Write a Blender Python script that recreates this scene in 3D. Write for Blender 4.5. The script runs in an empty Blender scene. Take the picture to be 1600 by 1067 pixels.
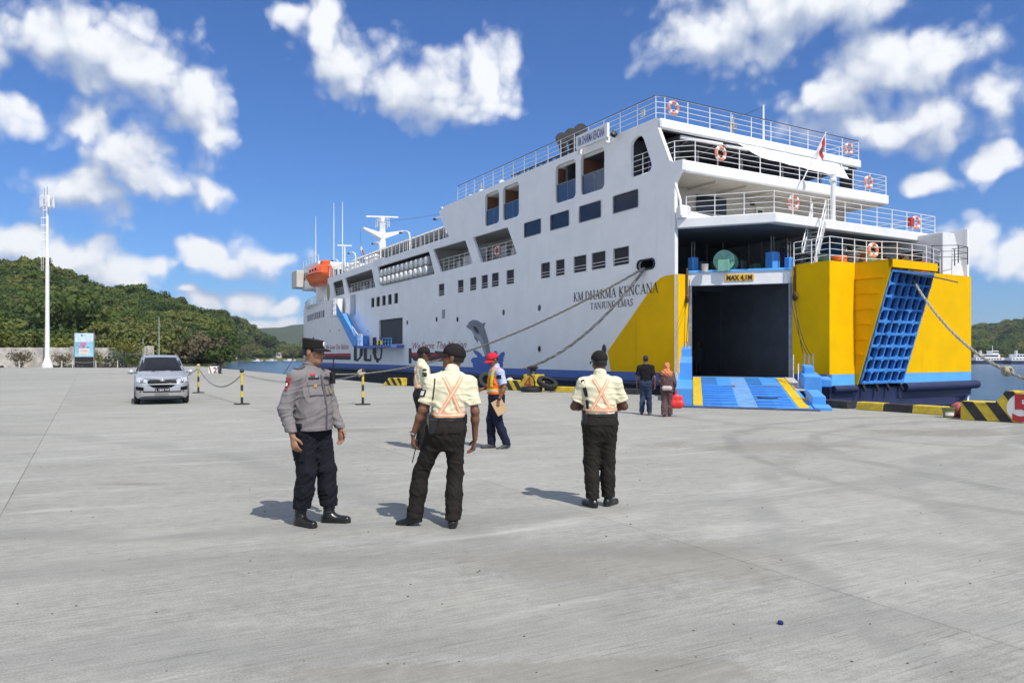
import bpy, bmesh, math, random
import numpy as np
from mathutils import Vector, Matrix
from mathutils.geometry import delaunay_2d_cdt
from mathutils.bvhtree import BVHTree

random.seed(7)
rng = np.random.default_rng(7)
R = math.radians
scene = bpy.context.scene
C = scene.collection

# ------------------------------------------------------------------ camera
FPX, HORIZON = 1200.0, 556.0          # focal length and horizon row, in pixels of the 1600 px wide photograph
cam_data = bpy.data.cameras.new('camera')
cam_data.sensor_width = 36.0
cam_data.lens = FPX / 1600.0 * 36.0
cam_data.shift_y = (HORIZON - 533.5) / 1600.0
cam_data.clip_start = 0.1
cam_data.clip_end = 20000.0
cam = bpy.data.objects.new('camera', cam_data)
C.objects.link(cam)
cam.location = (0, 0, 1.65)
cam.rotation_euler = (R(90), 0, 0)
scene.camera = cam

# ------------------------------------------------------------------ sun, sky, exposure
SUN_EL = R(52.5)
SUN_H = Vector((0.57, -0.82)).normalized()
sun_dir = Vector((SUN_H.x * math.cos(SUN_EL), SUN_H.y * math.cos(SUN_EL), math.sin(SUN_EL)))
sd = bpy.data.lights.new('sun', 'SUN')
sd.energy = 3.8
sd.angle = R(0.53)
sd.color = (1.0, 0.95, 0.87)
sun = bpy.data.objects.new('sun', sd)
C.objects.link(sun)
sun.rotation_euler = sun_dir.to_track_quat('Z', 'Y').to_euler()
sun.location = (20, -30, 60)

vs = scene.view_settings
vs.view_transform = 'Standard'
vs.look = 'None'
vs.exposure = 0.26
vs.gamma = 1.0
vs.use_curve_mapping = False
cy = scene.cycles
cy.use_light_tree = False
cy.max_bounces = 6
cy.diffuse_bounces = 3
cy.glossy_bounces = 3
cy.transparent_max_bounces = 8
cy.caustics_reflective = False
cy.caustics_refractive = False


def pix_dir(px, py):
    """azimuth and elevation of a direction of the sky"""
    az = math.atan2(px - 800.0, FPX)
    el = math.atan2(HORIZON - py, FPX / math.cos(az))
    return az, el


class NT:
    """small helper to write node trees"""
    def __init__(self, tree):
        self.t = tree

    def n(self, typ, **kw):
        nd = self.t.nodes.new(typ)
        for k, val in kw.items():
            setattr(nd, k, val)
        return nd

    def put(self, sock, val):
        if val is None:
            return
        if hasattr(val, 'is_output') or isinstance(val, bpy.types.NodeSocket):
            self.t.links.new(val, sock)
        else:
            sock.default_value = val

    def math(self, op, a, b=None, c=None, clamp=False):
        nd = self.n('ShaderNodeMath', operation=op, use_clamp=clamp)
        self.put(nd.inputs[0], a)
        self.put(nd.inputs[1], b)
        self.put(nd.inputs[2], c)
        return nd.outputs[0]

    def vmath(self, op, a, b=None, c=None):
        nd = self.n('ShaderNodeVectorMath', operation=op)
        self.put(nd.inputs[0], a)
        self.put(nd.inputs[1], b)
        self.put(nd.inputs[2], c)
        return nd.outputs['Value'] if op in ('LENGTH', 'DOT_PRODUCT', 'DISTANCE') else nd.outputs['Vector']

    def noise(self, vec, scale, detail=4.0, rough=0.5, dist=0.0, lac=2.0):
        nd = self.n('ShaderNodeTexNoise')
        self.put(nd.inputs['Vector'], vec)
        nd.inputs['Scale'].default_value = scale
        nd.inputs['Detail'].default_value = detail
        nd.inputs['Roughness'].default_value = rough
        nd.inputs['Distortion'].default_value = dist
        nd.inputs['Lacunarity'].default_value = lac
        return nd.outputs['Fac'], nd.outputs['Color']

    def mapr(self, val, a, b, c=0.0, d=1.0, smooth=False):
        nd = self.n('ShaderNodeMapRange')
        if smooth:
            nd.interpolation_type = 'SMOOTHSTEP'
        self.put(nd.inputs[0], val)
        for i, x in enumerate((a, b, c, d)):
            nd.inputs[i + 1].default_value = x
        return nd.outputs[0]

    def mix(self, fac, a, b, blend='MIX'):
        nd = self.n('ShaderNodeMix', data_type='RGBA', blend_type=blend)
        self.put(nd.inputs[0], fac)
        self.put(nd.inputs[6], a if not isinstance(a, tuple) else (*a[:3], 1.0))
        self.put(nd.inputs[7], b if not isinstance(b, tuple) else (*b[:3], 1.0))
        return nd.outputs[2]

    def comb(self, x, y, z):
        nd = self.n('ShaderNodeCombineXYZ')
        self.put(nd.inputs[0], x)
        self.put(nd.inputs[1], y)
        self.put(nd.inputs[2], z)
        return nd.outputs[0]

    def sep(self, v):
        nd = self.n('ShaderNodeSeparateXYZ')
        self.put(nd.inputs[0], v)
        return nd.outputs

    def bump(self, height, strength, dist):
        nd = self.n('ShaderNodeBump')
        self.put(nd.inputs['Height'], height)
        nd.inputs['Strength'].default_value = strength
        nd.inputs['Distance'].default_value = dist
        return nd.outputs[0]


# cumulus clouds of the sky: centre and half size, as seen from the quay
CLOUDS = [
    (60, 45, 95, 52), (150, 60, 105, 66), (225, 105, 88, 62), (290, 158, 66, 56), (328, 190, 36, 36), (-60, 60, 90, 60),
    (8, 150, 62, 42), (128, 192, 52, 32), (192, 236, 74, 42), (262, 284, 82, 40), (318, 292, 40, 26), (120, 300, 72, 44),
    (505, 42, 38, 40), (452, 22, 34, 20), (560, 95, 74, 52), (650, 128, 100, 52), (762, 118, 58, 60), (690, 160, 70, 26),
    (1200, 12, 170, 62), (1100, 60, 76, 52), (1310, 15, 110, 42), (1180, 78, 96, 46),
    (1390, 112, 110, 58), (1480, 105, 84, 56), (1285, 150, 70, 50), (1560, 150, 70, 44), (1440, 175, 150, 46), (1340, 205, 110, 30),
    (1565, 246, 48, 30), (1452, 272, 34, 20), (1525, 385, 56, 44), (1600, 395, 60, 40), (1480, 385, 50, 30),
    (20, 382, 70, 36), (95, 402, 95, 34), (180, 430, 90, 30), (250, 412, 34, 20), (-60, 390, 80, 46),
    (335, 388, 58, 24), (400, 408, 70, 24), (330, 470, 56, 22), (368, 466, 44, 20), (432, 470, 28, 12), (300, 455, 40, 12),
    (60, 440, 130, 26), (400, 500, 110, 14),
]


def build_world():
    w = bpy.data.worlds.new('World')
    scene.world = w
    w.use_nodes = True
    t = w.node_tree
    t.nodes.clear()
    def density_group(name, blobs, fine):
        g = bpy.data.node_groups.new(name, 'ShaderNodeTree')
        g.interface.new_socket('P', in_out='INPUT', socket_type='NodeSocketVector')
        g.interface.new_socket('D', in_out='INPUT', socket_type='NodeSocketVector')
        g.interface.new_socket('Density', in_out='OUTPUT', socket_type='NodeSocketFloat')
        q = NT(g)
        gi, go = q.n('NodeGroupInput'), q.n('NodeGroupOutput')
        P, D = gi.outputs[0], gi.outputs[1]
        _, c1 = q.noise(P, 9.0, 3.0, 0.55)
        warp = q.vmath('MULTIPLY', q.vmath('SUBTRACT', c1, (0.5, 0.5, 0.5)), (0.085, 0.06, 0.0))
        Pw = q.vmath('ADD', P, warp)
        best = None
        for (px, py, rx, ry) in blobs:
            az, el = pix_dir(px, py)
            rx, ry = rx * 1.02, ry * 1.02
            sx = 1.0 / (math.atan2(px - 800 + rx, FPX) - az)
            sy = 1.0 / abs(pix_dir(px, py - ry)[1] - el)
            v = q.vmath('MULTIPLY_ADD', Pw, (sx, sy, 0.0), (-az * sx, -el * sy, 0.0))
            ln = q.vmath('LENGTH', v)
            best = ln if best is None else q.math('SMOOTH_MIN', best, ln, 0.35)
        blob = q.math('SUBTRACT', 1.20, best)
        f1, _ = q.noise(P, 13.0, 5.0 if fine else 3.0, 0.58)
        puff = q.math('MULTIPLY', q.math('SUBTRACT', f1, 0.5), 1.5)
        # cauliflower heads: rounded cells at two sizes
        for (sc_, am) in ((17.0, 0.55), (46.0, 0.30)) if fine else ((17.0, 0.55),):
            vo = q.n('ShaderNodeTexVoronoi', voronoi_dimensions='2D', feature='F1')
            q.put(vo.inputs['Vector'], Pw)
            vo.inputs['Scale'].default_value = sc_
            puff = q.math('ADD', puff, q.math('MULTIPLY', q.math('SUBTRACT', 0.42, vo.outputs['Distance']), am * 1.6))
        if fine:
            f2, _ = q.noise(P, 60.0, 3.0, 0.6)
            puff = q.math('ADD', puff, q.math('MULTIPLY', q.math('SUBTRACT', f2, 0.5), 0.35))
        dens_in = q.math('ADD', blob, puff)
        # broken cumulus round the unseen rest of the sky, thickened to add fill light
        o = q.sep(P)
        fa, _ = q.noise(q.vmath('MULTIPLY', D, (1.0, 1.0, 1.8)), 2.6, 5.0, 0.58)
        away = q.math('MAXIMUM', q.mapr(q.math('ABSOLUTE', o[0]), 0.60, 0.72), q.mapr(o[1], 0.45, 0.56))
        dens_out = q.math('MULTIPLY', q.math('SUBTRACT', fa, 0.43), 7.0)
        dens = q.n('ShaderNodeMix', data_type='FLOAT')
        q.put(dens.inputs[0], away)
        q.put(dens.inputs[2], dens_in)
        q.put(dens.inputs[3], dens_out)
        g.links.new(dens.outputs[0], go.inputs[0])
        return g
    g_fine = density_group('cloud_density', CLOUDS, True)
    g_soft = density_group('cloud_density_soft', [c for c in CLOUDS if c[2] >= 66], False)

    q = NT(t)
    tc = q.n('ShaderNodeTexCoord')
    d = q.vmath('NORMALIZE', tc.outputs['Generated'])
    o = q.sep(d)
    az = q.math('ARCTAN2', o[0], o[1])
    el = q.math('ARCSINE', o[2])
    P = q.comb(az, el, 0.0)

    def dens(p, dd, g):
        nd = q.n('ShaderNodeGroup')
        nd.node_tree = g
        q.put(nd.inputs[0], p)
        q.put(nd.inputs[1], dd)
        return nd.outputs[0]
    d0 = dens(P, d, g_fine)
    d1 = dens(q.vmath('ADD', P, (0.012, 0.030, 0.0)), q.vmath('ADD', d, (0.01, 0.0, 0.03)), g_soft)
    sky = q.n('ShaderNodeTexSky', sky_type='NISHITA', sun_disc=False)
    sky.sun_elevation = SUN_EL
    sky.sun_rotation = math.atan2(SUN_H.x, SUN_H.y)
    sky.altitude = 0.0
    sky.air_density = 1.0
    sky.dust_density = 0.35
    sky.ozone_density = 2.2
    mask = q.mapr(d0, -0.14, 0.78, 0.0, 1.0, True)
    mask = q.math('MULTIPLY', mask, q.mapr(el, -0.02, 0.035))
    light = q.math('SUBTRACT', d0, d1)
    thick = q.mapr(d0, 0.2, 1.6, 0.0, 1.0)
    lum = q.math('ADD', q.math('MULTIPLY', light, 0.50), q.math('MULTIPLY', thick, 0.06))
    fn, _ = q.noise(P, 24.0, 4.0, 0.6)
    lum = q.math('ADD', lum, q.math('MULTIPLY', q.math('SUBTRACT', fn, 0.5), 0.35))
    lum = q.mapr(lum, -0.26, 0.50, 0.0, 1.0, True)
    cloud = q.mix(lum, (3.5, 4.2, 5.7), (8.1, 8.3, 8.7))
    blue = q.mix(1.0, sky.outputs[0], (0.39, 0.66, 1.08), 'MULTIPLY')
    col = q.mix(mask, blue, cloud)
    bg = q.n('ShaderNodeBackground')
    q.put(bg.inputs[0], col)
    bg.inputs[1].default_value = 0.1
    out = q.n('ShaderNodeOutputWorld')
    t.links.new(bg.outputs[0], out.inputs[0])
    w.cycles.sampling_method = 'NONE'


build_world()

# ------------------------------------------------------------------ helpers: objects
def tag(o, label=None, cat=None, group=None, kind=None):
    if label:
        o['label'] = label
    if cat:
        o['category'] = cat
    if group:
        o['group'] = group
    if kind:
        o['kind'] = kind
    return o


def thing(name, label, cat, loc=(0, 0, 0), rz=0.0, group=None):
    o = bpy.data.objects.new(name, None)
    o.empty_display_size = 0.2
    C.objects.link(o)
    o.location = loc
    o.rotation_euler = (0, 0, rz)
    return tag(o, label, cat, group)


def link(name, mesh, parent=None, loc=None, rz=None):
    o = bpy.data.objects.new(name, mesh)
    C.objects.link(o)
    if parent is not None:
        o.parent = parent
    if loc is not None:
        o.location = loc
    if rz is not None:
        o.rotation_euler = (0, 0, rz)
    return o


def copy_tree(o, parent=None):
    c = o.copy()
    C.objects.link(c)
    c.parent = parent
    for ch in list(o.children):
        copy_tree(ch, c)
    return c


class MB:
    """collects shapes and links them as ONE mesh object"""
    def __init__(self):
        self.v, self.f = [], []

    def add(self, vs_, fs):
        b = len(self.v)
        self.v.extend([tuple(p) for p in vs_])
        self.f.extend([tuple(i + b for i in f) for f in fs])
        return self

    def quad(self, *p):
        return self.add(p, [tuple(range(len(p)))])

    def box(self, c, s, m=None):
        x, y, z = s[0] / 2, s[1] / 2, s[2] / 2
        pts = [Vector((i * x, j * y, k * z)) for k in (-1, 1) for j in (-1, 1) for i in (-1, 1)]
        if m is not None:
            pts = [m @ p for p in pts]
        c = Vector(c)
        return self.add([p + c for p in pts], [(0, 2, 3, 1), (4, 5, 7, 6), (0, 1, 5, 4), (2, 6, 7, 3), (0, 4, 6, 2), (1, 3, 7, 5)])

    def bx(self, x0, x1, y0, y1, z0, z1):
        return self.box(((x0 + x1) / 2, (y0 + y1) / 2, (z0 + z1) / 2), (abs(x1 - x0), abs(y1 - y0), abs(z1 - z0)))

    def hexa(self, p):
        """eight corners: bottom four, top four, both the same way round"""
        return self.add(p, [(3, 2, 1, 0), (4, 5, 6, 7), (0, 1, 5, 4), (1, 2, 6, 5), (2, 3, 7, 6), (3, 0, 4, 7)])

    def prism(self, poly, fn0, fn1):
        """2D outline swept from fn0(a, b) to fn1(a, b)"""
        n = len(poly)
        self.add([fn0(*p) for p in poly] + [fn1(*p) for p in poly],
                 [tuple(range(n))[::-1], tuple(range(n, 2 * n))] + [(i, (i + 1) % n, n + (i + 1) % n, n + i) for i in range(n)])
        return self

    def slab(self, poly, z0, z1):
        return self.prism(poly, lambda a, b: (a, b, z0), lambda a, b: (a, b, z1))

    def tube(self, path, r, n=8, closed=False, caps=True):
        P = [Vector(p) for p in path]
        m = len(P)
        rr = r if isinstance(r, (list, tuple)) else [r] * m
        rings, up = [], None
        for i, p in enumerate(P):
            if closed:
                d = P[(i + 1) % m] - P[i - 1]
            else:
                d = P[min(i + 1, m - 1)] - P[max(i - 1, 0)]
            if d.length < 1e-9:
                d = Vector((0, 0, 1))
            d.normalize()
            if up is None:
                up = Vector((0, 0, 1)) if abs(d.z) < 0.9 else Vector((1, 0, 0))
            x = up - d * up.dot(d)
            if x.length < 1e-6:
                x = d.orthogonal()
            x.normalize()
            up = x
            y = d.cross(x)
            rings.append([p + (x * math.cos(2 * math.pi * k / n) + y * math.sin(2 * math.pi * k / n)) * rr[i] for k in range(n)])
        fs = []
        for i in range(m if closed else m - 1):
            a, b = i * n, ((i + 1) % m) * n
            for k in range(n):
                fs.append((a + k, a + (k + 1) % n, b + (k + 1) % n, b + k))
        if caps and not closed:
            fs.append(tuple(range(n))[::-1])
            fs.append(tuple(range((m - 1) * n, m * n)))
        return self.add([q for ring in rings for q in ring], fs)

    def bar(self, a, b, r=0.02, n=6):
        return self.tube([a, b], r, n)

    def lathe(self, prof, n=16, c=(0, 0, 0), m=None):
        """profile of (radius, z), turned about the z axis"""
        pts = []
        for (r, z) in prof:
            for k in range(n):
                an = 2 * math.pi * k / n
                p = Vector((r * math.cos(an), r * math.sin(an), z))
                if m is not None:
                    p = m @ p
                pts.append(p + Vector(c))
        fs = []
        for i in range(len(prof) - 1):
            for k in range(n):
                fs.append((i * n + k, i * n + (k + 1) % n, (i + 1) * n + (k + 1) % n, (i + 1) * n + k))
        fs.append(tuple(range(n))[::-1])
        fs.append(tuple(range((len(prof) - 1) * n, len(prof) * n)))
        return self.add(pts, fs)

    def torus(self, c, r0, r1, m=None, n=20, k=8):
        pts = []
        for i in range(n):
            a = 2 * math.pi * i / n
            p = Vector((r0 * math.cos(a), r0 * math.sin(a), 0))
            pts.append((m @ p if m is not None else p) + Vector(c))
        return self.tube(pts, r1, k, closed=True)

    def ell(self, c, r, n=12, k=8, m=None):
        prof = [(max(1e-4, math.sin(math.pi * i / k)), -math.cos(math.pi * i / k)) for i in range(k + 1)]
        S = Matrix.Diagonal((r[0], r[1], r[2]))
        return self.lathe(prof, n, c, (m @ S) if m is not None else S)

    def mesh(self, name, smooth=False, bevel=0.0):
        me = bpy.data.meshes.new(name)
        me.from_pydata(self.v, [], self.f)
        me.update()
        bm = bmesh.new()
        bm.from_mesh(me)
        bmesh.ops.recalc_face_normals(bm, faces=bm.faces)
        if bevel > 0:
            bmesh.ops.bevel(bm, geom=bm.edges[:], offset=bevel, segments=1, affect='EDGES', clamp_overlap=True)
        bm.to_mesh(me)
        bm.free()
        if smooth:
            me.polygons.foreach_set('use_smooth', [True] * len(me.polygons))
            if hasattr(me, 'set_sharp_from_angle'):
                me.set_sharp_from_angle(angle=R(38))
        return me

    def build(self, name, mat, parent=None, smooth=False, bevel=0.0, label=None, loc=None, rz=None):
        me = self.mesh(name, smooth, bevel)
        me.materials.append(mat)
        o = link(name, me, parent, loc, rz)
        if label:
            o['label'] = label
        return o


def frame_to(d):
    """rotation that turns +z into direction d"""
    return Vector(d).to_track_quat('Z', 'Y').to_matrix()


def catenary(a, b, sag, n=16):
    a, b = Vector(a), Vector(b)
    return [a.lerp(b, i / n) - Vector((0, 0, sag * 4 * (i / n) * (1 - i / n))) for i in range(n + 1)]


def rope_mesh(path, r):
    """a rope with a visible lay: three strands round a path"""
    P = [Vector(p) for p in path]
    fine = []
    for i in range(len(P) - 1):
        L = (P[i + 1] - P[i]).length
        k = max(1, int(L / (r * 3.2)))
        for j in range(k):
            fine.append(P[i].lerp(P[i + 1], j / k))
    fine.append(P[-1])
    m = MB()
    for s in range(3):
        pts = []
        for i, p in enumerate(fine):
            d = (fine[min(i + 1, len(fine) - 1)] - fine[max(i - 1, 0)]).normalized()
            x = d.cross(Vector((0, 0, 1)))
            x = x.normalized() if x.length > 1e-4 else Vector((1, 0, 0))
            y = d.cross(x)
            an = i * 0.9 + s * 2.094
            pts.append(p + (x * math.cos(an) + y * math.sin(an)) * r * 0.5)
        m.tube(pts, r * 0.58, 5)
    return m


def text_mesh(txt, size, shear=0.0, bold=0.0, sx=1.0, spacing=1.0, depth=0.0):
    """flat lettering as (vertices, faces), baseline along x from 0"""
    cu = bpy.data.curves.new('lettering', 'FONT')
    cu.body = txt
    cu.size = size
    cu.shear = shear
    cu.offset = bold
    cu.space_character = spacing
    cu.resolution_u = 3
    o = bpy.data.objects.new('lettering', cu)
    C.objects.link(o)
    dg = bpy.context.evaluated_depsgraph_get()
    me = bpy.data.meshes.new_from_object(o.evaluated_get(dg))
    vv = [(v.co.x * sx, v.co.y) for v in me.vertices]
    ff = [tuple(p.vertices) for p in me.polygons]
    bpy.data.objects.remove(o)
    bpy.data.curves.remove(cu)
    bpy.data.meshes.remove(me)
    return vv, ff


def text_part(txt, size, fn, mat, parent, name='lettering', width=None, **kw):
    vv, ff = text_mesh(txt, size, **kw)
    if width:
        x1 = max(p[0] for p in vv)
        x0 = min(p[0] for p in vv)
        vv = [((p[0] - x0) / (x1 - x0) * width, p[1]) for p in vv]
    me = bpy.data.meshes.new(name)
    me.from_pydata([fn(*p) for p in vv], [], ff)
    me.update()
    me.materials.append(mat)
    return link(name, me, parent)


def in_poly(x, y, poly):
    c = False
    j = len(poly) - 1
    for i in range(len(poly)):
        xi, yi = poly[i]
        xj, yj = poly[j]
        if (yi > y) != (yj > y) and x < (xj - xi) * (y - yi) / (yj - yi) + xi:
            c = not c
        j = i
    return c


def rrect(x0, x1, y0, y1, r, n=4):
    pts = []
    for cx, cy, a0 in ((x1 - r, y0 + r, -90), (x1 - r, y1 - r, 0), (x0 + r, y1 - r, 90), (x0 + r, y0 + r, 180)):
        for i in range(n + 1):
            a = R(a0 + 90 * i / n)
            pts.append((cx + r * math.cos(a), cy + r * math.sin(a)))
    return pts


def rpoly(poly, r, n=3):
    """round the corners of a polygon"""
    out = []
    m = len(poly)
    for i in range(m):
        p0, p1, p2 = Vector(poly[i - 1]), Vector(poly[i]), Vector(poly[(i + 1) % m])
        a = (p0 - p1)
        b = (p2 - p1)
        ra = min(r, a.length * 0.45)
        rb = min(r, b.length * 0.45)
        A, B = p1 + a.normalized() * ra, p1 + b.normalized() * rb
        for k in range(n + 1):
            t = k / n
            q = A * (1 - t) ** 2 + p1 * 2 * t * (1 - t) + B * t ** 2
            out.append((q.x, q.y))
    return out


def densify(poly, start=33.0, step=1.6):
    """extra corner points along the edges that follow a curved side"""
    out = []
    for i in range(len(poly)):
        a, b = poly[i], poly[(i + 1) % len(poly)]
        out.append(a)
        if max(a[0], b[0]) > start and abs(a[0] - b[0]) > step:
            n = int(abs(a[0] - b[0]) / step) + 1
            out += [(a[0] + (b[0] - a[0]) * k / n, a[1] + (b[1] - a[1]) * k / n) for k in range(1, n)]
    return out


def pierced(outer, holes, fn, depth_fn=None, extra=()):
    """plate with openings; fn(a, b) gives the face, depth_fn(a, b) the inner rim of each opening"""
    pts = [Vector(p) for p in outer]
    loops = [list(range(len(outer)))]
    for h in holes:
        b = len(pts)
        pts += [Vector(p) for p in h]
        loops.append(list(range(b, b + len(h))))
    edges = []
    for lp in loops:
        edges += [(lp[i], lp[(i + 1) % len(lp)]) for i in range(len(lp))]
    for e in extra:
        if in_poly(e[0], e[1], outer) and not any(in_poly(e[0], e[1], h) for h in holes):
            pts.append(Vector(e))
    vo, eo, fo, *_ = delaunay_2d_cdt(pts, edges, [], 0, 1e-5)
    keep = []
    for f in fo:
        cx = sum(vo[i].x for i in f) / len(f)
        cy = sum(vo[i].y for i in f) / len(f)
        if in_poly(cx, cy, outer) and not any(in_poly(cx, cy, h) for h in holes):
            keep.append(tuple(f))
    m = MB()
    m.add([fn(p.x, p.y) for p in vo], keep)
    if depth_fn:
        for h in holes:
            n = len(h)
            m.add([fn(*p) for p in h] + [depth_fn(*p) for p in h], [(i, (i + 1) % n, n + (i + 1) % n, n + i) for i in range(n)])
    return m


def railing(path, h=1.0, bars=4, step=1.2, r=0.014, rp=0.020, close=False, top_r=None):
    """posts and bars along a path of deck points"""
    m = MB()
    P = [Vector(p) for p in path]
    if close:
        P.append(P[0])
    for k in range(1, bars + 1):
        rr = (top_r or r * 1.25) if k == bars else r
        m.tube([p + Vector((0, 0, h * k / bars)) for p in P], rr, 5)
    for i in range(len(P) - 1):
        L = (P[i + 1] - P[i]).length
        n = max(1, round(L / step))
        for j in range(n + (1 if i == len(P) - 2 else 0)):
            q = P[i].lerp(P[i + 1], j / n)
            m.tube([q, q + Vector((0, 0, h))], [rp * 1.3, rp], 5)
    return m


# ------------------------------------------------------------------ helpers: materials
MATS = {}


def M(name, col, rough=0.5, metal=0.0, var=0.08, scale=3.0, bump=0.0, bscale=20.0, streak=0.0, streak_col=(0.25, 0.18, 0.12), coat=0.0, obj=False, stretch=(1, 1, 1), detail=5.0, spec=None):
    if name in MATS:
        return MATS[name]
    m = bpy.data.materials.new(name)
    m.use_nodes = True
    t = m.node_tree
    t.nodes.clear()
    q = NT(t)
    if obj:
        pos = q.n('ShaderNodeTexCoord').outputs['Object']
    else:
        pos = q.n('ShaderNodeNewGeometry').outputs['Position']
    if stretch != (1, 1, 1):
        pos = q.vmath('MULTIPLY', pos, stretch)
    b = q.n('ShaderNodeBsdfPrincipled')
    f, _ = q.noise(pos, scale, detail, 0.6)
    lo = tuple(c * (1 - var * 1.6) for c in col)
    hi = tuple(min(1.0, c * (1 + var * 1.2)) for c in col)
    base = q.mix(q.mapr(f, 0.3, 0.7), lo, hi)
    rgh = q.mapr(f, 0.3, 0.7, max(0.02, rough - 0.07), min(1.0, rough + 0.07))
    if streak > 0:
        ps = q.vmath('MULTIPLY', pos, (2.2, 2.2, 0.10))
        s1, _ = q.noise(ps, 1.6, 5.0, 0.65)
        s2, _ = q.noise(pos, 0.45, 3.0, 0.5)
        sm = q.math('MULTIPLY', q.mapr(s1, 0.56, 0.78, 0.0, 1.0, True), q.mapr(s2, 0.42, 0.62, 0.15, 1.0))
        base = q.mix(q.math('MULTIPLY', sm, streak), base, streak_col)
    q.put(b.inputs['Base Color'], base)
    q.put(b.inputs['Roughness'], rgh)
    b.inputs['Metallic'].default_value = metal
    if spec is not None:
        b.inputs['Specular IOR Level'].default_value = spec
    if coat > 0:
        b.inputs['Coat Weight'].default_value = coat
        b.inputs['Coat Roughness'].default_value = 0.06
    if bump > 0:
        h, _ = q.noise(pos, bscale, 5.0 if bscale > 5 else 2.0, 0.6)
        q.put(b.inputs['Normal'], q.bump(h, bump, 0.02))
    o = q.n('ShaderNodeOutputMaterial')
    t.links.new(b.outputs[0], o.inputs[0])
    MATS[name] = m
    return m


white = M('white_ship_paint', (0.90, 0.89, 0.88), 0.42, var=0.035, scale=0.8, streak=0.26, streak_col=(0.48, 0.40, 0.31), bump=0.02, bscale=1.2)
white_trim = M('white_trim_paint', (0.82, 0.82, 0.81), 0.4, var=0.04, scale=2.0, streak=0.10, streak_col=(0.45, 0.36, 0.26))
cream = M('cream_bulkhead_paint', (0.58, 0.55, 0.49), 0.5, var=0.05, scale=1.0, streak=0.2, streak_col=(0.4, 0.33, 0.24))
yellow = M('yellow_ship_paint', (0.89, 0.505, 0.0), 0.65, spec=0.08, var=0.05, scale=0.9, streak=0.34, streak_col=(0.46, 0.25, 0.02), bump=0.02, bscale=1.0)
stripe_blue = M('light_blue_stripe_paint', (0.12, 0.45, 0.90), 0.42, var=0.08, scale=1.2, streak=0.25, streak_col=(0.10, 0.16, 0.26))
side_blue = M('royal_blue_stripe_paint', (0.075, 0.16, 0.46), 0.45, var=0.10, scale=1.1, streak=0.25, streak_col=(0.08, 0.09, 0.14))
ramp_blue = M('blue_ramp_paint', (0.09, 0.35, 0.84), 0.45, var=0.09, scale=1.6, streak=0.15, streak_col=(0.10, 0.14, 0.2))
ramp_mid = M('mid_blue_tread_paint', (0.045, 0.20, 0.55), 0.5, var=0.16, scale=3.0)
ramp_pale = M('worn_pale_blue_tread', (0.17, 0.37, 0.70), 0.55, var=0.16, scale=3.0)
navy = M('navy_bottom_paint', (0.022, 0.028, 0.085), 0.5, var=0.18, scale=1.4, streak=0.4, streak_col=(0.12, 0.07, 0.05), bump=0.05, bscale=2.0)
black_hull = M('black_bottom_paint', (0.012, 0.014, 0.024), 0.5, var=0.25, scale=1.4, streak=0.3, streak_col=(0.06, 0.045, 0.04))
dark_glass = M('dark_tinted_glass', (0.006, 0.008, 0.020), 0.06, var=0.1, spec=0.5)
dark_int = M('dark_paint_and_shade', (0.05, 0.055, 0.065), 0.7, var=0.2, scale=1.2)  # dark paint; on the open decks its tone stands in for shade
grey_int = M('grey_deck_paint', (0.30, 0.31, 0.32), 0.6, var=0.12, scale=1.4)
green_deck = M('green_deck_paint', (0.10, 0.17, 0.13), 0.6, var=0.15, scale=1.4)
black_rubber = M('black_rubber', (0.018, 0.018, 0.019), 0.7, var=0.3, scale=6.0, bump=0.2, bscale=30)
black_paint = M('black_paint', (0.018, 0.018, 0.020), 0.5, var=0.2, scale=4.0)
warn_yellow = M('worn_yellow_kerb_paint', (0.62, 0.45, 0.035), 0.7, var=0.22, scale=4.0, bump=0.2, bscale=25)
warn_black = M('worn_black_kerb_paint', (0.030, 0.030, 0.032), 0.75, var=0.35, scale=4.0, bump=0.2, bscale=25)
steel = M('grey_steel', (0.32, 0.33, 0.35), 0.45, metal=0.4, var=0.2, scale=4.0)
rust = M('rusty_steel', (0.16, 0.085, 0.05), 0.8, var=0.35, scale=6.0)
winch_green = M('sea_green_machinery_paint', (0.20, 0.44, 0.34), 0.45, var=0.14, scale=3.0)
ring_orange = M('lifebuoy_faded_orange', (0.72, 0.27, 0.18), 0.6, var=0.10, scale=8.0)
ring_white = M('lifebuoy_white_band', (0.82, 0.80, 0.78), 0.6, var=0.05, scale=8.0)
boat_orange = M('lifeboat_orange', (0.80, 0.13, 0.02), 0.35, var=0.07, scale=1.5)
raft_white = M('raft_canister_white', (0.68, 0.69, 0.68), 0.5, var=0.10, scale=2.0, streak=0.2)
red_paint = M('red_paint', (0.50, 0.035, 0.035), 0.5, var=0.12, scale=3.0)
dark_red = M('dark_red_lettering', (0.42, 0.020, 0.028), 0.5, var=0.1, scale=2.0)
text_black = M('black_lettering', (0.016, 0.016, 0.02), 0.5, var=0.15, scale=2.0)
text_navy = M('navy_lettering', (0.03, 0.03, 0.24), 0.5, var=0.1, scale=2.0)
rope_mat = M('weathered_hemp_rope', (0.40, 0.36, 0.27), 0.9, var=0.3, scale=9.0)
rope_grey = M('grey_mooring_rope', (0.20, 0.20, 0.20), 0.9, var=0.4, scale=7.0)
brown_wall = M('brown_balcony_partition', (0.22, 0.09, 0.045), 0.6, var=0.1, scale=2.0)
beige_wall = M('beige_balcony_ceiling', (0.62, 0.58, 0.48), 0.6, var=0.06, scale=2.0)
grey_paint = M('grey_dolphin_paint', (0.20, 0.22, 0.25), 0.5, var=0.08, scale=2.0)
tarp = M('white_canvas_tarpaulin', (0.78, 0.79, 0.80), 0.8, var=0.05, scale=2.0, bump=0.15, bscale=5.0)


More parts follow.
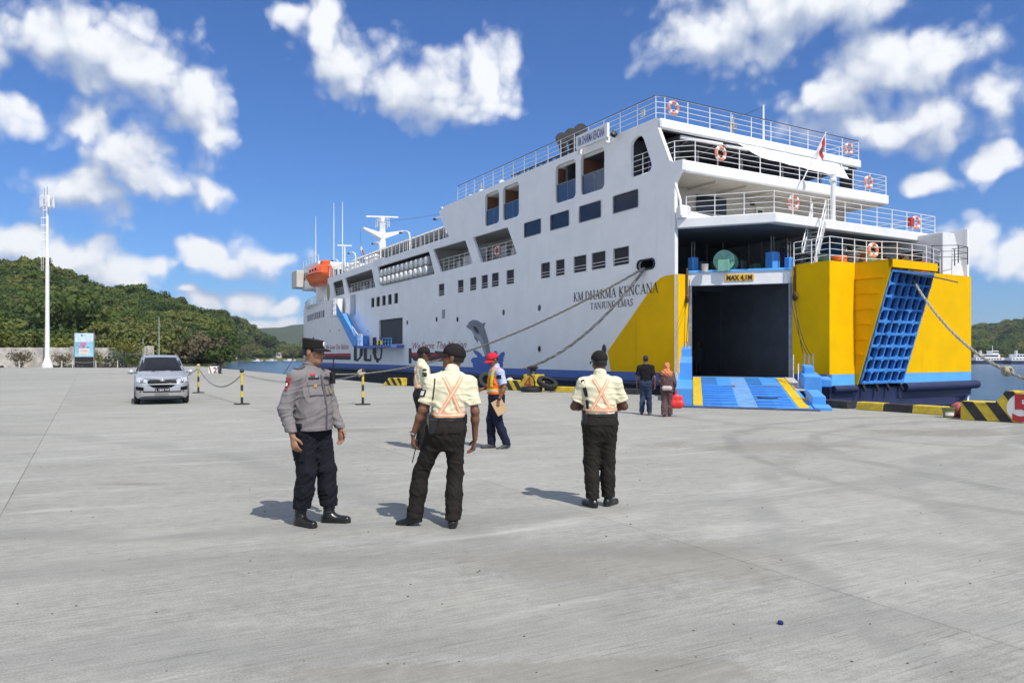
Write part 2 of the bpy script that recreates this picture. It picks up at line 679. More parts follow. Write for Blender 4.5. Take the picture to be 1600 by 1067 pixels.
def glass_panel():
    m = bpy.data.materials.new('smoked_glass_balustrade')
    m.use_nodes = True
    t = m.node_tree
    t.nodes.clear()
    q = NT(t)
    g = q.n('ShaderNodeBsdfGlossy')
    g.inputs['Roughness'].default_value = 0.05
    g.inputs['Color'].default_value = (0.16, 0.17, 0.19, 1)
    tr = q.n('ShaderNodeBsdfTransparent')
    tr.inputs['Color'].default_value = (0.20, 0.24, 0.30, 1)
    fr = q.n('ShaderNodeFresnel')
    fr.inputs['IOR'].default_value = 1.5
    mx = q.n('ShaderNodeMixShader')
    q.put(mx.inputs[0], fr.outputs[0])
    q.put(mx.inputs[1], tr.outputs[0])
    q.put(mx.inputs[2], g.outputs[0])
    o = q.n('ShaderNodeOutputMaterial')
    t.links.new(mx.outputs[0], o.inputs[0])
    return m


smoked = glass_panel()

# ------------------------------------------------------------------ the berth: axes along and across the ferry and its quay
BERTH = Vector((7.1, 33.5, 0.0))
BA = R(28.9)
U = Vector((-math.sin(BA), math.cos(BA), 0))      # towards the bow
V = Vector((math.cos(BA), math.sin(BA), 0))       # towards starboard


def G(s, t, z=0.0):
    p = BERTH + U * s + V * t
    return Vector((p.x, p.y, z))


def at(px, depth, z=0.0):
    """a place on the quay by bearing and distance"""
    return Vector(((px - 800) / FPX * depth, depth, z))


# ------------------------------------------------------------------ ground materials
def concrete_mat():
    m = bpy.data.materials.new('broomed_concrete')
    m.use_nodes = True
    t = m.node_tree
    t.nodes.clear()
    q = NT(t)
    pos = q.n('ShaderNodeNewGeometry').outputs['Position']
    rnd = q.n('ShaderNodeObjectInfo').outputs['Random']
    rel = q.vmath('SUBTRACT', pos, tuple(BERTH))
    s = q.vmath('DOT_PRODUCT', rel, tuple(U))
    tt = q.vmath('DOT_PRODUCT', rel, tuple(V))
    st = q.comb(tt, s, 0.0)
    big, _ = q.noise(pos, 0.16, 5.0, 0.6)
    mid, _ = q.noise(pos, 0.9, 6.0, 0.62)
    fine, _ = q.noise(pos, 9.0, 6.0, 0.7)
    grit, _ = q.noise(pos, 70.0, 3.0, 0.7)
    # worn, smeared traffic film dragged along the quay
    drag, _ = q.noise(q.vmath('MULTIPLY', st, (0.22, 1.6, 1.0)), 1.0, 5.0, 0.6, 0.6)
    val = q.math('MULTIPLY_ADD', q.math('SUBTRACT', big, 0.5), 0.22, 0.5)
    val = q.math('MULTIPLY_ADD', q.math('SUBTRACT', mid, 0.5), 0.20, val)
    val = q.math('MULTIPLY_ADD', q.math('SUBTRACT', drag, 0.5), 0.24, val)
    val = q.math('MULTIPLY_ADD', q.math('SUBTRACT', fine, 0.5), 0.42, val)
    val = q.math('MULTIPLY_ADD', q.math('SUBTRACT', grit, 0.5), 0.70, val)
    comb, _ = q.noise(q.vmath('MULTIPLY', st, (2.2, 30.0, 1.0)), 1.0, 4.0, 0.65)
    val = q.math('MULTIPLY_ADD', q.math('SUBTRACT', comb, 0.5), 0.46, val)
    val = q.math('MULTIPLY_ADD', q.math('SUBTRACT', rnd, 0.5), 0.08, val)
    col = q.mix(q.mapr(val, 0.2, 0.8), (0.178, 0.176, 0.157), (0.465, 0.459, 0.416))
    warm, _ = q.noise(pos, 0.35, 3.0, 0.5)
    col = q.mix(q.mapr(warm, 0.45, 0.75, 0.0, 0.30), col, (0.40, 0.375, 0.32))
    # broom grooves across each strip
    wob, _ = q.noise(pos, 0.8, 3.0, 0.5)
    ph = q.math('MULTIPLY_ADD', wob, 1.4, q.math('MULTIPLY', s, 2 * math.pi / 0.062))
    wv = q.math('SINE', ph)
    wn, _ = q.noise(pos, 3.0, 4.0, 0.6)
    wl, _ = q.noise(q.vmath('MULTIPLY', st, (1.2, 14.0, 1.0)), 1.0, 3.0, 0.6)
    gm = q.math('MULTIPLY', q.mapr(wv, 0.35, 1.0, 0.0, 1.0, True), q.mapr(wn, 0.40, 0.62, 0.0, 1.0))
    gm = q.math('MULTIPLY', gm, q.mapr(wl, 0.42, 0.66, 0.05, 1.0))
    col = q.mix(q.math('MULTIPLY', gm, 0.60), col, (0.16, 0.155, 0.145))
    # curved tyre marks of lorries turning on to the ramp
    tw, _ = q.noise(pos, 0.5, 2.0, 0.5)
    wav = q.math('MULTIPLY', q.math('SUBTRACT', tw, 0.5), 1.2)
    acc = None
    for (cx, cy, rad, wid, k) in [(12.5, 12.5, 8.6, 0.16, 1.0), (12.5, 12.5, 7.0, 0.16, 0.9), (15.5, 5.0, 13.2, 0.18, 0.7), (15.5, 5.0, 11.4, 0.18, 0.7),
                                  (-6.0, 27.0, 20.0, 0.24, 0.7), (6.4, 3.6, 3.15, 0.16, 0.9), (-20.0, -4.0, 22.5, 0.26, 0.6), (30.0, 30.0, 27.0, 0.2, 0.7), (2.0, -14.0, 20.6, 0.3, 0.65), (2.0, -14.0, 18.7, 0.25, 0.6)]:
        off = q.math('ABSOLUTE', q.math('SUBTRACT', q.math('SUBTRACT', q.vmath('DISTANCE', pos, (cx, cy, 0.0)), wav), rad))
        mk = q.mapr(off, wid * 0.3, wid * 1.6, k, 0.0, True)
        acc = mk if acc is None else q.math('MAXIMUM', acc, mk)
    acc = q.math('MULTIPLY', acc, q.mapr(q.math('ADD', mid, q.math('MULTIPLY', fine, 0.5)), 0.60, 0.90, 0.07, 0.52))
    col = q.mix(acc, col, (0.135, 0.135, 0.135))
    # damp and oily patches
    edge = q.math('MULTIPLY', q.math('SUBTRACT', q.math('ADD', mid, q.math('MULTIPLY', fine, 0.4)), 0.7), 2.2)
    acc = None
    for (cx, cy, rx, ry, k) in [(1.15, 6.15, 1.5, 0.75, 0.36), (-6.9, 8.8, 0.28, 0.2, 1.0), (1.6, 6.5, 0.42, 0.2, 0.5), (-4.9, 9.9, 0.5, 0.12, 0.7), (-8.0, 10.5, 0.55, 0.14, 0.6),
                                (4.5, 14.0, 2.4, 0.8, 0.45), (-3.5, 17.0, 1.4, 0.5, 0.5), (9.5, 16.5, 2.5, 0.9, 0.5), (0.2, 4.0, 1.6, 0.22, 0.45)]:
        v = q.vmath('MULTIPLY_ADD', pos, (1 / rx, 1 / ry, 0.0), (-cx / rx, -cy / ry, 0.0))
        mk = q.mapr(q.math('ADD', q.vmath('LENGTH', v), edge), 0.5, 1.1, k, 0.0, True)
        acc = mk if acc is None else q.math('MAXIMUM', acc, mk)
    col = q.mix(acc, col, (0.205, 0.192, 0.158))
    # pale scuffed laitance
    pale, _ = q.noise(q.vmath('MULTIPLY', st, (0.5, 2.4, 1.0)), 0.7, 6.0, 0.66, 0.4)
    col = q.mix(q.mapr(pale, 0.56, 0.76, 0.0, 0.5), col, (0.55, 0.54, 0.51))
    # dark pores
    por, _ = q.noise(pos, 34.0, 2.0, 0.5)
    col = q.mix(q.mapr(por, 0.70, 0.78, 0.0, 0.6), col, (0.15, 0.145, 0.135))
    b = q.n('ShaderNodeBsdfPrincipled')
    q.put(b.inputs['Base Color'], col)
    b.inputs['Roughness'].default_value = 0.88
    b.inputs['Specular IOR Level'].default_value = 0.25
    hgt = q.math('MULTIPLY_ADD', gm, -0.5, q.math('MULTIPLY_ADD', fine, 0.5, q.math('MULTIPLY', grit, 0.35)))
    q.put(b.inputs['Normal'], q.bump(hgt, 0.6, 0.006))
    o = q.n('ShaderNodeOutputMaterial')
    t.links.new(b.outputs[0], o.inputs[0])
    return m


concrete = concrete_mat()
joint_mat = M('dark_joint_grout', (0.10, 0.095, 0.085), 0.9, var=0.3, scale=3.0)
quay_wall_mat = M('weathered_quay_concrete', (0.22, 0.21, 0.19), 0.9, var=0.3, scale=0.8, bump=0.3, bscale=6.0)


def water_mat():
    m = bpy.data.materials.new('sea_water')
    m.use_nodes = True
    t = m.node_tree
    t.nodes.clear()
    q = NT(t)
    pos = q.n('ShaderNodeNewGeometry').outputs['Position']
    b = q.n('ShaderNodeBsdfPrincipled')
    f, _ = q.noise(q.vmath('MULTIPLY', pos, (0.02, 0.05, 1.0)), 1.0, 4.0, 0.55)
    q.put(b.inputs['Base Color'], q.mix(q.mapr(f, 0.35, 0.65), (0.018, 0.062, 0.130), (0.030, 0.095, 0.175)))
    b.inputs['Roughness'].default_value = 0.16
    b.inputs['IOR'].default_value = 1.33
    w1, _ = q.noise(q.vmath('MULTIPLY', pos, (0.5, 0.9, 1.0)), 1.0, 5.0, 0.62)
    w2, _ = q.noise(q.vmath('MULTIPLY', pos, (0.10, 0.22, 1.0)), 1.0, 3.0, 0.5)
    h = q.math('MULTIPLY_ADD', w2, 1.8, w1)
    q.put(b.inputs['Normal'], q.bump(h, 0.9, 0.55))
    o = q.n('ShaderNodeOutputMaterial')
    t.links.new(b.outputs[0], o.inputs[0])
    return m


# ------------------------------------------------------------------ water, quay
WATER = -2.0
sea = MB().quad((-3600, -400, WATER), (3600, -400, WATER), (3600, 4600, WATER), (-3600, 4600, WATER)).build('sea', water_mat())
tag(sea, kind='structure')

EDGE = -1.2
quay_poly = [(-70, EDGE), (-0.5, EDGE), (14.0, -7.1), (112.0, -7.1), (150.0, -60.0), (150.0, -190.0), (-70, -190.0)]
q_ = MB().prism([(G(s, t).x, G(s, t).y) for s, t in quay_poly], lambda a, b: (a, b, -6.0), lambda a, b: (a, b, -0.007))
quay = tag(q_.build('quay', quay_wall_mat), kind='structure')

strips = [-1.2]
tcur = -7.0
while tcur > -120:
    strips.append(tcur)
    tcur -= 5.4
slab_mesh = {}


def slab_piece(s0, s1, t0, t1, gap=0.004):
    L, W = s1 - s0 - 2 * gap, t1 - t0 - 2 * gap
    key = (round(L, 3), round(W, 3))
    if key not in slab_mesh:
        me = MB().box((0, 0, -0.06), (W, L, 0.12)).mesh('concrete_slab', bevel=0.004)
        me.materials.append(concrete)
        slab_mesh[key] = me
    p = G((s0 + s1) / 2, (t0 + t1) / 2, 0.0)
    o = link('concrete_slab', slab_mesh[key], quay, p, BA)
    return o


for k in range(len(strips) - 1):
    t1, t0 = strips[k], strips[k + 1]
    s = -60.0
    while s < 112:
        e = s + 12.0
        hi = -0.6 if k == 0 else 111.0
        if s >= hi:
            break
        slab_piece(s, min(e, hi), t0, t1)
        s = e
tri = [(-0.586, -1.35), (-0.586, -6.99), (13.6, -6.99)]
m_ = MB().prism([(G(s, t).x, G(s, t).y) for s, t in tri], lambda a, b: (a, b, -0.12), lambda a, b: (a, b, 0.0))
m_.build('concrete_slab', concrete, quay)


# kerb blocks along the edge of the quay, in black and yellow lengths
def kerb_run(pts, h=0.24, w=0.42, first=0, group='striped kerb lengths along the quay edge', label=None, unit=1.05):
    """one kerb: painted lengths side by side"""
    a, b = Vector(pts[0]), Vector(pts[1])
    d = (b - a)
    L = d.length
    d.normalize()
    nrm = Vector((-d.y, d.x, 0))
    root = thing('quay_kerb', label, 'kerb', tuple(a))
    n = max(1, round(L / unit))
    for i in range(n):
        p = d * (L * i / n)
        e = d * (L * (i + 1) / n)
        m = MB()
        hw = w / 2
        m.hexa([p - nrm * hw, e - nrm * hw, e + nrm * hw, p + nrm * hw,
                p - nrm * (hw - 0.04) + Vector((0, 0, h)), e - nrm * (hw - 0.04) + Vector((0, 0, h)), e + nrm * (hw - 0.04) + Vector((0, 0, h)), p + nrm * (hw - 0.04) + Vector((0, 0, h))])
        m.build('painted_length', warn_yellow if (i + first) % 2 == 0 else warn_black, root, bevel=0.02)
    return root


kerb_run((G(-8.05, -1.55), G(-10.0, -1.50)), label='short yellow and black kerb beside the foot of the blue ramp')
kerb_run((G(-10.3, -1.50), G(-13.0, -1.42)), label='yellow black and yellow kerb below the stowed stern ramp', unit=0.95)
kerb_run((G(4.2, -3.45), G(0.2, -1.75)), label='faded yellow and black kerb behind the walking couple', unit=1.2)
kerb_run((G(12.6, -6.85), G(10.6, -6.0)), label='far kerb piece between white shirted guards and black hull', unit=0.8)


def clip_convex(poly, clip):
    """part of a polygon inside a convex outline given counter-clockwise"""
    out = list(poly)
    for i in range(len(clip)):
        (ax, ay), (bx_, by_) = clip[i], clip[(i + 1) % len(clip)]
        src, out = out, []
        for j in range(len(src)):
            p, q_ = src[j - 1], src[j]
            dp = (bx_ - ax) * (p[1] - ay) - (by_ - ay) * (p[0] - ax)
            dq = (bx_ - ax) * (q_[1] - ay) - (by_ - ay) * (q_[0] - ax)
            if (dp >= 0) != (dq >= 0):
                k = dp / (dp - dq)
                out.append((p[0] + (q_[0] - p[0]) * k, p[1] + (q_[1] - p[1]) * k))
            if dq >= 0:
                out.append(q_)
        if not out:
            break
    return out


def bollard_block(pt, yaw, digit, label, w=2.1, stripes=True):
    """striped concrete mooring block: a low arm, a raised head and a painted number"""
    root = thing('mooring_block', label, 'mooring block', tuple(pt), yaw)
    xs = -0.40 if digit == '5' else 0.05
    prof = [(-w / 2, 0), (w / 2, 0), (w / 2, 0.78), (xs + 0.23, 0.78), (xs, 0.48), (-w / 2, 0.48)]
    m = MB().prism(prof, lambda a, b: (a, -0.35, b), lambda a, b: (a, 0.35, b))
    m.build('block', warn_yellow, root, bevel=0.025)
    # diagonal black bands on the face
    for i in range(4):
        x0 = -w / 2 + 0.06 + i * 0.56
        band = [(x0 + 0.30, 0.0), (x0 + 0.58, 0.0), (x0 + 0.02, 0.78), (x0 - 0.26, 0.78)]
        for part in ([(-w / 2, 0), (xs, 0), (xs, 0.48), (-w / 2, 0.48)], [(xs, 0), (w / 2, 0), (w / 2, 0.78), (xs + 0.23, 0.78), (xs, 0.48)]):
            pc = clip_convex(band, part)
            if len(pc) > 2:
                MB().prism(pc, lambda a, b: (a, -0.354, b), lambda a, b: (a, -0.340, b)).build('black_band', warn_black, root)
    # number disc and digit
    NX = 0.22 if digit == '5' else 0.55
    disc = [(NX + 0.40 * math.cos(a) * 0.92, 0.37 + 0.36 * math.sin(a)) for a in [2 * math.pi * i / 20 for i in range(20)]]
    MB().prism(disc, lambda a, b: (a, -0.362, b), lambda a, b: (a, -0.345, b)).build('number_plate', ring_white if digit == '5' else warn_yellow, root)
    text_part(digit, 0.92, lambda x, y: (NX - 0.24 + x, -0.366, 0.06 + y), red_paint, root, 'painted_number', bold=0.03 if digit == '5' else 0.0, width=0.46)
    # cast bollard on top
    b = MB().lathe([(0.20, 0.78), (0.17, 0.86), (0.13, 0.95), (0.14, 1.02), (0.25, 1.06), (0.27, 1.11), (0.20, 1.16), (0.05, 1.18)], 16, (0.55, 0.0, 0.0))
    b.build('bollard', black_paint, root, smooth=True)
    return root


blk5 = bollard_block(G(-15.2, -2.05), BA - R(78), '5', 'black and yellow mooring block with a big red number five', w=2.4)
blk4 = bollard_block(G(6.0, -4.15), BA - R(70), '4', 'worn mooring block numbered four behind the right hand guard', w=2.0)
blk3 = thing('edge_block', 'low black and yellow wedge at the quay edge left of the cream shirted guards', 'kerb block', tuple(G(14.9, -7.35)), BA - R(60))
wedge = [(-0.75, 0), (0.65, 0), (0.65, 0.42), (-0.3, 0.42)]
MB().prism(wedge, lambda a, b: (a, -0.25, b), lambda a, b: (a, 0.25, b)).build('block', warn_yellow, blk3, bevel=0.02)
for i in range(3):
    x0 = -0.55 + i * 0.45
    pc = clip_convex([(x0 + 0.25, 0.0), (x0 + 0.47, 0.0), (x0 + 0.17, 0.42), (x0 - 0.05, 0.42)], wedge)
    MB().prism(pc, lambda a, b: (a, -0.254, b), lambda a, b: (a, -0.24, b)).build('black_band', warn_black, blk3)


def tyre(pt, tilt, label, r=0.42, yaw=0.0, group=None):
    mtx = Matrix.Rotation(yaw, 3, 'Z') @ Matrix.Rotation(tilt, 3, 'X')
    prof = []
    m = MB()
    n, k = 24, 10
    sect = [(r - 0.20, -0.09), (r - 0.10, -0.12), (r - 0.02, -0.10), (r, -0.05), (r, 0.05), (r - 0.02, 0.10), (r - 0.10, 0.12), (r - 0.20, 0.09), (r - 0.17, 0.05), (r - 0.17, -0.05)]
    pts, fs = [], []
    for i in range(n):
        a = 2 * math.pi * i / n
        for (rr, z) in sect:
            pts.append(mtx @ Vector((rr * math.cos(a), rr * math.sin(a), z)))
    for i in range(n):
        for j in range(k):
            fs.append((i * k + j, i * k + (j + 1) % k, ((i + 1) % n) * k + (j + 1) % k, ((i + 1) % n) * k + j))
    m.add(pts, fs)
    o = m.build('old_tyre', black_rubber, None, smooth=True, loc=tuple(pt))
    tag(o, label, 'tyre', group)
    return o


tyre(G(4.5, -4.6, 0.13), 0.05, 'old tyre lying flat right of the block numbered four', 0.5)
tyre(G(4.1, -4.0, 0.42), 0.5, 'old tyre leaning over the flat tyre near block four', 0.5, 0.6)
tyre(G(-7.2, -2.1, 0.14), 0.02, 'tyre on the quay beside the ramp foot', 0.45)
tyre(G(9.5, -4.4, 0.40), R(75), 'black tyre standing left of the block numbered four', 0.42, 0.3)

# a white sack beside block four, a red sack and a tub by block five
def sack(pt, size, mat, name, label, cat, seed):
    r_ = np.random.default_rng(seed)
    m = MB().ell((0, 0, size[2] * 0.8), size, 16, 12)
    vv = []
    ph = r_.uniform(0, 6, 6)
    for (x, y, z) in m.v:
        k = 1 + 0.10 * math.sin(x * 14 + ph[0]) * math.sin(y * 12 + ph[1]) + 0.08 * math.sin(z * 17 + ph[2] + x * 6)
        vv.append((x * k, y * k, max(0.0, z * k)))
    m.v = vv
    o = m.build(name, mat, None, smooth=True, loc=tuple(pt))
    return tag(o, label, cat)


sack(G(8.0, -3.9), (0.45, 0.3, 0.28), M('dirty_white_sacking', (0.55, 0.54, 0.50), 0.9, var=0.25, scale=7, bump=0.4, bscale=18), 'rubbish_sack', 'dirty white sack on the quay left of block four', 'sack', 3)
sack(G(-13.55, -1.75), (0.26, 0.22, 0.20), M('faded_red_plastic', (0.42, 0.10, 0.09), 0.6, var=0.25, scale=9, bump=0.3, bscale=16), 'plastic_bag', 'faded red plastic bag between the kerb and block five', 'bag', 5)
sack(G(-13.85, -1.95), (0.20, 0.17, 0.19), M('maroon_plastic', (0.16, 0.03, 0.04), 0.6, var=0.25, scale=9, bump=0.3, bscale=16), 'plastic_bag', 'dark maroon plastic bag against block five', 'bag', 6)
tub = thing('paint_tub', 'small olive and white plastic tub by block five', 'tub', tuple(G(-13.55, -2.25)))
MB().lathe([(0.125, 0), (0.155, 0.24), (0.165, 0.24), (0.165, 0.27), (0.150, 0.27), (0.115, 0.03)], 18).build('tub_body', M('olive_plastic', (0.20, 0.22, 0.08), 0.5, var=0.15, scale=8), tub, smooth=True)
MB().add([(0.143 * math.cos(a) + 0.0, 0.143 * math.sin(a), z) for a in [R(-150 + 12 * i) for i in range(9)] for z in (0.06, 0.2)], [(2 * i, 2 * i + 2, 2 * i + 3, 2 * i + 1) for i in range(8)]).build('tub_label', ring_white, tub)
cap_ = MB().lathe([(0.016, 0.0), (0.0165, 0.012), (0.014, 0.016), (0.004, 0.016)], 14).build('bottle_cap', M('blue_plastic', (0.012, 0.015, 0.10), 0.4), None, smooth=True, loc=tuple(at(1219, 4.73, 0.001)))
cap_.rotation_euler = (R(12), R(8), 0)
cap_.scale = (1.1, 1.1, 1.1)
tag(cap_, 'small dark blue bottle cap alone on the concrete', 'bottle cap')

# loose grit on the apron
m_ = MB()
for i in range(260):
    d = 4.0 + 26 * rng.random() ** 1.6
    p = at(rng.uniform(-80, 1680), d)
    r_ = rng.uniform(0.002, 0.0065) * (1 + d / 30)
    m_.ell((p.x, p.y, r_ * 0.4), (r_ * rng.uniform(0.8, 1.8), r_ * rng.uniform(0.7, 1.2), r_ * 0.6), 5, 3)
tag(m_.build('grit', M('grit', (0.10, 0.095, 0.085), 0.9, var=0.4, scale=3)), 'scattered dark grit and crumbs on the concrete apron', 'grit', kind='stuff')

# ------------------------------------------------------------------ land and hills
def interp(x, xs, ys):
    return float(np.interp(x, xs, ys))


SKY_PX = [-900, -400, -100, 0, 60, 100, 130, 160, 200, 240, 300, 330, 350, 375, 400, 430, 460, 490]
SKY_Y = [440, 405, 416, 416, 412, 426, 441, 458, 460, 468, 486, 493, 490, 500, 515, 533, 546, 553]
RIDGE = [300, 300, 285, 280, 275, 285, 300, 330, 350, 380, 440, 460, 500, 570, 620, 660, 680, 690]


def coast(px):
    return interp(px, [-900, 330, 346, 350, 400, 470, 500], [96, 96, 100, 405, 530, 575, 600])


def n2(x, y, seed=0):
    return (math.sin(x * 0.043 + seed) * math.cos(y * 0.037 + seed * 1.7) + 0.5 * math.sin(x * 0.11 + y * 0.07 + seed * 2.3) + 0.3 * math.sin(x * 0.21 - y * 0.19 + seed))


def land_h(px, D):
    c = coast(px)
    if D < c:
        return -3.0
    dr = interp(px, SKY_PX, RIDGE)
    hr = 1.65 + (556 - interp(px, SKY_PX, SKY_Y)) / 1200 * dr - 4.2
    foot = max(121.0, c + 12)
    if D < foot:
        return -0.15 if px < 346 else -1.6 + 1.4 * (D - c) / (foot - c)
    r = (D - foot) / (dr - foot)
    if r < 1:
        e = r * r * (3 - 2 * r)
        k = 0.45 * r + 0.55 * e
    else:
        k = max(0.35, 1.0 - 0.35 * (r - 1))
    x = (px - 800) / 1200 * D
    return hr * k + n2(x, D, 1.0) * 1.2 * min(1, r * 3) * (0.4 if r > 0.85 else 1.0)


def polar_land(name, pxs, Ds, hf, mat):
    vv, ff = [], []
    for px in pxs:
        for D in Ds:
            p = at(px, D)
            vv.append((p.x, p.y, hf(px, D)))
    n = len(Ds)
    for i in range(len(pxs) - 1):
        for j in range(n - 1):
            ff.append((i * n + j, (i + 1) * n + j, (i + 1) * n + j + 1, i * n + j + 1))
    m = MB()
    m.add(vv, ff)
    return tag(m.build(name, mat, None, smooth=True), kind='structure')


def soil_mat(name, c1, c2, c3):
    m = bpy.data.materials.new(name)
    m.use_nodes = True
    t = m.node_tree
    t.nodes.clear()
    q = NT(t)
    pos = q.n('ShaderNodeNewGeometry').outputs['Position']
    f, _ = q.noise(pos, 0.03, 6.0, 0.6)
    f2, _ = q.noise(pos, 0.4, 6.0, 0.65)
    f3, _ = q.noise(pos, 0.015, 3.0, 0.5)
    col = q.mix(q.mapr(f2, 0.3, 0.7), c1, c2)
    col = q.mix(q.mapr(f3, 0.55, 0.7), col, c3)
    col = q.mix(q.mapr(f, 0.3, 0.7, 0.0, 0.35), col, c2)
    b = q.n('ShaderNodeBsdfPrincipled')
    q.put(b.inputs['Base Color'], col)
    b.inputs['Roughness'].default_value = 0.95
    b.inputs['Specular IOR Level'].default_value = 0.1
    q.put(b.inputs['Normal'], q.bump(f2, 0.8, 0.6))
    o = q.n('ShaderNodeOutputMaterial')
    t.links.new(b.outputs[0], o.inputs[0])
    return m


hill_soil = soil_mat('scrubby_hillside', (0.07, 0.095, 0.025), (0.12, 0.13, 0.045), (0.20, 0.16, 0.09))
pxs_l = list(np.concatenate([np.arange(-900, -100, 40), np.arange(-100, 505, 8)]))
polar_land('hillside', pxs_l, list(np.concatenate([np.linspace(94, 124, 7), np.linspace(132, 760, 64)])), land_h, hill_soil)


def right_h(px, D):
    sk = interp(px, [1380, 1480, 1517, 1560, 1600, 1680, 1800, 2000, 2400], [540, 524, 516, 508, 502, 488, 492, 480, 520])
    hr = 1.65 + (556 - sk) / 1200 * 760 - 4.5
    c = 420 + 12 * math.sin(px * 0.05)
    if D < c:
        return -3.0
    r = min(1.6, (D - c) / (760 - c))
    k = r * r * (3 - 2 * r) * 0.5 + 0.5 * r if r < 1 else max(0.3, 1 - 0.5 * (r - 1))
    x = (px - 800) / 1200 * D
    return -1.5 + (hr + 1.5) * k + n2(x, D, 4.0) * 1.6 * min(1, r * 3)


polar_land('hillside', list(np.arange(1380, 2420, 20)), list(np.linspace(400, 1000, 44)), right_h, hill_soil)


def far_h(px, D):
    sk = interp(px, [-200, 380, 410, 430, 455, 480, 560, 700, 900, 1100, 1300, 1500, 1700], [540, 520, 513, 512, 509, 507, 505, 515, 520, 512, 516, 520, 540])
    hr = 1.65 + (556 - sk) / 1200 * 2100
    r = (D - 1500) / 600
    if r <= 0:
        return -3.0
    k = math.sin(min(r, 1.3) * math.pi / 2) if r < 1 else 1 - 0.3 * (r - 1)
    x = (px - 800) / 1200 * D
    return -2 + hr * k + 5 * n2(x * 0.35, D * 0.35, 2.0) * min(1, r)


far_soil = soil_mat('distant_wooded_slopes', (0.035, 0.055, 0.025), (0.055, 0.075, 0.032), (0.08, 0.09, 0.045))
polar_land('far_hills', list(np.arange(-200, 1700, 16)), list(np.linspace(1480, 2600, 26)), far_h, far_soil)


# ------------------------------------------------------------------ trees
def leaf_mat(name, c_dark, c_light, c_dry, dry=0.5):
    m = bpy.data.materials.new(name)
    m.use_nodes = True
    t = m.node_tree
    t.nodes.clear()
    q = NT(t)
    pos = q.n('ShaderNodeNewGeometry').outputs['Position']
    rnd = q.n('ShaderNodeObjectInfo').outputs['Random']
    f, _ = q.noise(pos, 0.9, 3.0, 0.6)
    f3, _ = q.noise(pos, 0.02, 4.0, 0.6)
    col = q.mix(q.mapr(q.math('MULTIPLY_ADD', rnd, 0.5, q.math('MULTIPLY', f, 0.6)), 0.2, 0.9), c_dark, c_light)
    col = q.mix(q.math('MULTIPLY', q.mapr(q.math('MULTIPLY_ADD', rnd, 0.22, f3), 0.52, 0.72, 0.0, 1.0), dry), col, c_dry)
    d = q.n('ShaderNodeBsdfPrincipled')
    q.put(d.inputs['Base Color'], col)
    d.inputs['Roughness'].default_value = 0.6
    d.inputs['Specular IOR Level'].default_value = 0.25
    tr = q.n('ShaderNodeBsdfTranslucent')
    q.put(tr.inputs['Color'], q.mix(0.5, col, (0.12, 0.16, 0.02)))
    mx = q.n('ShaderNodeMixShader')
    mx.inputs[0].default_value = 0.32
    q.put(mx.inputs[1], d.outputs[0])
    q.put(mx.inputs[2], tr.outputs[0])
    o = q.n('ShaderNodeOutputMaterial')
    t.links.new(mx.outputs[0], o.inputs[0])
    return m


leaf_green = leaf_mat('green_leaves', (0.065, 0.112, 0.018), (0.175, 0.230, 0.040), (0.20, 0.19, 0.06), 0.55)
leaf_dark = leaf_mat('dark_green_leaves', (0.030, 0.068, 0.014), (0.085, 0.140, 0.028), (0.12, 0.14, 0.035), 0.4)
leaf_lime = leaf_mat('yellow_green_leaves', (0.13, 0.165, 0.022), (0.24, 0.255, 0.040), (0.21, 0.17, 0.05), 0.5)
leaf_dry = leaf_mat('dry_bare_twigs', (0.115, 0.090, 0.055), (0.185, 0.150, 0.095), (0.20, 0.16, 0.10), 0.5)
bark = M('grey_brown_bark', (0.13, 0.10, 0.075), 0.9, var=0.3, scale=3.0, bump=0.5, bscale=8)


def crown_mesh(seed, mat, n=1500, rx=3.6, rz=2.6, leaf=0.34, lobes=9, low=0.0, base=2.0):
    r_ = np.random.default_rng(seed)
    cs = []
    for i in range(lobes):
        a = r_.uniform(0, 2 * math.pi)
        k = r_.uniform(0.15, 0.72)
        cs.append((k * rx * math.cos(a), k * rx * math.sin(a), base + rz * r_.uniform(0.3 + low, 1.25), r_.uniform(0.32, 0.55) * rx))
    per = n // lobes
    P, N = [], []
    for (cx, cy, cz, cr) in cs:
        d = r_.normal(size=(per, 3))
        d /= np.linalg.norm(d, axis=1)[:, None]
        rad = cr * (0.55 + 0.5 * r_.random(per) ** 0.6)
        p = d * rad[:, None] * np.array([1, 1, 0.72]) + np.array([cx, cy, cz])
        P.append(p)
        N.append(d)
    P, N = np.concatenate(P), np.concatenate(N)
    N = N + r_.normal(size=N.shape) * 0.55 + np.array([0, 0, 0.3])
    N /= np.linalg.norm(N, axis=1)[:, None]
    T = np.cross(N, r_.normal(size=N.shape))
    T /= np.linalg.norm(T, axis=1)[:, None]
    B = np.cross(N, T)
    s = leaf * (0.6 + 0.8 * r_.random(len(P)))[:, None]
    q0, q1, q2, q3 = P - T * s, P + B * s * 0.62, P + T * s, P - B * s * 0.62
    vv = np.stack([q0, q1, q2, q3], 1).reshape(-1, 3)
    me = bpy.data.meshes.new('crown')
    nq = len(P)
    me.vertices.add(len(vv))
    me.vertices.foreach_set('co', vv.ravel())
    me.loops.add(nq * 4)
    me.loops.foreach_set('vertex_index', np.arange(nq * 4))
    me.polygons.add(nq)
    me.polygons.foreach_set('loop_start', np.arange(0, nq * 4, 4))
    me.update()
    me.validate()
    me.materials.append(mat)
    return me, cs


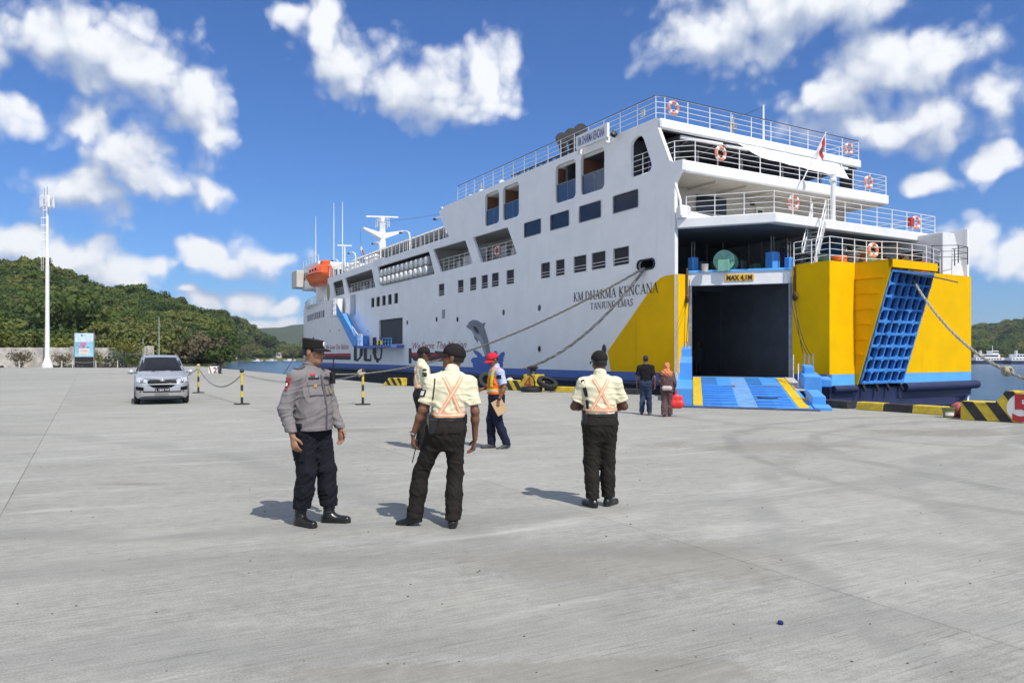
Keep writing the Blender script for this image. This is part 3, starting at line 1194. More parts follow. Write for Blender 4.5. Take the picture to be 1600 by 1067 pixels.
def trunk_mesh(cs, r=0.22, base=2.0, lean=0.2):
    m = MB()
    top = Vector((lean, 0.1, base + 0.9))
    m.tube([(0, 0, -0.4), (0.03, 0, 0.5), (lean * 0.5, 0.05, base * 0.55), top], [r * 1.4, r, r * 0.85, r * 0.7], 8)
    for (x, y, z, c) in cs:
        e = Vector((x, y, z))
        mid = top.lerp(e, 0.5) + Vector((0, 0, 0.15))
        m.tube([top - Vector((0, 0, 0.3)), mid, e], [r * 0.5, r * 0.33, r * 0.12], 5)
    return m


TREE_KINDS = []
for (seed, mat, n, rx, rz, leaf, lobes) in [(1, leaf_green, 1800, 3.6, 2.6, 0.30, 10), (2, leaf_dark, 2000, 3.9, 3.0, 0.30, 11), (3, leaf_lime, 1500, 3.2, 2.2, 0.28, 9),
                                            (4, leaf_green, 1600, 3.0, 3.2, 0.28, 9), (5, leaf_dry, 900, 3.0, 2.6, 0.20, 9), (6, leaf_dark, 1700, 3.2, 2.4, 0.30, 9)]:
    me, cs = crown_mesh(seed, mat, n, rx, rz, leaf, lobes)
    tm = trunk_mesh(cs).mesh('trunk', smooth=True)
    tm.materials.append(bark)
    TREE_KINDS.append((me, tm))


def tree(kind, pt, sc, rz, label, group=None, sz=1.0):
    root = thing('tree', label, 'tree', tuple(pt), rz, group)
    root.scale = (sc, sc, sc * sz)
    c = link('crown', TREE_KINDS[kind][0], root)
    link('trunk', TREE_KINDS[kind][1], root)
    return root, c


crown_obs = {}
front = [
    (1, 112, 128, 1.75, 'big dark round tree behind the wall right of the white mast', 1.05),
    (2, 20, 122, 1.05, 'yellow green tree above the wall at the left edge', 1.0),
    (0, 55, 121, 0.95, 'green tree behind the wall just left of the white mast', 1.0),
    (2, 95, 119, 0.85, 'small yellow green tree between white mast and billboard', 1.0),
    (3, 165, 124, 1.05, 'green tree behind the wall right of the billboard', 1.0),
    (0, 205, 126, 1.1, 'green tree behind the wall above the climbing plant', 1.0),
    (5, 238, 132, 0.95, 'dark tree at the right end of the wall', 1.0),
    (5, 268, 150, 1.0, 'dark green tree behind the silver car roof', 1.0),
    (4, 318, 170, 0.9, 'grey leafless tree left of the block numbered two', 1.0),
    (0, 300, 160, 0.9, 'green tree between the silver car and the block numbered two', 1.0),
    (2, 343, 185, 1.0, 'bright yellow green tree above the block numbered two', 1.05),
    (3, -30, 124, 1.2, 'tall green tree beyond the left end of the wall', 1.0),
    (5, 395, 560, 2.2, 'dark rounded tree on the far shore by the bare earth', 1.0),
    (1, 365, 470, 1.7, 'dark shore tree above the small white house', 1.0),
    (1, 420, 575, 2.3, 'dark shore tree nearest the ferry bow', 1.0),
    (0, 445, 590, 1.7, 'green shore tree beside the far boats', 1.0),
]
for i, (k, px, D, sc, lab, sz) in enumerate(front):
    p = at(px, D)
    p.z = land_h(px, D)
    r_, c_ = tree(k, p, sc, i * 1.3, lab, None, sz)
    crown_obs.setdefault(k, c_)
if 4 not in crown_obs:
    crown_obs[4] = crown_obs[0]


def scatter_forest(name, label, pts, scs, rots, kinds):
    """one mass of woodland: crowns on the points of a mesh"""
    me = bpy.data.meshes.new(name)
    me.from_pydata(pts, [], [])
    for nm, typ, data in (('sc', 'FLOAT', scs), ('rt', 'FLOAT', rots), ('kd', 'INT', kinds)):
        at_ = me.attributes.new(nm, typ, 'POINT')
        at_.data.foreach_set('value', data)
    o = link(name, me)
    ng = bpy.data.node_groups.new(name, 'GeometryNodeTree')
    ng.interface.new_socket('Geometry', in_out='INPUT', socket_type='NodeSocketGeometry')
    ng.interface.new_socket('Geometry', in_out='OUTPUT', socket_type='NodeSocketGeometry')
    nd, lk = ng.nodes, ng.links
    gi, go = nd.new('NodeGroupInput'), nd.new('NodeGroupOutput')
    jn = nd.new('GeometryNodeJoinGeometry')
    order = sorted(crown_obs)
    for k in reversed(order):
        oi = nd.new('GeometryNodeObjectInfo')
        oi.inputs['Object'].default_value = crown_obs[k]
        oi.inputs['As Instance'].default_value = True
        lk.new(oi.outputs['Geometry'], jn.inputs[0])
    ip = nd.new('GeometryNodeInstanceOnPoints')
    ip.inputs['Pick Instance'].default_value = True
    lk.new(gi.outputs[0], ip.inputs['Points'])
    lk.new(jn.outputs[0], ip.inputs['Instance'])

    def attr(nm, typ):
        a = nd.new('GeometryNodeInputNamedAttribute')
        a.data_type = typ
        a.inputs[0].default_value = nm
        return a.outputs[0]
    lk.new(attr('kd', 'INT'), ip.inputs['Instance Index'])
    cx = nd.new('ShaderNodeCombineXYZ')
    lk.new(attr('rt', 'FLOAT'), cx.inputs[2])
    lk.new(cx.outputs[0], ip.inputs['Rotation'])
    lk.new(attr('sc', 'FLOAT'), ip.inputs['Scale'])
    lk.new(ip.outputs[0], go.inputs[0])
    md = o.modifiers.new('trees', 'NODES')
    md.node_group = ng
    return tag(o, label, 'woodland', kind='stuff')


pts, scs, rots, kinds = [], [], [], []
nord = sorted(crown_obs)
while len(pts) < 4200:
    px = rng.uniform(-420, 500)
    dr = interp(px, SKY_PX, RIDGE)
    lo = max(124, coast(px) + 14)
    D = math.sqrt(rng.uniform(lo ** 2, (dr * 1.1) ** 2)) if rng.random() < 0.72 else rng.uniform(lo, dr)
    h = land_h(px, D)
    if h < 0.0:
        continue
    # bare earth cut above the far shore
    if 385 < px < 460 and 1.5 < h < 13 and rng.random() < 0.6:
        continue
    p = at(px, D)
    rel = (D - lo) / (dr - lo)
    s_ = rng.uniform(0.55, 1.25) * (0.72 if rel > 0.8 else 1.0) * (1.0 + 0.0008 * D)
    w = np.array([0.36, 0.20, 0.12, 0.22, 0.05 + (0.10 if rel > 0.7 else 0.0), 0.12])
    if px > 250 and rel < 0.35:
        w[4] += 0.12
    w = w[nord]
    kinds.append(int(rng.choice(len(nord), p=w / w.sum())))
    pts.append((p.x, p.y, h - 1.6 * s_))
    scs.append(s_)
    rots.append(rng.uniform(0, 6.28))
scatter_forest('woodland', 'dense green woodland covering the left hillside', pts, scs, rots, kinds)
pts, scs, rots, kinds = [], [], [], []
while len(pts) < 1700:
    px = rng.uniform(1400, 1900)
    D = rng.uniform(428, 800)
    h = right_h(px, D)
    if h < -1:
        continue
    p = at(px, D)
    s_ = rng.uniform(0.9, 1.9)
    w = np.array([0.4, 0.2, 0.08, 0.2, 0.02, 0.12])[nord]
    kinds.append(int(rng.choice(len(nord), p=w / w.sum())))
    pts.append((p.x, p.y, h - 1.8 * s_))
    scs.append(s_)
    rots.append(rng.uniform(0, 6.28))
scatter_forest('woodland', 'hazy green woodland on the hill right of the ferry', pts, scs, rots, kinds)

# ------------------------------------------------------------------ the ferry (mesh coordinates: x to starboard, y to the bow, z above the quay)
ferry = thing('ferry', 'large white and yellow car ferry moored with its blue stern ramp down', 'ferry', tuple(BERTH), BA)
BEAM = 14.6


def tc(s):
    """how far the port side has curved in at station s"""
    if s <= 34:
        return 0.0
    t = 3.55e-5 * (s - 34) ** 3
    if s > 84:
        t += 0.012 * (s - 84) ** 2
    return min(t, BEAM / 2)


def HP(off=0.0):
    return lambda s, z: (tc(s) - off, s, z)


def hull_pt(px, py):
    """station and height of a feature on the port side, from its bearing"""
    s = 0.0
    dx, dz = (px - 800) / FPX, (HORIZON - py) / FPX
    t = 0.0
    D = 30.0
    for _ in range(12):
        D = ((BERTH.x * V.x + BERTH.y * V.y) + t) / (dx * V.x + V.y)
        s = (dx * D - BERTH.x) * U.x + (D - BERTH.y) * U.y
        t = tc(s)
    return s, 1.65 + dz * D


def aft_pt(px, py, s):
    """offset and height of a feature on a face square to the ferry at station s"""
    dx, dz = (px - 800) / FPX, (HORIZON - py) / FPX
    D = (BERTH.x * U.x + BERTH.y * U.y + s) / (dx * U.x + U.y)
    t = (dx * D - BERTH.x) * V.x + (D - BERTH.y) * V.y
    return t, 1.65 + dz * D


def to_ship(p):
    d = Vector(p) - BERTH
    return Vector((d.dot(V), d.dot(U), p[2]))


Sx = hull_pt
# --- port side plating with its openings
top_line = [(1.14, 12.37), (24.6, 12.40), (25.7, 12.15), (25.2, 11.4), (23.9, 10.10), (57.0, 10.05), (57.3, 7.75), (74.0, 7.9), (90.0, 8.6)]
outer = [(0.0, 0.55)] + [(0.0, 7.62), (0.04, 8.9), (-0.02, 9.25), (-0.25, 9.55), (-0.48, 9.68), (-0.50, 10.12), (0.16, 10.15), (0.34, 10.25), (1.04, 11.70), (1.14, 11.90)] + top_line + [(92.0, 0.55)]
outer = outer[::-1]
holes = {}
bal = [(5.22, 7.30), (7.78, 9.76), (13.85, 15.85), (16.36, 18.28)]
bal_p = [rrect(a, b, 9.96, 12.02, 0.26) for a, b in bal]
arch = rpoly([(3.10, 10.02), (3.10, 11.72), (2.62, 11.92), (2.20, 11.78), (1.52, 10.28), (1.72, 10.02)], 0.22)
lows = []
for (a, b) in [(3.25, 4.44), (5.13, 6.28), (6.80, 7.93), (8.86, 9.70), (10.36, 11.25), (14.45, 15.34), (16.42, 17.29), (17.91, 18.74), (19.58, 20.45), (21.55, 22.38), (24.78, 25.70), (34.2, 35.0), (35.7, 36.5), (37.2, 38.05), (38.7, 39.55), (40.2, 41.0)]:
    lows.append([(a, 6.02), (b, 6.02), (b, 6.84), (a, 6.84)])
traps = [rpoly(p, 0.16) for p in ([(14.06, 7.72), (18.83, 7.70), (20.06, 9.52), (15.26, 9.50)], [(20.06, 7.78), (25.4, 7.72), (26.85, 9.54), (21.25, 9.50)],
                                   [(26.5, 7.70), (38.3, 7.72), (39.3, 9.50), (27.6, 9.50)], [(39.9, 7.76), (48.2, 7.80), (49.6, 9.45), (40.9, 9.48)], [(49.7, 7.85), (53.6, 7.88), (54.7, 9.40), (50.6, 9.42)])]
hawse = rrect(1.36, 2.58, 5.62, 6.05, 0.20)
recess = [(33.1, 2.62), (38.9, 2.62), (38.9, 4.78), (33.1, 4.78)]
bow_w = []
for i in range(9):
    a = Sx(480.5 + 3.05 * i, 496)[0]
    b = Sx(482.3 + 3.05 * i, 496)[0]
    bow_w.append([(b, 5.95), (a, 5.95), (a, 6.72), (b, 6.72)])
# big square windows of the upper row
wins = [[(a, 8.58), (b, 8.58), (b, 9.40), (a, 9.40)] for a, b in ((2.55, 4.49), (5.51, 7.45), (8.42, 10.29), (11.32, 13.21))]
wins = [rpoly(w, 0.07, 2) for w in wins]
all_holes = bal_p + [arch] + lows + traps + [hawse, recess] + bow_w + wins
grid = [(s, z) for s in np.arange(35, 92, 1.5) for z in (1.5, 3.0, 4.5, 5.5, 7.2)]
outer = densify(outer)
side = pierced(outer, all_holes, HP(0.0), HP(-0.16), grid)
side.build('port_side_plating', white, ferry)
# thin cut edge of the aft end of the plating
ae = [(0.0, 0.55), (0.0, 7.62), (0.04, 8.9), (-0.02, 9.25), (-0.25, 9.55), (-0.48, 9.68), (-0.50, 10.12), (0.16, 10.15), (0.34, 10.25), (1.04, 11.70), (1.14, 11.90)]
m_ = MB()
for i in range(len(ae) - 1):
    (s0, z0), (s1, z1) = ae[i], ae[i + 1]
    m_.quad((0, s0, z0), (0, s1, z1), (0.18, s1, z1), (0.18, s0, z0))
m_.build('plating_edge', white_trim, ferry)


def side_panel(poly, off, mat, name, parent=ferry):
    """painted sheet that follows the port side"""
    ss = [p[0] for p in poly]
    g = [(s, z) for s in np.arange(min(ss) + 0.5, max(ss), 1.5) for z in np.linspace(min(p[1] for p in poly) + 0.05, max(p[1] for p in poly) - 0.05, 3)] if max(ss) > 34 else []
    return pierced(densify(poly), [], HP(off), None, g).build(name, mat, parent)


# boot-topping, stripe, yellow quarter
def band(z0, z1, off, mat, name, s0=0.0, s1=92.0):
    st = [s for s in np.arange(s0, s1 + 0.1, 2.0)]
    m = MB()
    for i in range(len(st) - 1):
        a, b = st[i], st[i + 1]
        m.quad((tc(a) - off, a, z0), (tc(b) - off, b, z0), (tc(b) - off, b, z1), (tc(a) - off, a, z1))
    return m.build(name, mat, ferry)


band(-3.2, 0.52, 0.0, black_hull, 'hull_bottom')
band(0.50, 0.90, 0.008, side_blue, 'blue_stripe')
m_ = MB()
for z_, r_ in ((0.36, 0.13),):
    m_.tube([(tc(s) - 0.08, s, z_) for s in np.arange(0, 92, 2.0)], r_, 8)
m_.build('rubbing_strake', navy, ferry, smooth=True)
side_panel([(0.002, 0.902), (4.68, 0.902), (4.95, 1.87), (1.32, 4.94), (0.95, 5.14), (0.55, 5.20), (0.002, 5.20)][::-1], 0.005, yellow, 'yellow_quarter')


# windows
def window(poly, mat, frame=0.05, bars=0, parent=ferry, name='window'):
    fr = MB()
    n = len(poly)
    cx = sum(p[0] for p in poly) / n
    cz = sum(p[1] for p in poly) / n
    big = [(cx + (p[0] - cx) * (1 + frame / max(0.1, abs(p[0] - cx))), cz + (p[1] - cz) * (1 + frame / max(0.1, abs(p[1] - cz)))) for p in poly]
    f_out, f_in = HP(0.014), HP(-0.05)
    fr.add([f_out(*p) for p in big] + [f_out(*p) for p in poly] + [f_in(*p) for p in poly],
           [(i, (i + 1) % n, n + (i + 1) % n, n + i) for i in range(n)] + [(n + i, n + (i + 1) % n, 2 * n + (i + 1) % n, 2 * n + i) for i in range(n)])
    w = fr.build(name, grey_frame, parent)
    MB().quad(*[HP(-0.06)(*p) for p in poly]).build('pane', mat, w)
    if bars:
        s0, s1 = min(p[0] for p in poly), max(p[0] for p in poly)
        z0 = min(p[1] for p in poly)
        for k in range(bars):
            z = z0 + 0.14 + 0.16 * k
            MB().bar((tc(s0) - 0.005, s0, z), (tc(s1) - 0.005, s1, z), 0.018, 5).build('guard_bar', white_trim, w)
    return w


grey_frame = M('grey_window_frame', (0.42, 0.43, 0.45), 0.5, var=0.1)
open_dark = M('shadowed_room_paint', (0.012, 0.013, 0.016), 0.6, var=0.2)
for w in wins:
    window(w, dark_glass, 0.035)
for i, w in enumerate(lows):
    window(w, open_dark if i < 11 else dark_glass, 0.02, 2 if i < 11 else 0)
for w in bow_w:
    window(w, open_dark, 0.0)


def porthole(s, z, r=0.2, ry=None):
    m = MB()
    ring = [(s + r * math.cos(a), z + (ry or r) * math.sin(a)) for a in [2 * math.pi * i / 18 for i in range(18)]]
    m.prism(ring, HP(0.012), HP(0.0))
    p = m.build('porthole', grey_frame, ferry)
    MB().prism([(s + (a - s) * 0.82, z + (b - z) * 0.82) for a, b in ring], HP(0.018), HP(0.01)).build('pane', dark_glass, p)


for (px, py) in ((843, 481), (787, 488), (682.5, 499), (843, 545), (944, 546), (636.5, 504), (715, 499)):
    s_, z_ = Sx(px, py)
    porthole(s_, z_, 0.17 if px != 944 else 0.2, 0.20 if px != 944 else 0.28)
for (px, py) in ((516, 517), (530, 516), (575, 517)):
    s_, z_ = Sx(px, py)
    porthole(s_, z_, 0.12)
# vent louvre
a, b = Sx(691, 483)[0], Sx(695.5, 483)[0]
lv = MB().prism([(a, 4.35), (b, 4.35), (b, 4.98), (a, 4.98)], HP(0.03), HP(0.0)).build('vent', grey_frame, ferry)
for k in range(6):
    MB().prism([(a - 0.04, 4.40 + k * 0.095), (b + 0.04, 4.40 + k * 0.095), (b + 0.04, 4.44 + k * 0.095), (a - 0.04, 4.44 + k * 0.095)], HP(0.05), HP(0.03)).build('louvre', steel, lv)
# black draught-mark panel
a, b = Sx(639, 560)[0], Sx(643, 560)[0]
MB().prism([(b, 1.05), (a, 1.05), (a, 2.25), (b, 2.25)], HP(0.02), HP(0.0)).build('draught_panel', text_black, ferry)

# rooms behind the openings
def room(s0, s1, z0, z1, depth, wall, ceil, floor, name='recess_room', t0=0.155):
    """shallow room behind an opening of the side"""
    m = MB()
    tt = max(tc(s0), tc(s1))
    A, B = tc(s0) + t0, tc(s1) + t0
    m.quad((tt + depth, s0, z0), (tt + depth, s1, z0), (tt + depth, s1, z1), (tt + depth, s0, z1))
    o = m.build(name, wall, ferry)
    MB().quad((A, s0, z1), (B, s1, z1), (tt + depth, s1, z1), (tt + depth, s0, z1)).build('ceiling', ceil, o)
    MB().quad((A, s0, z0), (B, s1, z0), (tt + depth, s1, z0), (tt + depth, s0, z0)).build('floor', floor, o)
    MB().quad((A, s0, z0), (tt + depth, s0, z0), (tt + depth, s0, z1), (A, s0, z1)).build('end_wall', wall, o)
    e = MB().quad((B, s1, z0), (tt + depth, s1, z0), (tt + depth, s1, z1), (B, s1, z1)).build('end_wall', wall, o)
    return o, e


for (a, b), poly in zip(bal, bal_p):
    o, e = room(a - 0.05, b + 0.05, 9.90, 12.06, 1.5, cream, beige_wall, grey_int, 'balcony')
    e.data.materials.clear()
    e.data.materials.append(brown_wall)
    MB().quad((0.10, a - 0.1, 9.97), (0.10, b + 0.1, 9.97), (0.10, b + 0.1, 10.98), (0.10, a - 0.1, 10.98)).build('glass_balustrade', smoked, o)
    MB().bar((0.10, a - 0.1, 10.99), (0.10, b + 0.1, 10.99), 0.022).build('handrail', steel, o)
    MB().bar((0.10, (a + b) / 2 - 0.1, 9.97), (0.10, (a + b) / 2 - 0.1, 10.98), 0.018).build('baluster', steel, o)
    MB().bx(1.42, 1.49, a + 0.25, a + 0.95, 9.93, 11.7).build('door', dark_glass, o)
    MB().box((0.5, a + 0.25, 11.88), (0.25, 0.25, 0.2)).build('deck_lamp', black_paint, o)
for poly in lows[:0]:
    pass
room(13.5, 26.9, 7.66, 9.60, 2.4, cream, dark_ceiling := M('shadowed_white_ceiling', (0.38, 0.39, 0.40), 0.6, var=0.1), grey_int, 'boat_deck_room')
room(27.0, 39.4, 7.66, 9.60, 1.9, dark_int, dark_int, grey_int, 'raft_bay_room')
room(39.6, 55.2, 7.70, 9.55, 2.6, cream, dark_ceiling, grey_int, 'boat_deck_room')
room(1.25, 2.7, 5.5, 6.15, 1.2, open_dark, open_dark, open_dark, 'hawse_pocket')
# thick lip round the hawse hole
MB().tube([(-0.02, s, z) for s, z in hawse], 0.05, 6, closed=True).build('hawse_lip', black_paint, ferry, smooth=True)
# rails, lockers, hatches seen through the boat deck openings
for (a, b) in ((14.2, 19.6), (20.2, 26.4), (40.3, 49.2), (49.8, 54.4)):
    railing([(tc(a) + 0.30, a, 7.70), (tc(b) + 0.30, b, 7.70)], 1.0, 4, 0.95).build('railing', white_trim, ferry)
m_ = MB()
for s_ in (14.9, 20.6, 21.8):
    m_ = MB().lathe([(0.36, 7.68), (0.36, 8.75), (0.44, 8.78), (0.42, 8.98), (0.26, 9.12), (0.05, 9.16)], 14, (1.0, s_, 0))
    m_.build('mushroom_vent', white_trim, ferry, smooth=True)
for (s_, w_, h_, mt) in ((16.4, 0.9, 0.75, cream), (17.9, 0.7, 1.1, grey_frame), (23.4, 1.2, 1.0, cream), (24.7, 0.7, 0.8, grey_frame), (42.2, 1.4, 1.5, cream), (44.6, 0.8, 1.1, steel), (46.8, 1.3, 0.8, cream), (51.5, 1.4, 1.0, cream)):
    MB().box((tc(s_) + 1.5, s_, 7.68 + h_ / 2), (0.8, w_, h_)).build('deck_locker', mt, ferry, bevel=0.02)
    MB().bx(tc(s_) + 2.30, tc(s_) + 2.36, s_ - 1.0, s_ - 0.3, 7.72, 9.2).build('door', steel, ferry)

# --- liferaft canisters: two racks of white drums lying side by side
ORD = ['first', 'second', 'third', 'fourth', 'fifth', 'sixth', 'seventh', 'eighth', 'ninth', 'tenth', 'eleventh']
for row, (z_, t_) in enumerate(((8.10, 0.22), (8.86, 0.42))):
    for i in range(11):
        s_ = 27.9 + i * 1.0 + 0.25 * row
        root = thing('liferaft', ORD[i] + ' white liferaft canister from the stern in the ' + ('lower' if row == 0 else 'upper') + ' row', 'liferaft', tuple(BERTH + V * (tc(s_) + t_) + U * s_ + Vector((0, 0, z_))), BA, 'white liferaft canisters in the side bay')
        mx = Matrix.Rotation(R(90), 3, 'Y')
        MB().lathe([(0.05, -0.66), (0.24, -0.64), (0.33, -0.54), (0.35, -0.06), (0.38, -0.05), (0.38, 0.05), (0.35, 0.06), (0.33, 0.54), (0.24, 0.64), (0.05, 0.66)], 14, (0.1, 0, 0), mx).build('canister', raft_white, root, smooth=True)
        for k in (-0.32, 0.32):
            MB().torus((0.1 + k, 0, 0), 0.36, 0.014, Matrix.Rotation(R(90), 3, 'Y'), 16, 5).build('strap', steel, root)

# --- balcony-like arch near the stern: dark lobby and its rail
lob, _ = room(1.5, 3.3, 9.95, 11.9, 1.6, dark_int, dark_int, grey_int, 'lobby')
for ch in list(lob.children):
    if ch.name.startswith('end_wall') and min(v.co.y for v in ch.data.vertices) < 2:
        bpy.data.objects.remove(ch)
railing([(0.12, 1.55, 10.05), (0.12, 3.15, 10.05)], 0.98, 4, 0.9).build('railing', white_trim, ferry)


# --- gangway recess in the side, with its blue platform and stair
o, e = room(33.0, 39.0, 2.56, 4.84, 1.6, white, white, grey_int, 'gangway_recess')
MB().bx(1.70, 1.76, 34.3, 35.1, 2.58, 4.2).build('door', dark_glass, o)
MB().bx(1.70, 1.76, 36.4, 37.3, 2.58, 4.35).build('door', text_black, o)
text_part('Ferry', 1.25, lambda x, y: (1.735, 34.2 - x, 2.95 + y), dark_red, o, shear=0.25, width=1.1)
plat = MB().bx(-1.1, 0.5, 32.8, 42.0, 2.34, 2.54).build('gangway_platform', side_blue, ferry)
for i in range(4):
    MB().bx(-0.9, -0.5, 35.4 + i * 0.45, 35.6 + i * 0.45, 2.542, 2.95).build('striped_stop', warn_yellow if i % 2 else text_black, plat)
railing([(-1.05, 32.9, 2.54), (-1.05, 35.0, 2.54)], 0.55, 2, 0.7).build('railing', stripe_blue, plat)
stair = MB()
stair.hexa([(-1.15, 42.3, 2.5), (-0.15, 42.3, 2.5), (-0.15, 42.8, 2.5), (-1.15, 42.8, 2.5), (-1.15, 47.6, 5.75), (-0.15, 47.6, 5.75), (-0.15, 48.1, 5.75), (-1.15, 48.1, 5.75)])
st = stair.build('gangway_stair', ramp_blue, ferry)
m_ = MB()
m_.quad((-1.18, 42.4, 2.5), (-1.18, 48.0, 5.7), (-1.18, 48.0, 6.75), (-1.18, 42.4, 3.6))
m_.build('stair_side', ramp_blue, st)
for i in range(14):
    f = i / 13
    MB().bx(-1.14, -0.16, 42.6 + 5.2 * f, 42.85 + 5.2 * f, 2.55 + 3.2 * f, 2.60 + 3.2 * f).build('tread', stripe_blue, st)
MB().bx(-1.2, -0.1, 41.6, 42.9, 2.56, 3.5).build('stair_foot_housing', ramp_blue, ferry, bevel=0.04)
railing([(-1.12, 43.2, 3.4), (-1.12, 41.4, 2.55), (-1.12, 40.2, 2.55)], 1.0, 2, 0.8, 0.03, 0.04).build('railing', white_trim, st)
cage = MB()
cage.bx(-1.1, -0.04, 47.9, 50.6, 5.55, 5.72)
cg = cage.build('gangway_landing', white_trim, ferry)
railing([(-0.05, 50.55, 5.72), (-1.05, 50.55, 5.72), (-1.05, 48.0, 5.72)], 1.5, 3, 0.5, 0.03, 0.04).build('railing', white_trim, cg)
MB().bx(-1.0, -0.1, 49.5, 50.4, 5.72, 7.35).build('landing_hut', white_trim, cg, bevel=0.03)
MB().bx(-0.012, 0.02, 45.9, 47.3, 5.65, 7.55).build('side_door', grey_frame, ferry)

# --- lettering and emblems of the port side
def side_text(txt, size, s0, z0, mat, width, off=0.011, name='lettering', **kw):
    return text_part(txt, size, lambda x, y: (tc(s0 - x) - off, s0 - x, z0 + y), mat, ferry, name, width=width, **kw)


# a plain serif alphabet, drawn as strokes: (x0, y0, x1, y1, thickness)
SERIF = {
    'K': (0.74, [(0.14, 0, 0.14, 1, .15), (0.16, 0.42, 0.62, 1, .07), (0.26, 0.55, 0.66, 0, .15)], [(0.14, 0), (0.14, 1), (0.64, 0), (0.6, 1)]),
    'M': (0.92, [(0.12, 0, 0.12, 1, .06), (0.13, 1, 0.45, 0.05, .14), (0.45, 0.05, 0.76, 1, .06), (0.79, 0, 0.79, 1, .15)], [(0.12, 0), (0.79, 0), (0.1, 1), (0.81, 1)]),
    '.': (0.28, [(0.13, 0, 0.13, 0.14, .14)], []),
    'D': (0.80, [(0.14, 0, 0.14, 1, .15), (0.14, .97, .42, .97, .06), (.42, .97, .64, .78, .10), (.64, .78, .68, .5, .15), (.68, .5, .64, .22, .15), (.64, .22, .42, .03, .10), (.42, .03, .14, .03, .06)], [(0.14, 0), (0.14, 1)]),
    'H': (0.84, [(0.14, 0, 0.14, 1, .15), (0.7, 0, 0.7, 1, .15), (.14, .5, .7, .5, .06)], [(0.14, 0), (0.14, 1), (.7, 0), (.7, 1)]),
    'A': (0.78, [(0.10, 0, 0.38, 1, .06), (0.38, 1, 0.68, 0, .15), (.2, .33, .58, .33, .06)], [(0.1, 0), (.68, 0)]),
    'R': (0.76, [(0.14, 0, 0.14, 1, .15), (.14, .97, .42, .97, .06), (.42, .97, .58, .86, .1), (.58, .86, .58, .64, .14), (.58, .64, .42, .51, .1), (.42, .51, .14, .51, .06), (.34, .5, .66, 0, .15)], [(0.14, 0), (0.14, 1), (.68, 0)]),
    'E': (0.68, [(0.14, 0, 0.14, 1, .15), (.14, .97, .58, .97, .06), (.14, .5, .46, .5, .06), (.14, .03, .6, .03, .06), (.58, 1, .58, .8, .05), (.6, 0, .6, .22, .05), (.46, .62, .46, .38, .05)], [(0.14, 0), (0.14, 1)]),
    'N': (0.82, [(0.12, 0, 0.12, 1, .06), (0.12, 1, 0.68, 0, .15), (.7, 0, .7, 1, .06)], [(0.12, 0), (0.1, 1), (.7, 1)]),
    'C': (0.76, [(.62, .8, .5, .95, .1), (.5, .95, .32, .97, .07), (.32, .97, .15, .78, .12), (.15, .78, .11, .5, .15), (.11, .5, .15, .22, .15), (.15, .22, .32, .03, .12), (.32, .03, .5, .05, .07), (.5, .05, .64, .22, .06), (.63, 1, .63, .72, .05)], []),
    'T': (0.72, [(.35, 0, .35, 1, .15), (.05, .97, .65, .97, .06), (.06, 1, .06, .78, .05), (.64, 1, .64, .78, .05)], [(.35, 0)]),
    'J': (0.50, [(.32, .2, .32, 1, .15), (.32, .2, .2, .02, .1), (.2, .02, .06, .1, .1)], [(.32, 1)]),
    'U': (0.80, [(.14, .3, .14, 1, .15), (.14, .3, .26, .05, .12), (.26, .05, .46, .02, .1), (.46, .02, .62, .14, .08), (.62, .14, .66, .4, .06), (.66, .4, .66, 1, .06)], [(.14, 1), (.66, 1)]),
    'G': (0.80, [(.62, .8, .5, .95, .1), (.5, .95, .32, .97, .07), (.32, .97, .15, .78, .12), (.15, .78, .11, .5, .15), (.11, .5, .15, .22, .15), (.15, .22, .32, .03, .12), (.32, .03, .6, .08, .07), (.64, 0.04, .64, .42, .14), (.63, 1, .63, .74, .05)], [(.64, .42)]),
    'S': (0.58, [(.46, .82, .34, .97, .08), (.34, .97, .16, .92, .1), (.16, .92, .12, .72, .13), (.12, .72, .42, .38, .15), (.42, .38, .44, .18, .13), (.44, .18, .3, .03, .1), (.3, .03, .1, .12, .08), (.47, 1, .47, .74, .05), (.09, 0, .09, .26, .05)], []),
    'L': (0.66, [(0.14, 0, 0.14, 1, .15), (.14, .03, .58, .03, .06), (.58, 0, .58, .26, .05)], [(0.14, 0), (0.14, 1)]),
    ' ': (0.34, [], []),
}


def serif_quads(txt, track=0.06, heavy=1.0):
    x = 0.0
    out = []
    for ch in txt:
        w, strokes, feet = SERIF[ch]
        for (x0, y0, x1, y1, th) in strokes:
            th *= heavy
            if abs(y1 - y0) < 0.02 and abs(x1 - x0) > 0.03 or (abs(x1 - x0) > 0.05 and abs(y1 - y0) < 0.1):
                h = th / 2
                out.append([(x + x0, y0 - h), (x + x1, y1 - h), (x + x1, y1 + h), (x + x0, y0 + h)])
            else:
                h = th / 2
                out.append([(x + x0 - h, y0), (x + x0 + h, y0), (x + x1 + h, y1), (x + x1 - h, y1)])
        for (fx, fy) in feet:
            yy = 0.0 if fy < 0.25 else fy - 0.045
            out.append([(x + fx - 0.14, yy), (x + fx + 0.14, yy), (x + fx + 0.14, yy + 0.045), (x + fx - 0.14, yy + 0.045)])
        x += w + track
    return out, x - track


def side_serif(txt, s0, z0, hgt, width, mat, off=0.012, heavy=1.0):
    qs, w = serif_quads(txt, 0.06, heavy)
    m = MB()
    k = 0
    for qd in qs:
        k += 1
        o = off + 0.0008 * (k % 7)
        m.quad(*[(tc(s0 - a / w * width) - o, s0 - a / w * width, z0 + b * hgt) for a, b in qd])
    return m.build('lettering', mat, ferry)


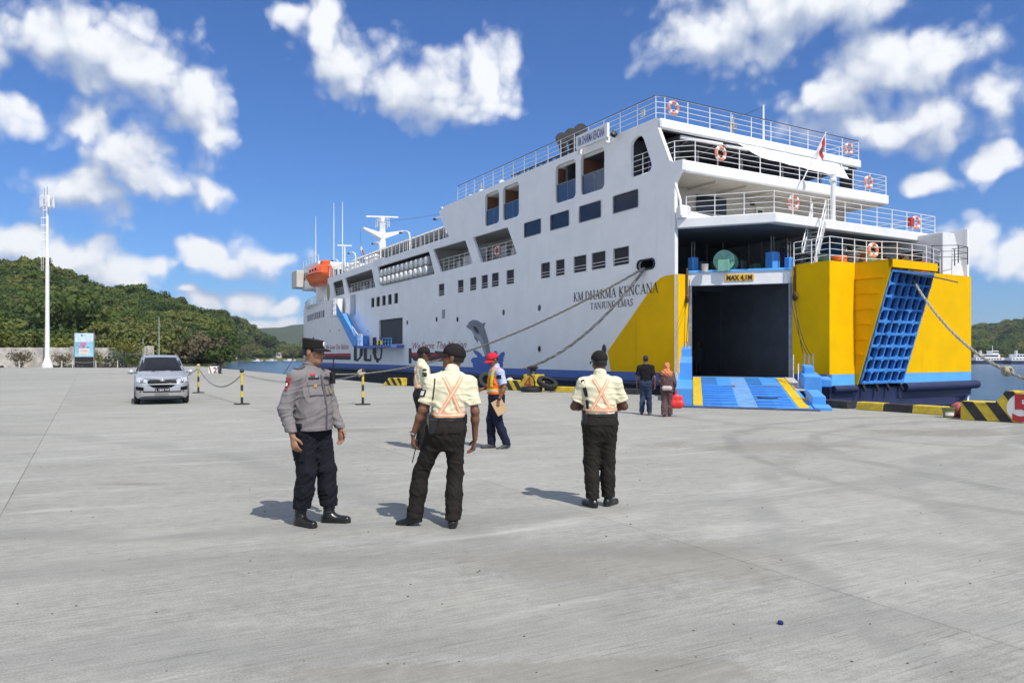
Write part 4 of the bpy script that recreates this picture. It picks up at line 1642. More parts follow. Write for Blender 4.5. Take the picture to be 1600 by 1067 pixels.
side_serif('KM.DHARMA KENCANA', 7.95, 4.50, 0.46, 6.85, text_black)
side_serif('TANJUNG EMAS', 6.42, 4.00, 0.34, 3.50, text_black)
side_serif('DLU', 46.4, 1.20, 2.1, 8.7, text_black, 0.012, 1.9)
side_text('We Serve The Nation', 0.75, Sx(645, 540)[0], 2.18, dark_red, Sx(645, 540)[0] - Sx(729, 540)[0], shear=0.35)
side_text('We Serve The Nation', 0.75, Sx(510, 545)[0], 2.32, dark_red, Sx(510, 545)[0] - Sx(545, 545)[0], shear=0.35)
for (x0, x1) in ((642, 712), (502, 548)):
    a, b = Sx(x0, 555)[0], Sx(x1, 555)[0]
    side_panel([(b, 1.62), (a, 1.62), (a, 2.02), (a - 0.25, 1.90), (b, 1.90)], 0.010, dark_red, 'painted_red_band')
    side_panel([(b, 1.26), (a - (a - b) * 0.08, 1.26), (a, 1.618), (b, 1.618)], 0.010, M('maroon_black_band', (0.05, 0.015, 0.025), 0.5), 'painted_dark_band')


def zp(pts, x0=680, y0=380, k=4.0):
    return [Sx(x0 + x / k, y0 + y / k) for x, y in pts]


dolphin = zp([(193, 520), (205, 508), (212, 492), (236, 479), (262, 481), (284, 494), (297, 504), (302, 498), (317, 494), (313, 505), (306, 522), (318, 556), (331, 600), (341, 650), (347, 724), (318, 726), (308, 690), (294, 645), (280, 616), (270, 604), (266, 626), (258, 610), (246, 596), (240, 570), (226, 545), (202, 528)])
side_panel(dolphin, 0.010, grey_paint, 'painted_dolphin')
side_panel(zp([(236, 518), (252, 520), (268, 536), (276, 562), (262, 560), (246, 544)]), 0.014, text_black, 'dolphin_flank')
side_panel(zp([(222, 530), (238, 545), (258, 570), (282, 575), (300, 610), (322, 690), (314, 694), (296, 640), (268, 596), (246, 580), (236, 556)]), 0.013, M('pale_dolphin_belly', (0.36, 0.38, 0.41), 0.5), 'dolphin_belly')
splash = M('royal_blue_splash', (0.06, 0.15, 0.48), 0.5, var=0.06)
kk = 0
for (x, y, rx, ry, an) in ((330, 760, 96, 42, 0), (268, 690, 34, 12, 35), (255, 735, 30, 22, 10), (285, 720, 40, 16, 60), (345, 715, 36, 15, 100), (375, 700, 28, 15, 100), (410, 712, 40, 16, 125), (390, 745, 46, 24, 140), (320, 735, 40, 30, 0)):
    kk += 1
    pl = []
    for i in range(16):
        a = 2 * math.pi * i / 16
        ex, ey = rx * math.cos(a), ry * math.sin(a)
        ca, sa = math.cos(R(an)), math.sin(R(an))
        pl.append((x + ex * ca - ey * sa, min(790, y + ex * sa + ey * ca)))
    MB().quad(*[HP(0.015 + 0.001 * kk)(*p) for p in zp(pl)]).build('painted_splash', splash, ferry)
# company emblem near the bow
s_, z_ = Sx(513, 462)
MB().prism([(s_ + 0.75 * math.cos(a), 8.55 + 0.95 * math.sin(a)) for a in [2 * math.pi * i / 20 for i in range(20)]], HP(0.02), HP(0.0)).build('round_emblem', M('olive_emblem', (0.30, 0.31, 0.16), 0.6, var=0.3, scale=4), ferry)
# name board on the roof edge
a, b = Sx(908, 205)[0], Sx(957, 205)[0]
brd = MB().bx(-0.32, -0.18, b, a, 12.28, 12.98).build('name_board', white_trim, ferry)
text_part('KM. DHARMA KENCANA', 0.62, lambda x, y: (-0.325, a - 0.18 - x, 12.42 + y), text_navy, brd, width=a - b - 0.4, bold=0.012)
MB().bx(-0.30, 0.1, b + 0.1, b + 0.2, 12.05, 12.35).build('bracket', white_trim, brd)
MB().bx(-0.30, 0.1, a - 0.2, a - 0.1, 12.05, 12.35).build('bracket', white_trim, brd)
MB().lathe([(0.10, 0), (0.16, 0.05), (0.16, 0.2), (0.02, 0.26)], 10, (-0.25, b - 0.35, 12.25), Matrix.Rotation(R(60), 3, 'X')).build('floodlight', black_paint, ferry, smooth=True)

# --- stern: car deck door set at an angle, starboard block, decks
P0, P1 = (0.02, 0.0), (0.78, 0.0)
P2, P3 = (3.74, -3.12), (3.80, -4.95)
P4 = (14.45, -4.42)


def wall(a, b, z0, z1, mat, name, parent=ferry, th=0.12, inward=True):
    """upright plate between two deck points"""
    A, B = Vector((*a, 0)), Vector((*b, 0))
    d = (B - A).normalized()
    n = Vector((-d.y, d.x, 0)) * th
    m = MB()
    m.hexa([A + Vector((0, 0, z0)), B + Vector((0, 0, z0)), B + n + Vector((0, 0, z0)), A + n + Vector((0, 0, z0)),
            A + Vector((0, 0, z1)), B + Vector((0, 0, z1)), B + n + Vector((0, 0, z1)), A + n + Vector((0, 0, z1))])
    return m.build(name, mat, parent)


wall(P0, P1, 0.90, 5.22, yellow, 'port_quarter_post')
wall(P0, P1, 0.40, 0.897, stripe_blue, 'port_quarter_stripe')
wall((P0[0], P0[1] + 0.01), (P1[0], P1[1] + 0.01), -3.0, 0.397, navy, 'port_quarter_bottom')
dd = (Vector(P2) - Vector(P1)).normalized()
nn = Vector((dd.y, -dd.x))     # outward normal of the door plane


def DP(a, o=0.0):
    p = Vector(P1) + dd * a + nn * o
    return (p.x, p.y)


DW = (Vector(P2) - Vector(P1)).length
wall(DP(0.0, -0.02), DP(DW, -0.02), 4.74, 5.30, white_trim, 'door_header', th=0.35)
wall(DP(0.0, 0.03), DP(DW, 0.03), 5.302, 5.40, stripe_blue, 'header_edge', th=0.4)
sg = wall(DP(1.55, 0.02), DP(2.75, 0.02), 4.90, 5.17, M('orange_yellow_sign', (0.78, 0.42, 0.01), 0.5), 'height_sign', th=0.03)
text_part('MAX 4,1M', 0.29, lambda x, y: (*DP(1.62 + x, 0.032), 4.935 + y), text_black, sg, width=1.06, bold=0.012)
wall(DP(0.0, 0.02), DP(0.14, 0.02), 0.72, 4.74, steel, 'door_jamb', th=0.2)
wall(DP(DW - 0.14, 0.02), DP(DW, 0.02), 0.72, 4.74, steel, 'door_jamb', th=0.2)
wall(DP(DW + 0.0, -0.02), (P2[0] + 0.06, P2[1]), 0.9, 5.3, yellow, 'inner_post', th=0.05)
wall(DP(0, 0.0), DP(DW, 0.0), -3.0, 0.70, navy, 'sill_wall')
# car deck: a long dark garage
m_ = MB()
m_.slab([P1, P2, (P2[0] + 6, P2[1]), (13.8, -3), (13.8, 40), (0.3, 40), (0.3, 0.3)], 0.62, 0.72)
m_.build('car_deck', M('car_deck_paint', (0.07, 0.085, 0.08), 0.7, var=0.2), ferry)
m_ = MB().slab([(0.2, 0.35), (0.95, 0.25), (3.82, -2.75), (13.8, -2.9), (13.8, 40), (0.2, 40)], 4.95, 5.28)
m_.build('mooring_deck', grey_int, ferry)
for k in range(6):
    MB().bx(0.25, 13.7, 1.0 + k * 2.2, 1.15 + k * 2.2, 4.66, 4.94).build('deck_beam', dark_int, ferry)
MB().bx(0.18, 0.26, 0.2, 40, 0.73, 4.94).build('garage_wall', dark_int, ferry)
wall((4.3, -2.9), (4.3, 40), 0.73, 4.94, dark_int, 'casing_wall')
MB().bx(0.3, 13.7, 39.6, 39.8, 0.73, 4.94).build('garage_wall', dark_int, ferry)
MB().bx(0.30, 0.55, 2.0, 2.6, 0.8, 2.6).build('hydrant_box', rust, ferry)
lamp_lit = bpy.data.materials.new('lit_fluorescent_tube')
lamp_lit.use_nodes = True
lamp_lit.node_tree.nodes['Principled BSDF'].inputs['Emission Color'].default_value = (0.9, 0.95, 1.0, 1)
lamp_lit.node_tree.nodes['Principled BSDF'].inputs['Emission Strength'].default_value = 0.9
for (x, y) in ((2.2, 3.0), (2.2, 9.0), (2.2, 15.0), (2.2, 22.0)):
    MB().bx(x - 0.04, x + 0.04, y, y + 1.2, 4.60, 4.65).build('tube_lamp', lamp_lit, ferry)
for k in range(10):
    MB().bx(0.262, 0.36, 1.5 + k * 3, 1.62 + k * 3, 0.73, 4.9).build('side_frame', dark_int, ferry)
    MB().bx(4.14, 4.24, 1.5 + k * 3, 1.62 + k * 3, 0.73, 4.9).build('side_frame', dark_int, ferry)
for k in range(3):
    MB().tube([(0.7 + 0.5 * k, 0.9, 4.55), (0.7 + 0.5 * k, 38, 4.55)], 0.05, 6).build('overhead_pipe', steel, ferry)
MB().torus((0.62, 5.0, 2.0), 0.28, 0.07, Matrix.Rotation(R(90), 3, 'Y'), 18, 8).build('wall_lifebuoy', ring_white, ferry, smooth=True)
MB().bx(1.2, 3.4, 16.0, 16.2, 0.73, 3.3).build('lorry_front', M('pale_lorry_cab', (0.25, 0.26, 0.28), 0.5), ferry, bevel=0.08)
MB().bx(1.4, 3.2, 15.95, 15.99, 2.0, 2.9).build('lorry_windscreen', dark_glass, ferry)
for x in (1.5, 3.1):
    MB().box((x, 15.95, 1.25), (0.3, 0.06, 0.2)).build('lorry_headlamp', ring_white, ferry)
# starboard block
wall(P2, P3, 0.90, 5.50, yellow, 'block_side', th=0.15)
wall(P2, P3, 0.42, 0.897, side_blue, 'block_side_stripe', th=0.15)
wall((P2[0] + .01, P2[1]), (P3[0] + .01, P3[1]), -3.0, 0.417, navy, 'block_side_bottom', th=0.15)


def AF(f, o=0.0):
    """along the aft face from its port corner, metres; o metres further aft"""
    d = (Vector(P4) - Vector(P3)).normalized()
    p = Vector(P3) + d * f + Vector((d.y, -d.x)) * o
    return (p.x, p.y)


AW = (Vector(P4) - Vector(P3)).length
tL = aft_pt(1336, 590, -4.87)[0] - P3[0]
tR = aft_pt(1406, 590, -4.80)[0] - P3[0]
wall(AF(0), AF(tL), 0.90, 5.50, yellow, 'aft_plating')
wall(AF(tR + 0.1), AF(AW), 0.90, 5.42, yellow, 'aft_plating')
wall(AF(0), AF(tL), 0.42, 0.897, stripe_blue, 'aft_stripe')
wall(AF(tR + 0.1), AF(AW), 0.42, 0.897, stripe_blue, 'aft_stripe')
wall(AF(0, -0.01), AF(tL, -0.01), -0.2, 0.417, navy, 'aft_bottom')
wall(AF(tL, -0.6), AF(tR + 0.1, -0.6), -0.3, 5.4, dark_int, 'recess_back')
wall(AF(tR + 0.1, -0.01), AF(AW, -0.01), -0.2, 0.417, navy, 'aft_bottom')
wall(AF(tL, -0.05), AF(tR + 0.1, -0.05), -0.3, 0.05, navy, 'aft_bottom')
# welded plate seams
for z_ in (2.05, 3.45, 4.55):
    for (f0, f1) in ((0.02, tL - 0.02), (tR + 0.15, AW - 0.02)):
        MB().hexa([(*AF(f0, 0.006), z_), (*AF(f1, 0.006), z_), (*AF(f1, -0.02), z_), (*AF(f0, -0.02), z_), (*AF(f0, 0.006), z_ + 0.012), (*AF(f1, 0.006), z_ + 0.012), (*AF(f1, -0.02), z_ + 0.012), (*AF(f0, -0.02), z_ + 0.012)]).build('weld_seam', yellow, ferry)
for (z_, s0, s1) in ((2.9, 6.0, 33.0), (5.35, 1.5, 58.0), (7.35, 0.3, 57.0), (9.75, 1.0, 24.0)):
    MB().tube([(tc(s) + 0.004, s, z_) for s in np.arange(s0, s1, 1.5)], 0.009, 4).build('weld_seam', white, ferry)
for s_ in np.arange(4.8, 33, 4.1):
    MB().tube([(0.004, s_, 1.0 if s_ > 5 else 2.2), (0.004, s_, 5.5)], 0.008, 4).build('weld_seam', white, ferry)
# counter: the rounded navy stern below the knuckle
rows = [(0.05, 0.34), (-0.05, -0.2), (0.0, -0.6), (-0.35, -1.1), (-0.9, -1.7), (-1.6, -2.6)]
m_ = MB()
nn_ = 24
vv = []
for (o_, z_) in rows:
    for i in range(nn_ + 1):
        f = AW * i / nn_ + 0.0
        edge = max(0.0, (i - (nn_ - 4)) / 4.0)
        x, y = AF(f + 0.12 * (1 if i == nn_ else 0), o_ - 0.9 * edge ** 2 * max(0, -z_ - 0.1))
        vv.append((x, y, z_))
m_.add(vv, [(r * (nn_ + 1) + i, r * (nn_ + 1) + i + 1, (r + 1) * (nn_ + 1) + i + 1, (r + 1) * (nn_ + 1) + i) for r in range(len(rows) - 1) for i in range(nn_)])
m_.build('stern_counter', navy, ferry, smooth=True)
MB().tube([(*AF(0.1, 0.1), 0.30), (*AF(tL - 0.1, 0.1), 0.30)], 0.15, 10).build('stern_fender', navy, ferry, smooth=True)
MB().tube([(*AF(tR + 0.3, 0.1), 0.28), (*AF(AW * 0.6, 0.12), 0.28), (*AF(AW + 0.35, 0.08), 0.30)], 0.20, 10).build('stern_fender', navy, ferry, smooth=True)
# starboard side, seen only from other places
MB().bx(BEAM - 0.25, BEAM - 0.1, -4.3, 84, -3.0, 7.7).build('starboard_side_plating', white, ferry)
MB().slab([(BEAM / 2 + 0.2, 92), (BEAM / 2 - 0.2, 92), (tc(90) + 0.3, 88), (tc(84) + 0.4, 84), (BEAM - 0.2, 84)], 7.5, 7.7).build('forecastle_deck', grey_int, ferry)
m_ = MB()
m_.hexa([(BEAM - 0.2, 83.9, -3), (BEAM - 0.1, 83.9, -3), (BEAM / 2 + 0.1, 92, -3), (BEAM / 2, 92, -3), (BEAM - 0.2, 83.9, 8.4), (BEAM - 0.1, 83.9, 8.4), (BEAM / 2 + 0.1, 92, 8.6), (BEAM / 2, 92, 8.6)])
m_.build('starboard_bow_plating', white, ferry)

# --- stowed starboard ramp: leaning frame with its lattice of girders
lean = 1.36
zb, zt = 0.55, 5.08


def SR(a, b, o=0.0):
    """a across (0 to 1), b up (0 to 1), o out of the ramp face"""
    f = tL + 0.14 + (tR - tL - 0.10) * a
    x, y = AF(f, 0.10 + lean * b + o)
    return (x, y, zb + (zt - zb) * b - o * 0.25)


sr = MB()
sr.hexa([SR(0, 0, -0.12), SR(1, 0, -0.12), SR(1, 0, -0.04), SR(0, 0, -0.04), SR(0, 1, -0.12), SR(1, 1, -0.12), SR(1, 1, -0.04), SR(0, 1, -0.04)])
srp = sr.build('stowed_ramp', M('navy_ramp_plate', (0.010, 0.016, 0.07), 0.5, var=0.15), ferry)


def sr_bar(a0, b0, a1, b1, wa, wb, h=0.10, mat=ramp_blue, o=0.0, name='girder'):
    m = MB()
    p = [SR(a0 - wa, b0 - wb, -0.04), SR(a1 + wa, b0 - wb, -0.04), SR(a1 + wa, b1 + wb, -0.04), SR(a0 - wa, b1 + wb, -0.04)]
    q = [SR(a0 - wa, b0 - wb, h + o), SR(a1 + wa, b0 - wb, h + o), SR(a1 + wa, b1 + wb, h + o), SR(a0 - wa, b1 + wb, h + o)]
    m.hexa(p + q)
    return m.build(name, mat, srp)


NA, NB = 6, 9
for i in range(NA + 1):
    sr_bar(i / NA, 0.0, i / NA, 1.0, 0.013, 0.0, 0.10)
for j in range(NB + 1):
    sr_bar(0.0, j / NB, 1.0, j / NB, 0.013, 0.009, 0.11)
for i in range(NA + 1):
    for j in range(NB + 1):
        if (i + j) % 2 == 0:
            k = 0.055
            m = MB()
            c = [(i / NA + k, j / NB), (i / NA, j / NB + k * 0.62), (i / NA - k, j / NB), (i / NA, j / NB - k * 0.62)]
            c = [(min(1.012, max(-0.012, x)), min(1.008, max(-0.008, y))) for x, y in c]
            m.prism(c, lambda x, y: SR(x, y, 0.06), lambda x, y: SR(x, y, 0.118))
            m.build('gusset', ramp_blue, srp)
for i in (0.06, 0.36, 0.62, 0.94):
    m = MB()
    m.tube([SR(i, 0.0, 0.0), (*AF(tL + 0.2 + (tR - tL) * i, 0.2), 0.18)], 0.07, 8)
    m.build('hinge', black_paint, srp)
# bracket walls each side, header and canopy over the ramp
for f_, nm in ((tL, 'ramp_bracket'), (tR + 0.06, 'ramp_bracket')):
    m = MB()
    a, b, c = (*AF(f_, -0.02), 0.45), (*AF(f_, -0.02), 5.48), (*AF(f_, lean + 0.28), 5.48)
    c2 = (*AF(f_, lean + 0.22), 5.15)
    a2 = (*AF(f_, 0.10), 0.45)
    d = Vector((*AF(f_ + 0.06, 0), 0)) - Vector((*AF(f_, 0), 0))
    tri_ = [Vector(p) for p in (a, b, c, c2, a2)]
    if f_ > tL:
        tri_ = [Vector(p) for p in (a, b, (*AF(f_, 0.2), 5.48), (*AF(f_, 0.16), 5.15), a2)]
    n = len(tri_)
    m.add([tuple(p) for p in tri_] + [tuple(p + d) for p in tri_], [tuple(range(n)), tuple(range(n, 2 * n))] + [(i, (i + 1) % n, n + (i + 1) % n, n + i) for i in range(n)])
    br = m.build(nm, yellow, ferry)
    if f_ == tL:
        for k in range(6):
            z_ = 1.7 + k * 0.62
            out = lean * (z_ - zb) / (zt - zb)
            MB().hexa([(*AF(f_ - 0.07, 0.0), z_), (*AF(f_, 0.0), z_), (*AF(f_, out), z_), (*AF(f_ - 0.07, out), z_), (*AF(f_ - 0.07, 0.0), z_ + 0.03), (*AF(f_, 0.0), z_ + 0.03), (*AF(f_, out), z_ + 0.03), (*AF(f_ - 0.07, out), z_ + 0.03)]).build('stiffener', yellow, br)
h0, h1 = tL, tR + 0.35
m = MB()
m.hexa([(*AF(h0, lean + 0.30), 5.18), (*AF(h1 - 0.2, lean + 0.30), 5.18), (*AF(h1 - 0.2, lean + 0.12), 5.18), (*AF(h0, lean + 0.12), 5.18), (*AF(h0, lean + 0.30), 5.50), (*AF(h1 - 0.2, lean + 0.30), 5.50), (*AF(h1 - 0.2, lean + 0.12), 5.50), (*AF(h0, lean + 0.12), 5.50)])
m.build('ramp_header', yellow, ferry)
m = MB()
m.hexa([(*AF(h0, -0.1), 5.44), (*AF(h1 + 0.5, -0.1), 5.44), (*AF(h1 + 0.5, 0.75), 5.44), (*AF(h0, lean + 0.28), 5.44), (*AF(h0, -0.1), 5.505), (*AF(h1 + 0.5, -0.1), 5.505), (*AF(h1 + 0.5, 0.75), 5.505), (*AF(h0, lean + 0.28), 5.505)])
m.build('ramp_canopy', yellow, ferry)
hd = wall(AF(h0 + 0.06, 0.75), AF(tR, 0.75), 4.6, 5.42, yellow, 'inner_header', th=0.05)
text_part('MAX 4,1M', 0.26, lambda x, y: (*AF(tL + 1.1 + x, 0.756), 5.10 + y), text_black, hd, width=0.95, bold=0.01)
# folded flap at the head of the ramp
m = MB()
for k in range(2):
    a0, a1 = (0.12, 0.60) if k == 0 else (0.55, 1.25)
    m.hexa([SR(a0, 0.985, 0.0), SR(a1, 0.985 - 0.02 * k, 0.0), SR(a1, 0.975 - 0.02 * k, 0.75), SR(a0 + 0.05, 0.985, 0.65), SR(a0, 0.995, 0.0), SR(a1, 0.995 - 0.02 * k, 0.0), SR(a1, 0.985 - 0.02 * k, 0.75), SR(a0 + 0.05, 0.995, 0.65)])
m.build('ramp_flap', dark_steel := M('dark_blue_steel', (0.05, 0.07, 0.13), 0.5, var=0.2), srp)

# --- lowered port ramp
hL, hR = to_ship((7.95, 33.75, 0.74)), to_ship((11.62, 32.45, 0.74))
fL, fR = to_ship((5.84, 24.75, 0.035)), to_ship((9.16, 23.2, 0.035))


def RP(a, b, h=0.0):
    p = fL.lerp(fR, a).lerp(hL.lerp(hR, a), b)
    return (p.x, p.y, p.z + h)


def rbox(a0, a1, b0, b1, h0, h1, mat, name, parent, bevel=0.0):
    m = MB()
    m.hexa([RP(a0, b0, h0), RP(a1, b0, h0), RP(a1, b1, h0), RP(a0, b1, h0), RP(a0, b0, h1), RP(a1, b0, h1), RP(a1, b1, h1), RP(a0, b1, h1)])
    return m.build(name, mat, parent, bevel=bevel)


rp = rbox(0.0, 1.0, 0.0, 1.0, -0.16, 0.0, ramp_blue, 'lowered_ramp', ferry)
stripes_ = [(0.085, 0.25, ramp_mid), (0.25, 0.39, ramp_blue), (0.39, 0.55, ramp_pale), (0.55, 0.70, ramp_mid), (0.70, 0.86, ramp_blue)]
for (a0, a1, mt) in stripes_:
    rbox(a0, a1, 0.005, 0.97, 0.002, 0.008, mt, 'painted_lane', rp)
rbox(0.0, 0.085, 0.02, 0.97, 0.002, 0.009, warn_y := M('bright_yellow_lane_paint', (0.80, 0.52, 0.01), 0.5, var=0.12, scale=4), 'yellow_edge_line', rp)
rbox(0.88, 0.965, 0.02, 0.97, 0.002, 0.009, warn_y, 'yellow_edge_line', rp)
for k in range(17):
    b = 0.02 + k * 0.037
    for (a0, a1) in ((0.095, 0.385), (0.555, 0.855)):
        rbox(a0, a1, b, b + 0.010, 0.006, 0.034, ramp_mid if k % 2 else ramp_blue, 'tread_bar', rp)
rbox(0.30, 0.42, 0.58, 0.64, 0.009, 0.012, rust, 'rust_patch', rp)
rbox(0.70, 0.84, 0.60, 0.66, 0.009, 0.012, rust, 'rust_patch', rp)
rbox(0.62, 0.67, 0.40, 0.43, 0.009, 0.012, rust, 'rust_patch', rp)
rbox(-0.14, 1.03, -0.035, 0.0, -0.03, 0.012, dark_steel, 'foot_flap', rp)
# side towers and bulwarks of the ramp
rbox(-0.16, -0.005, 0.0, 0.30, -0.05, 0.55, ramp_blue, 'side_bulwark', rp)
rbox(-0.13, -0.01, 0.30, 0.62, -0.05, 1.15, ramp_blue, 'side_bulwark', rp)
rbox(-0.12, -0.02, 0.62, 0.80, 0.0, 1.45, ramp_blue, 'lifting_post', rp)
rbox(1.0, 1.13, 0.0, 0.09, -0.05, 0.05, ramp_blue, 'side_bulwark', rp)
rbox(1.0, 1.11, 0.09, 0.27, -0.05, 0.30, ramp_blue, 'side_bulwark', rp, 0.02)
rbox(1.05, 1.21, 0.52, 0.68, -0.15, 0.52, ramp_blue, 'winch_housing', rp, 0.03)
rbox(1.08, 1.17, 0.62, 0.72, 0.5, 0.78, ramp_blue, 'sheave_housing', rp, 0.02)
rbox(1.21, 1.31, 0.54, 0.64, 0.10, 0.40, ramp_blue, 'bearing_bracket', rp, 0.03)
rbox(0.97, 1.06, 0.50, 0.97, 0.0, 0.03, cream, 'walkway', rp)
for a_, b_ in ((1.10, 0.70), (1.14, 0.70), (1.18, 0.70), (-0.06, 0.70), (-0.09, 0.70)):
    MB().bar(RP(a_, b_, 0.7 if a_ > 0 else 1.2), RP(a_, b_, 1.2 if a_ > 0 else 1.7), 0.03).build('sheave_post', steel, rp)
MB().bar(RP(1.02, 0.80, 0), RP(1.02, 0.80, 1.1), 0.02).build('guard_post', white_trim, rp)
MB().bar(RP(1.02, 0.60, 0), RP(1.02, 0.60, 0.9), 0.02).build('guard_post', white_trim, rp)
# wire falls from the header down to the ramp
for (a_, b_, o_, top) in ((1.14, 0.70, 0.06, DW - 0.05), (1.17, 0.70, 0.10, DW + 0.05), (1.10, 0.70, 0.14, DW + 0.12), (-0.07, 0.72, 0.05, 0.05), (-0.09, 0.72, 0.08, -0.12)):
    p = Vector((*DP(top, 0.12), 5.0))
    qv = Vector(RP(a_, b_, 1.15 if a_ > 0 else 1.65))
    MB().tube([tuple(p)] + [tuple(x) for x in catenary(p - Vector((0, 0, 0.9)), qv, 0.45 if top > 1 else 0.02, 10)], 0.014, 5).build('wire_fall', black_paint, ferry)
for top in (-0.05, DW + 0.10):
    m = MB()
    m.tube([(*DP(top, 0.14), 4.1), (*DP(top, 0.14), 5.5)], 0.045, 6)
    m.torus((*DP(top, 0.16), 4.15), 0.14, 0.045, Matrix.Rotation(R(90), 3, 'Y') @ Matrix.Rotation(R(20), 3, 'X'), 14, 6)
    m.build('pulley_block', rust, ferry, smooth=True)

# --- decks over the stern
D3 = [(0.02, -0.12), (2.62, -3.28), (14.4, -2.82), (14.4, 8.0), (0.19, 8.0), (0.19, 0.05)]
m_ = MB().slab(D3, 7.20, 7.62)
m_.build('boat_deck_fascia', white_trim, ferry, bevel=0.03)
MB().quad((0.25, 0.1, 7.19), (2.6, -2.9, 7.19), (14.0, -2.5, 7.19), (14.0, 4, 7.19), (0.25, 4, 7.19)).build('boat_deck_underside', M('shade_dark_deckhead', (0.10, 0.12, 0.15), 0.6, var=0.15), ferry)  # dark sheet: the deep shade below the deck is put into its colour
D2 = [(0.19, -0.42), (14.7, 0.02), (14.7, 9.0), (0.19, 9.0)]
MB().slab(D2, 9.62, 10.14).build('upper_deck_fascia', white_trim, ferry, bevel=0.06)
RF = [(0.19, 1.16), (14.75, 1.72), (14.75, 23.8), (0.19, 23.8)]
MB().slab(RF, 11.92, 12.38).build('roof_fascia', white_trim, ferry, bevel=0.06)
# cabin wall under the upper deck
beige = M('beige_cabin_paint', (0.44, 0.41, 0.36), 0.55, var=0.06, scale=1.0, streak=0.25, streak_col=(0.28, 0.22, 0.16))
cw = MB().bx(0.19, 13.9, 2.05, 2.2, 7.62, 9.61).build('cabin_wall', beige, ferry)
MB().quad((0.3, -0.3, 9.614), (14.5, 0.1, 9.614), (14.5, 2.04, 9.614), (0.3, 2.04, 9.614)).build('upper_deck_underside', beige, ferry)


def aw(px0, px1, py0, py1, s):
    a, z1 = aft_pt(px0, py0, s)
    b, z0 = aft_pt(px1, py1, s)
    return a, b, z0, z1


a, b, z0, z1 = aw(1088, 1135, 287, 320, 2.0)
wd = MB().bx(a, b, 1.99, 2.045, 8.55, 9.35).build('window', dark_glass, ferry)
MB().bx(a - 0.04, b + 0.04, 2.02, 2.048, 8.50, 9.40).build('window_frame', grey_frame, wd)
a, b, z0, z1 = aw(1181, 1194, 300, 340, 2.0)
dr = MB().bx(a, b, 1.99, 2.045, 7.64, 9.2).build('cabin_door', M('pale_green_door', (0.58, 0.58, 0.46), 0.5), ferry)
MB().bx(a + 0.15, b - 0.15, 1.97, 1.988, 8.62, 8.98).build('door_window', dark_glass, dr)
MB().bx(a + 0.2, b - 0.2, 1.97, 1.988, 8.1, 8.4).build('door_notice', text_black, dr)
MB().box(((a + b) / 2 - 0.55, 1.98, 9.25), (0.22, 0.1, 0.14)).build('deck_lamp', black_paint, ferry)
a, b, z0, z1 = aw(1295, 1306, 320, 355, 2.0)
MB().bx(a, b, 1.98, 2.045, 7.64, 9.1).build('cabin_door', cream, ferry)
MB().bx(a + 0.9, a + 1.5, 1.94, 2.045, 8.3, 8.9).build('fire_hose_box', red_paint, ferry)
a, b, z0, z1 = aw(1248, 1262, 312, 330, 2.0)
MB().bx(a, a + 0.5, 1.75, 2.045, 7.9, 8.75).build('fire_hose_box', red_paint, ferry)
# white bulwark strip on the boat deck at the port quarter
m = MB()
m.hexa([(0.05, 0.35, 7.62), (5.2, 0.35, 7.62), (5.2, 0.45, 7.62), (0.05, 0.45, 7.62), (0.05, 0.35, 8.25), (5.2, 0.35, 7.72), (5.2, 0.45, 7.72), (0.05, 0.45, 8.25)])
m.build('deck_coaming', white_trim, ferry)
MB().tube([(-0.02, -0.05, 9.15), (-0.04, -0.40, 8.35), (-0.02, -0.42, 7.7)], 0.06, 8).build('quarter_stay', white_trim, ferry, smooth=True)
m = MB()
m.prism([(-0.10, 7.62), (-0.10, 8.05), (-0.30, 8.2), (-0.45, 8.1), (-0.45, 7.62)], lambda a, b: (0.0, a, b), lambda a, b: (0.5, a, b))
m.build('quarter_bulwark', white_trim, ferry)
for k in range(7):
    s_ = 2.6 + k * 1.9
    MB().bx(s_, s_ + 0.08, 0.2, 2.04, 9.50, 9.615).build('deck_beam', cream, ferry)
# upper deck: dark seating area below the roof
MB().bx(0.3, 14.4, 9.0, 9.2, 10.14, 11.92).build('saloon_wall', dark_int, ferry)
MB().quad((0.25, 1.3, 11.90), (14.5, 1.8, 11.90), (14.5, 9, 11.90), (0.25, 9, 11.90)).build('ceiling', dark_int, ferry)
for k in range(8):
    x0 = 0.6 + k * 1.75
    MB().bar((x0, 1.6, 11.84), (x0 + 1.2, 5.5, 11.84), 0.05, 5).build('roof_truss', steel, ferry)
    MB().bar((x0 + 1.2, 1.7, 11.80), (x0, 5.5, 11.80), 0.04, 5).build('roof_truss', dark_int, ferry)
for k in range(5):
    x0 = 1.2 + k * 3.0
    MB().bx(x0, x0 + 0.14, 3.2, 3.34, 10.14, 11.9).build('deck_pillar', grey_frame, ferry)
    MB().bx(x0 + 0.6, x0 + 2.2, 4.2, 4.7, 10.14, 10.60).build('bench', grey_int, ferry)
    MB().bx(x0 + 0.6, x0 + 2.2, 4.62, 4.7, 10.60, 11.0).build('bench_back', grey_int, ferry)
MB().bx(1.0, 1.9, 2.3, 2.7, 10.14, 11.1).build('deck_cabinet', cream, ferry)
MB().bx(14.3, 14.5, 2.0, 2.8, 10.14, 11.9).build('side_pillar', dark_int, ferry)
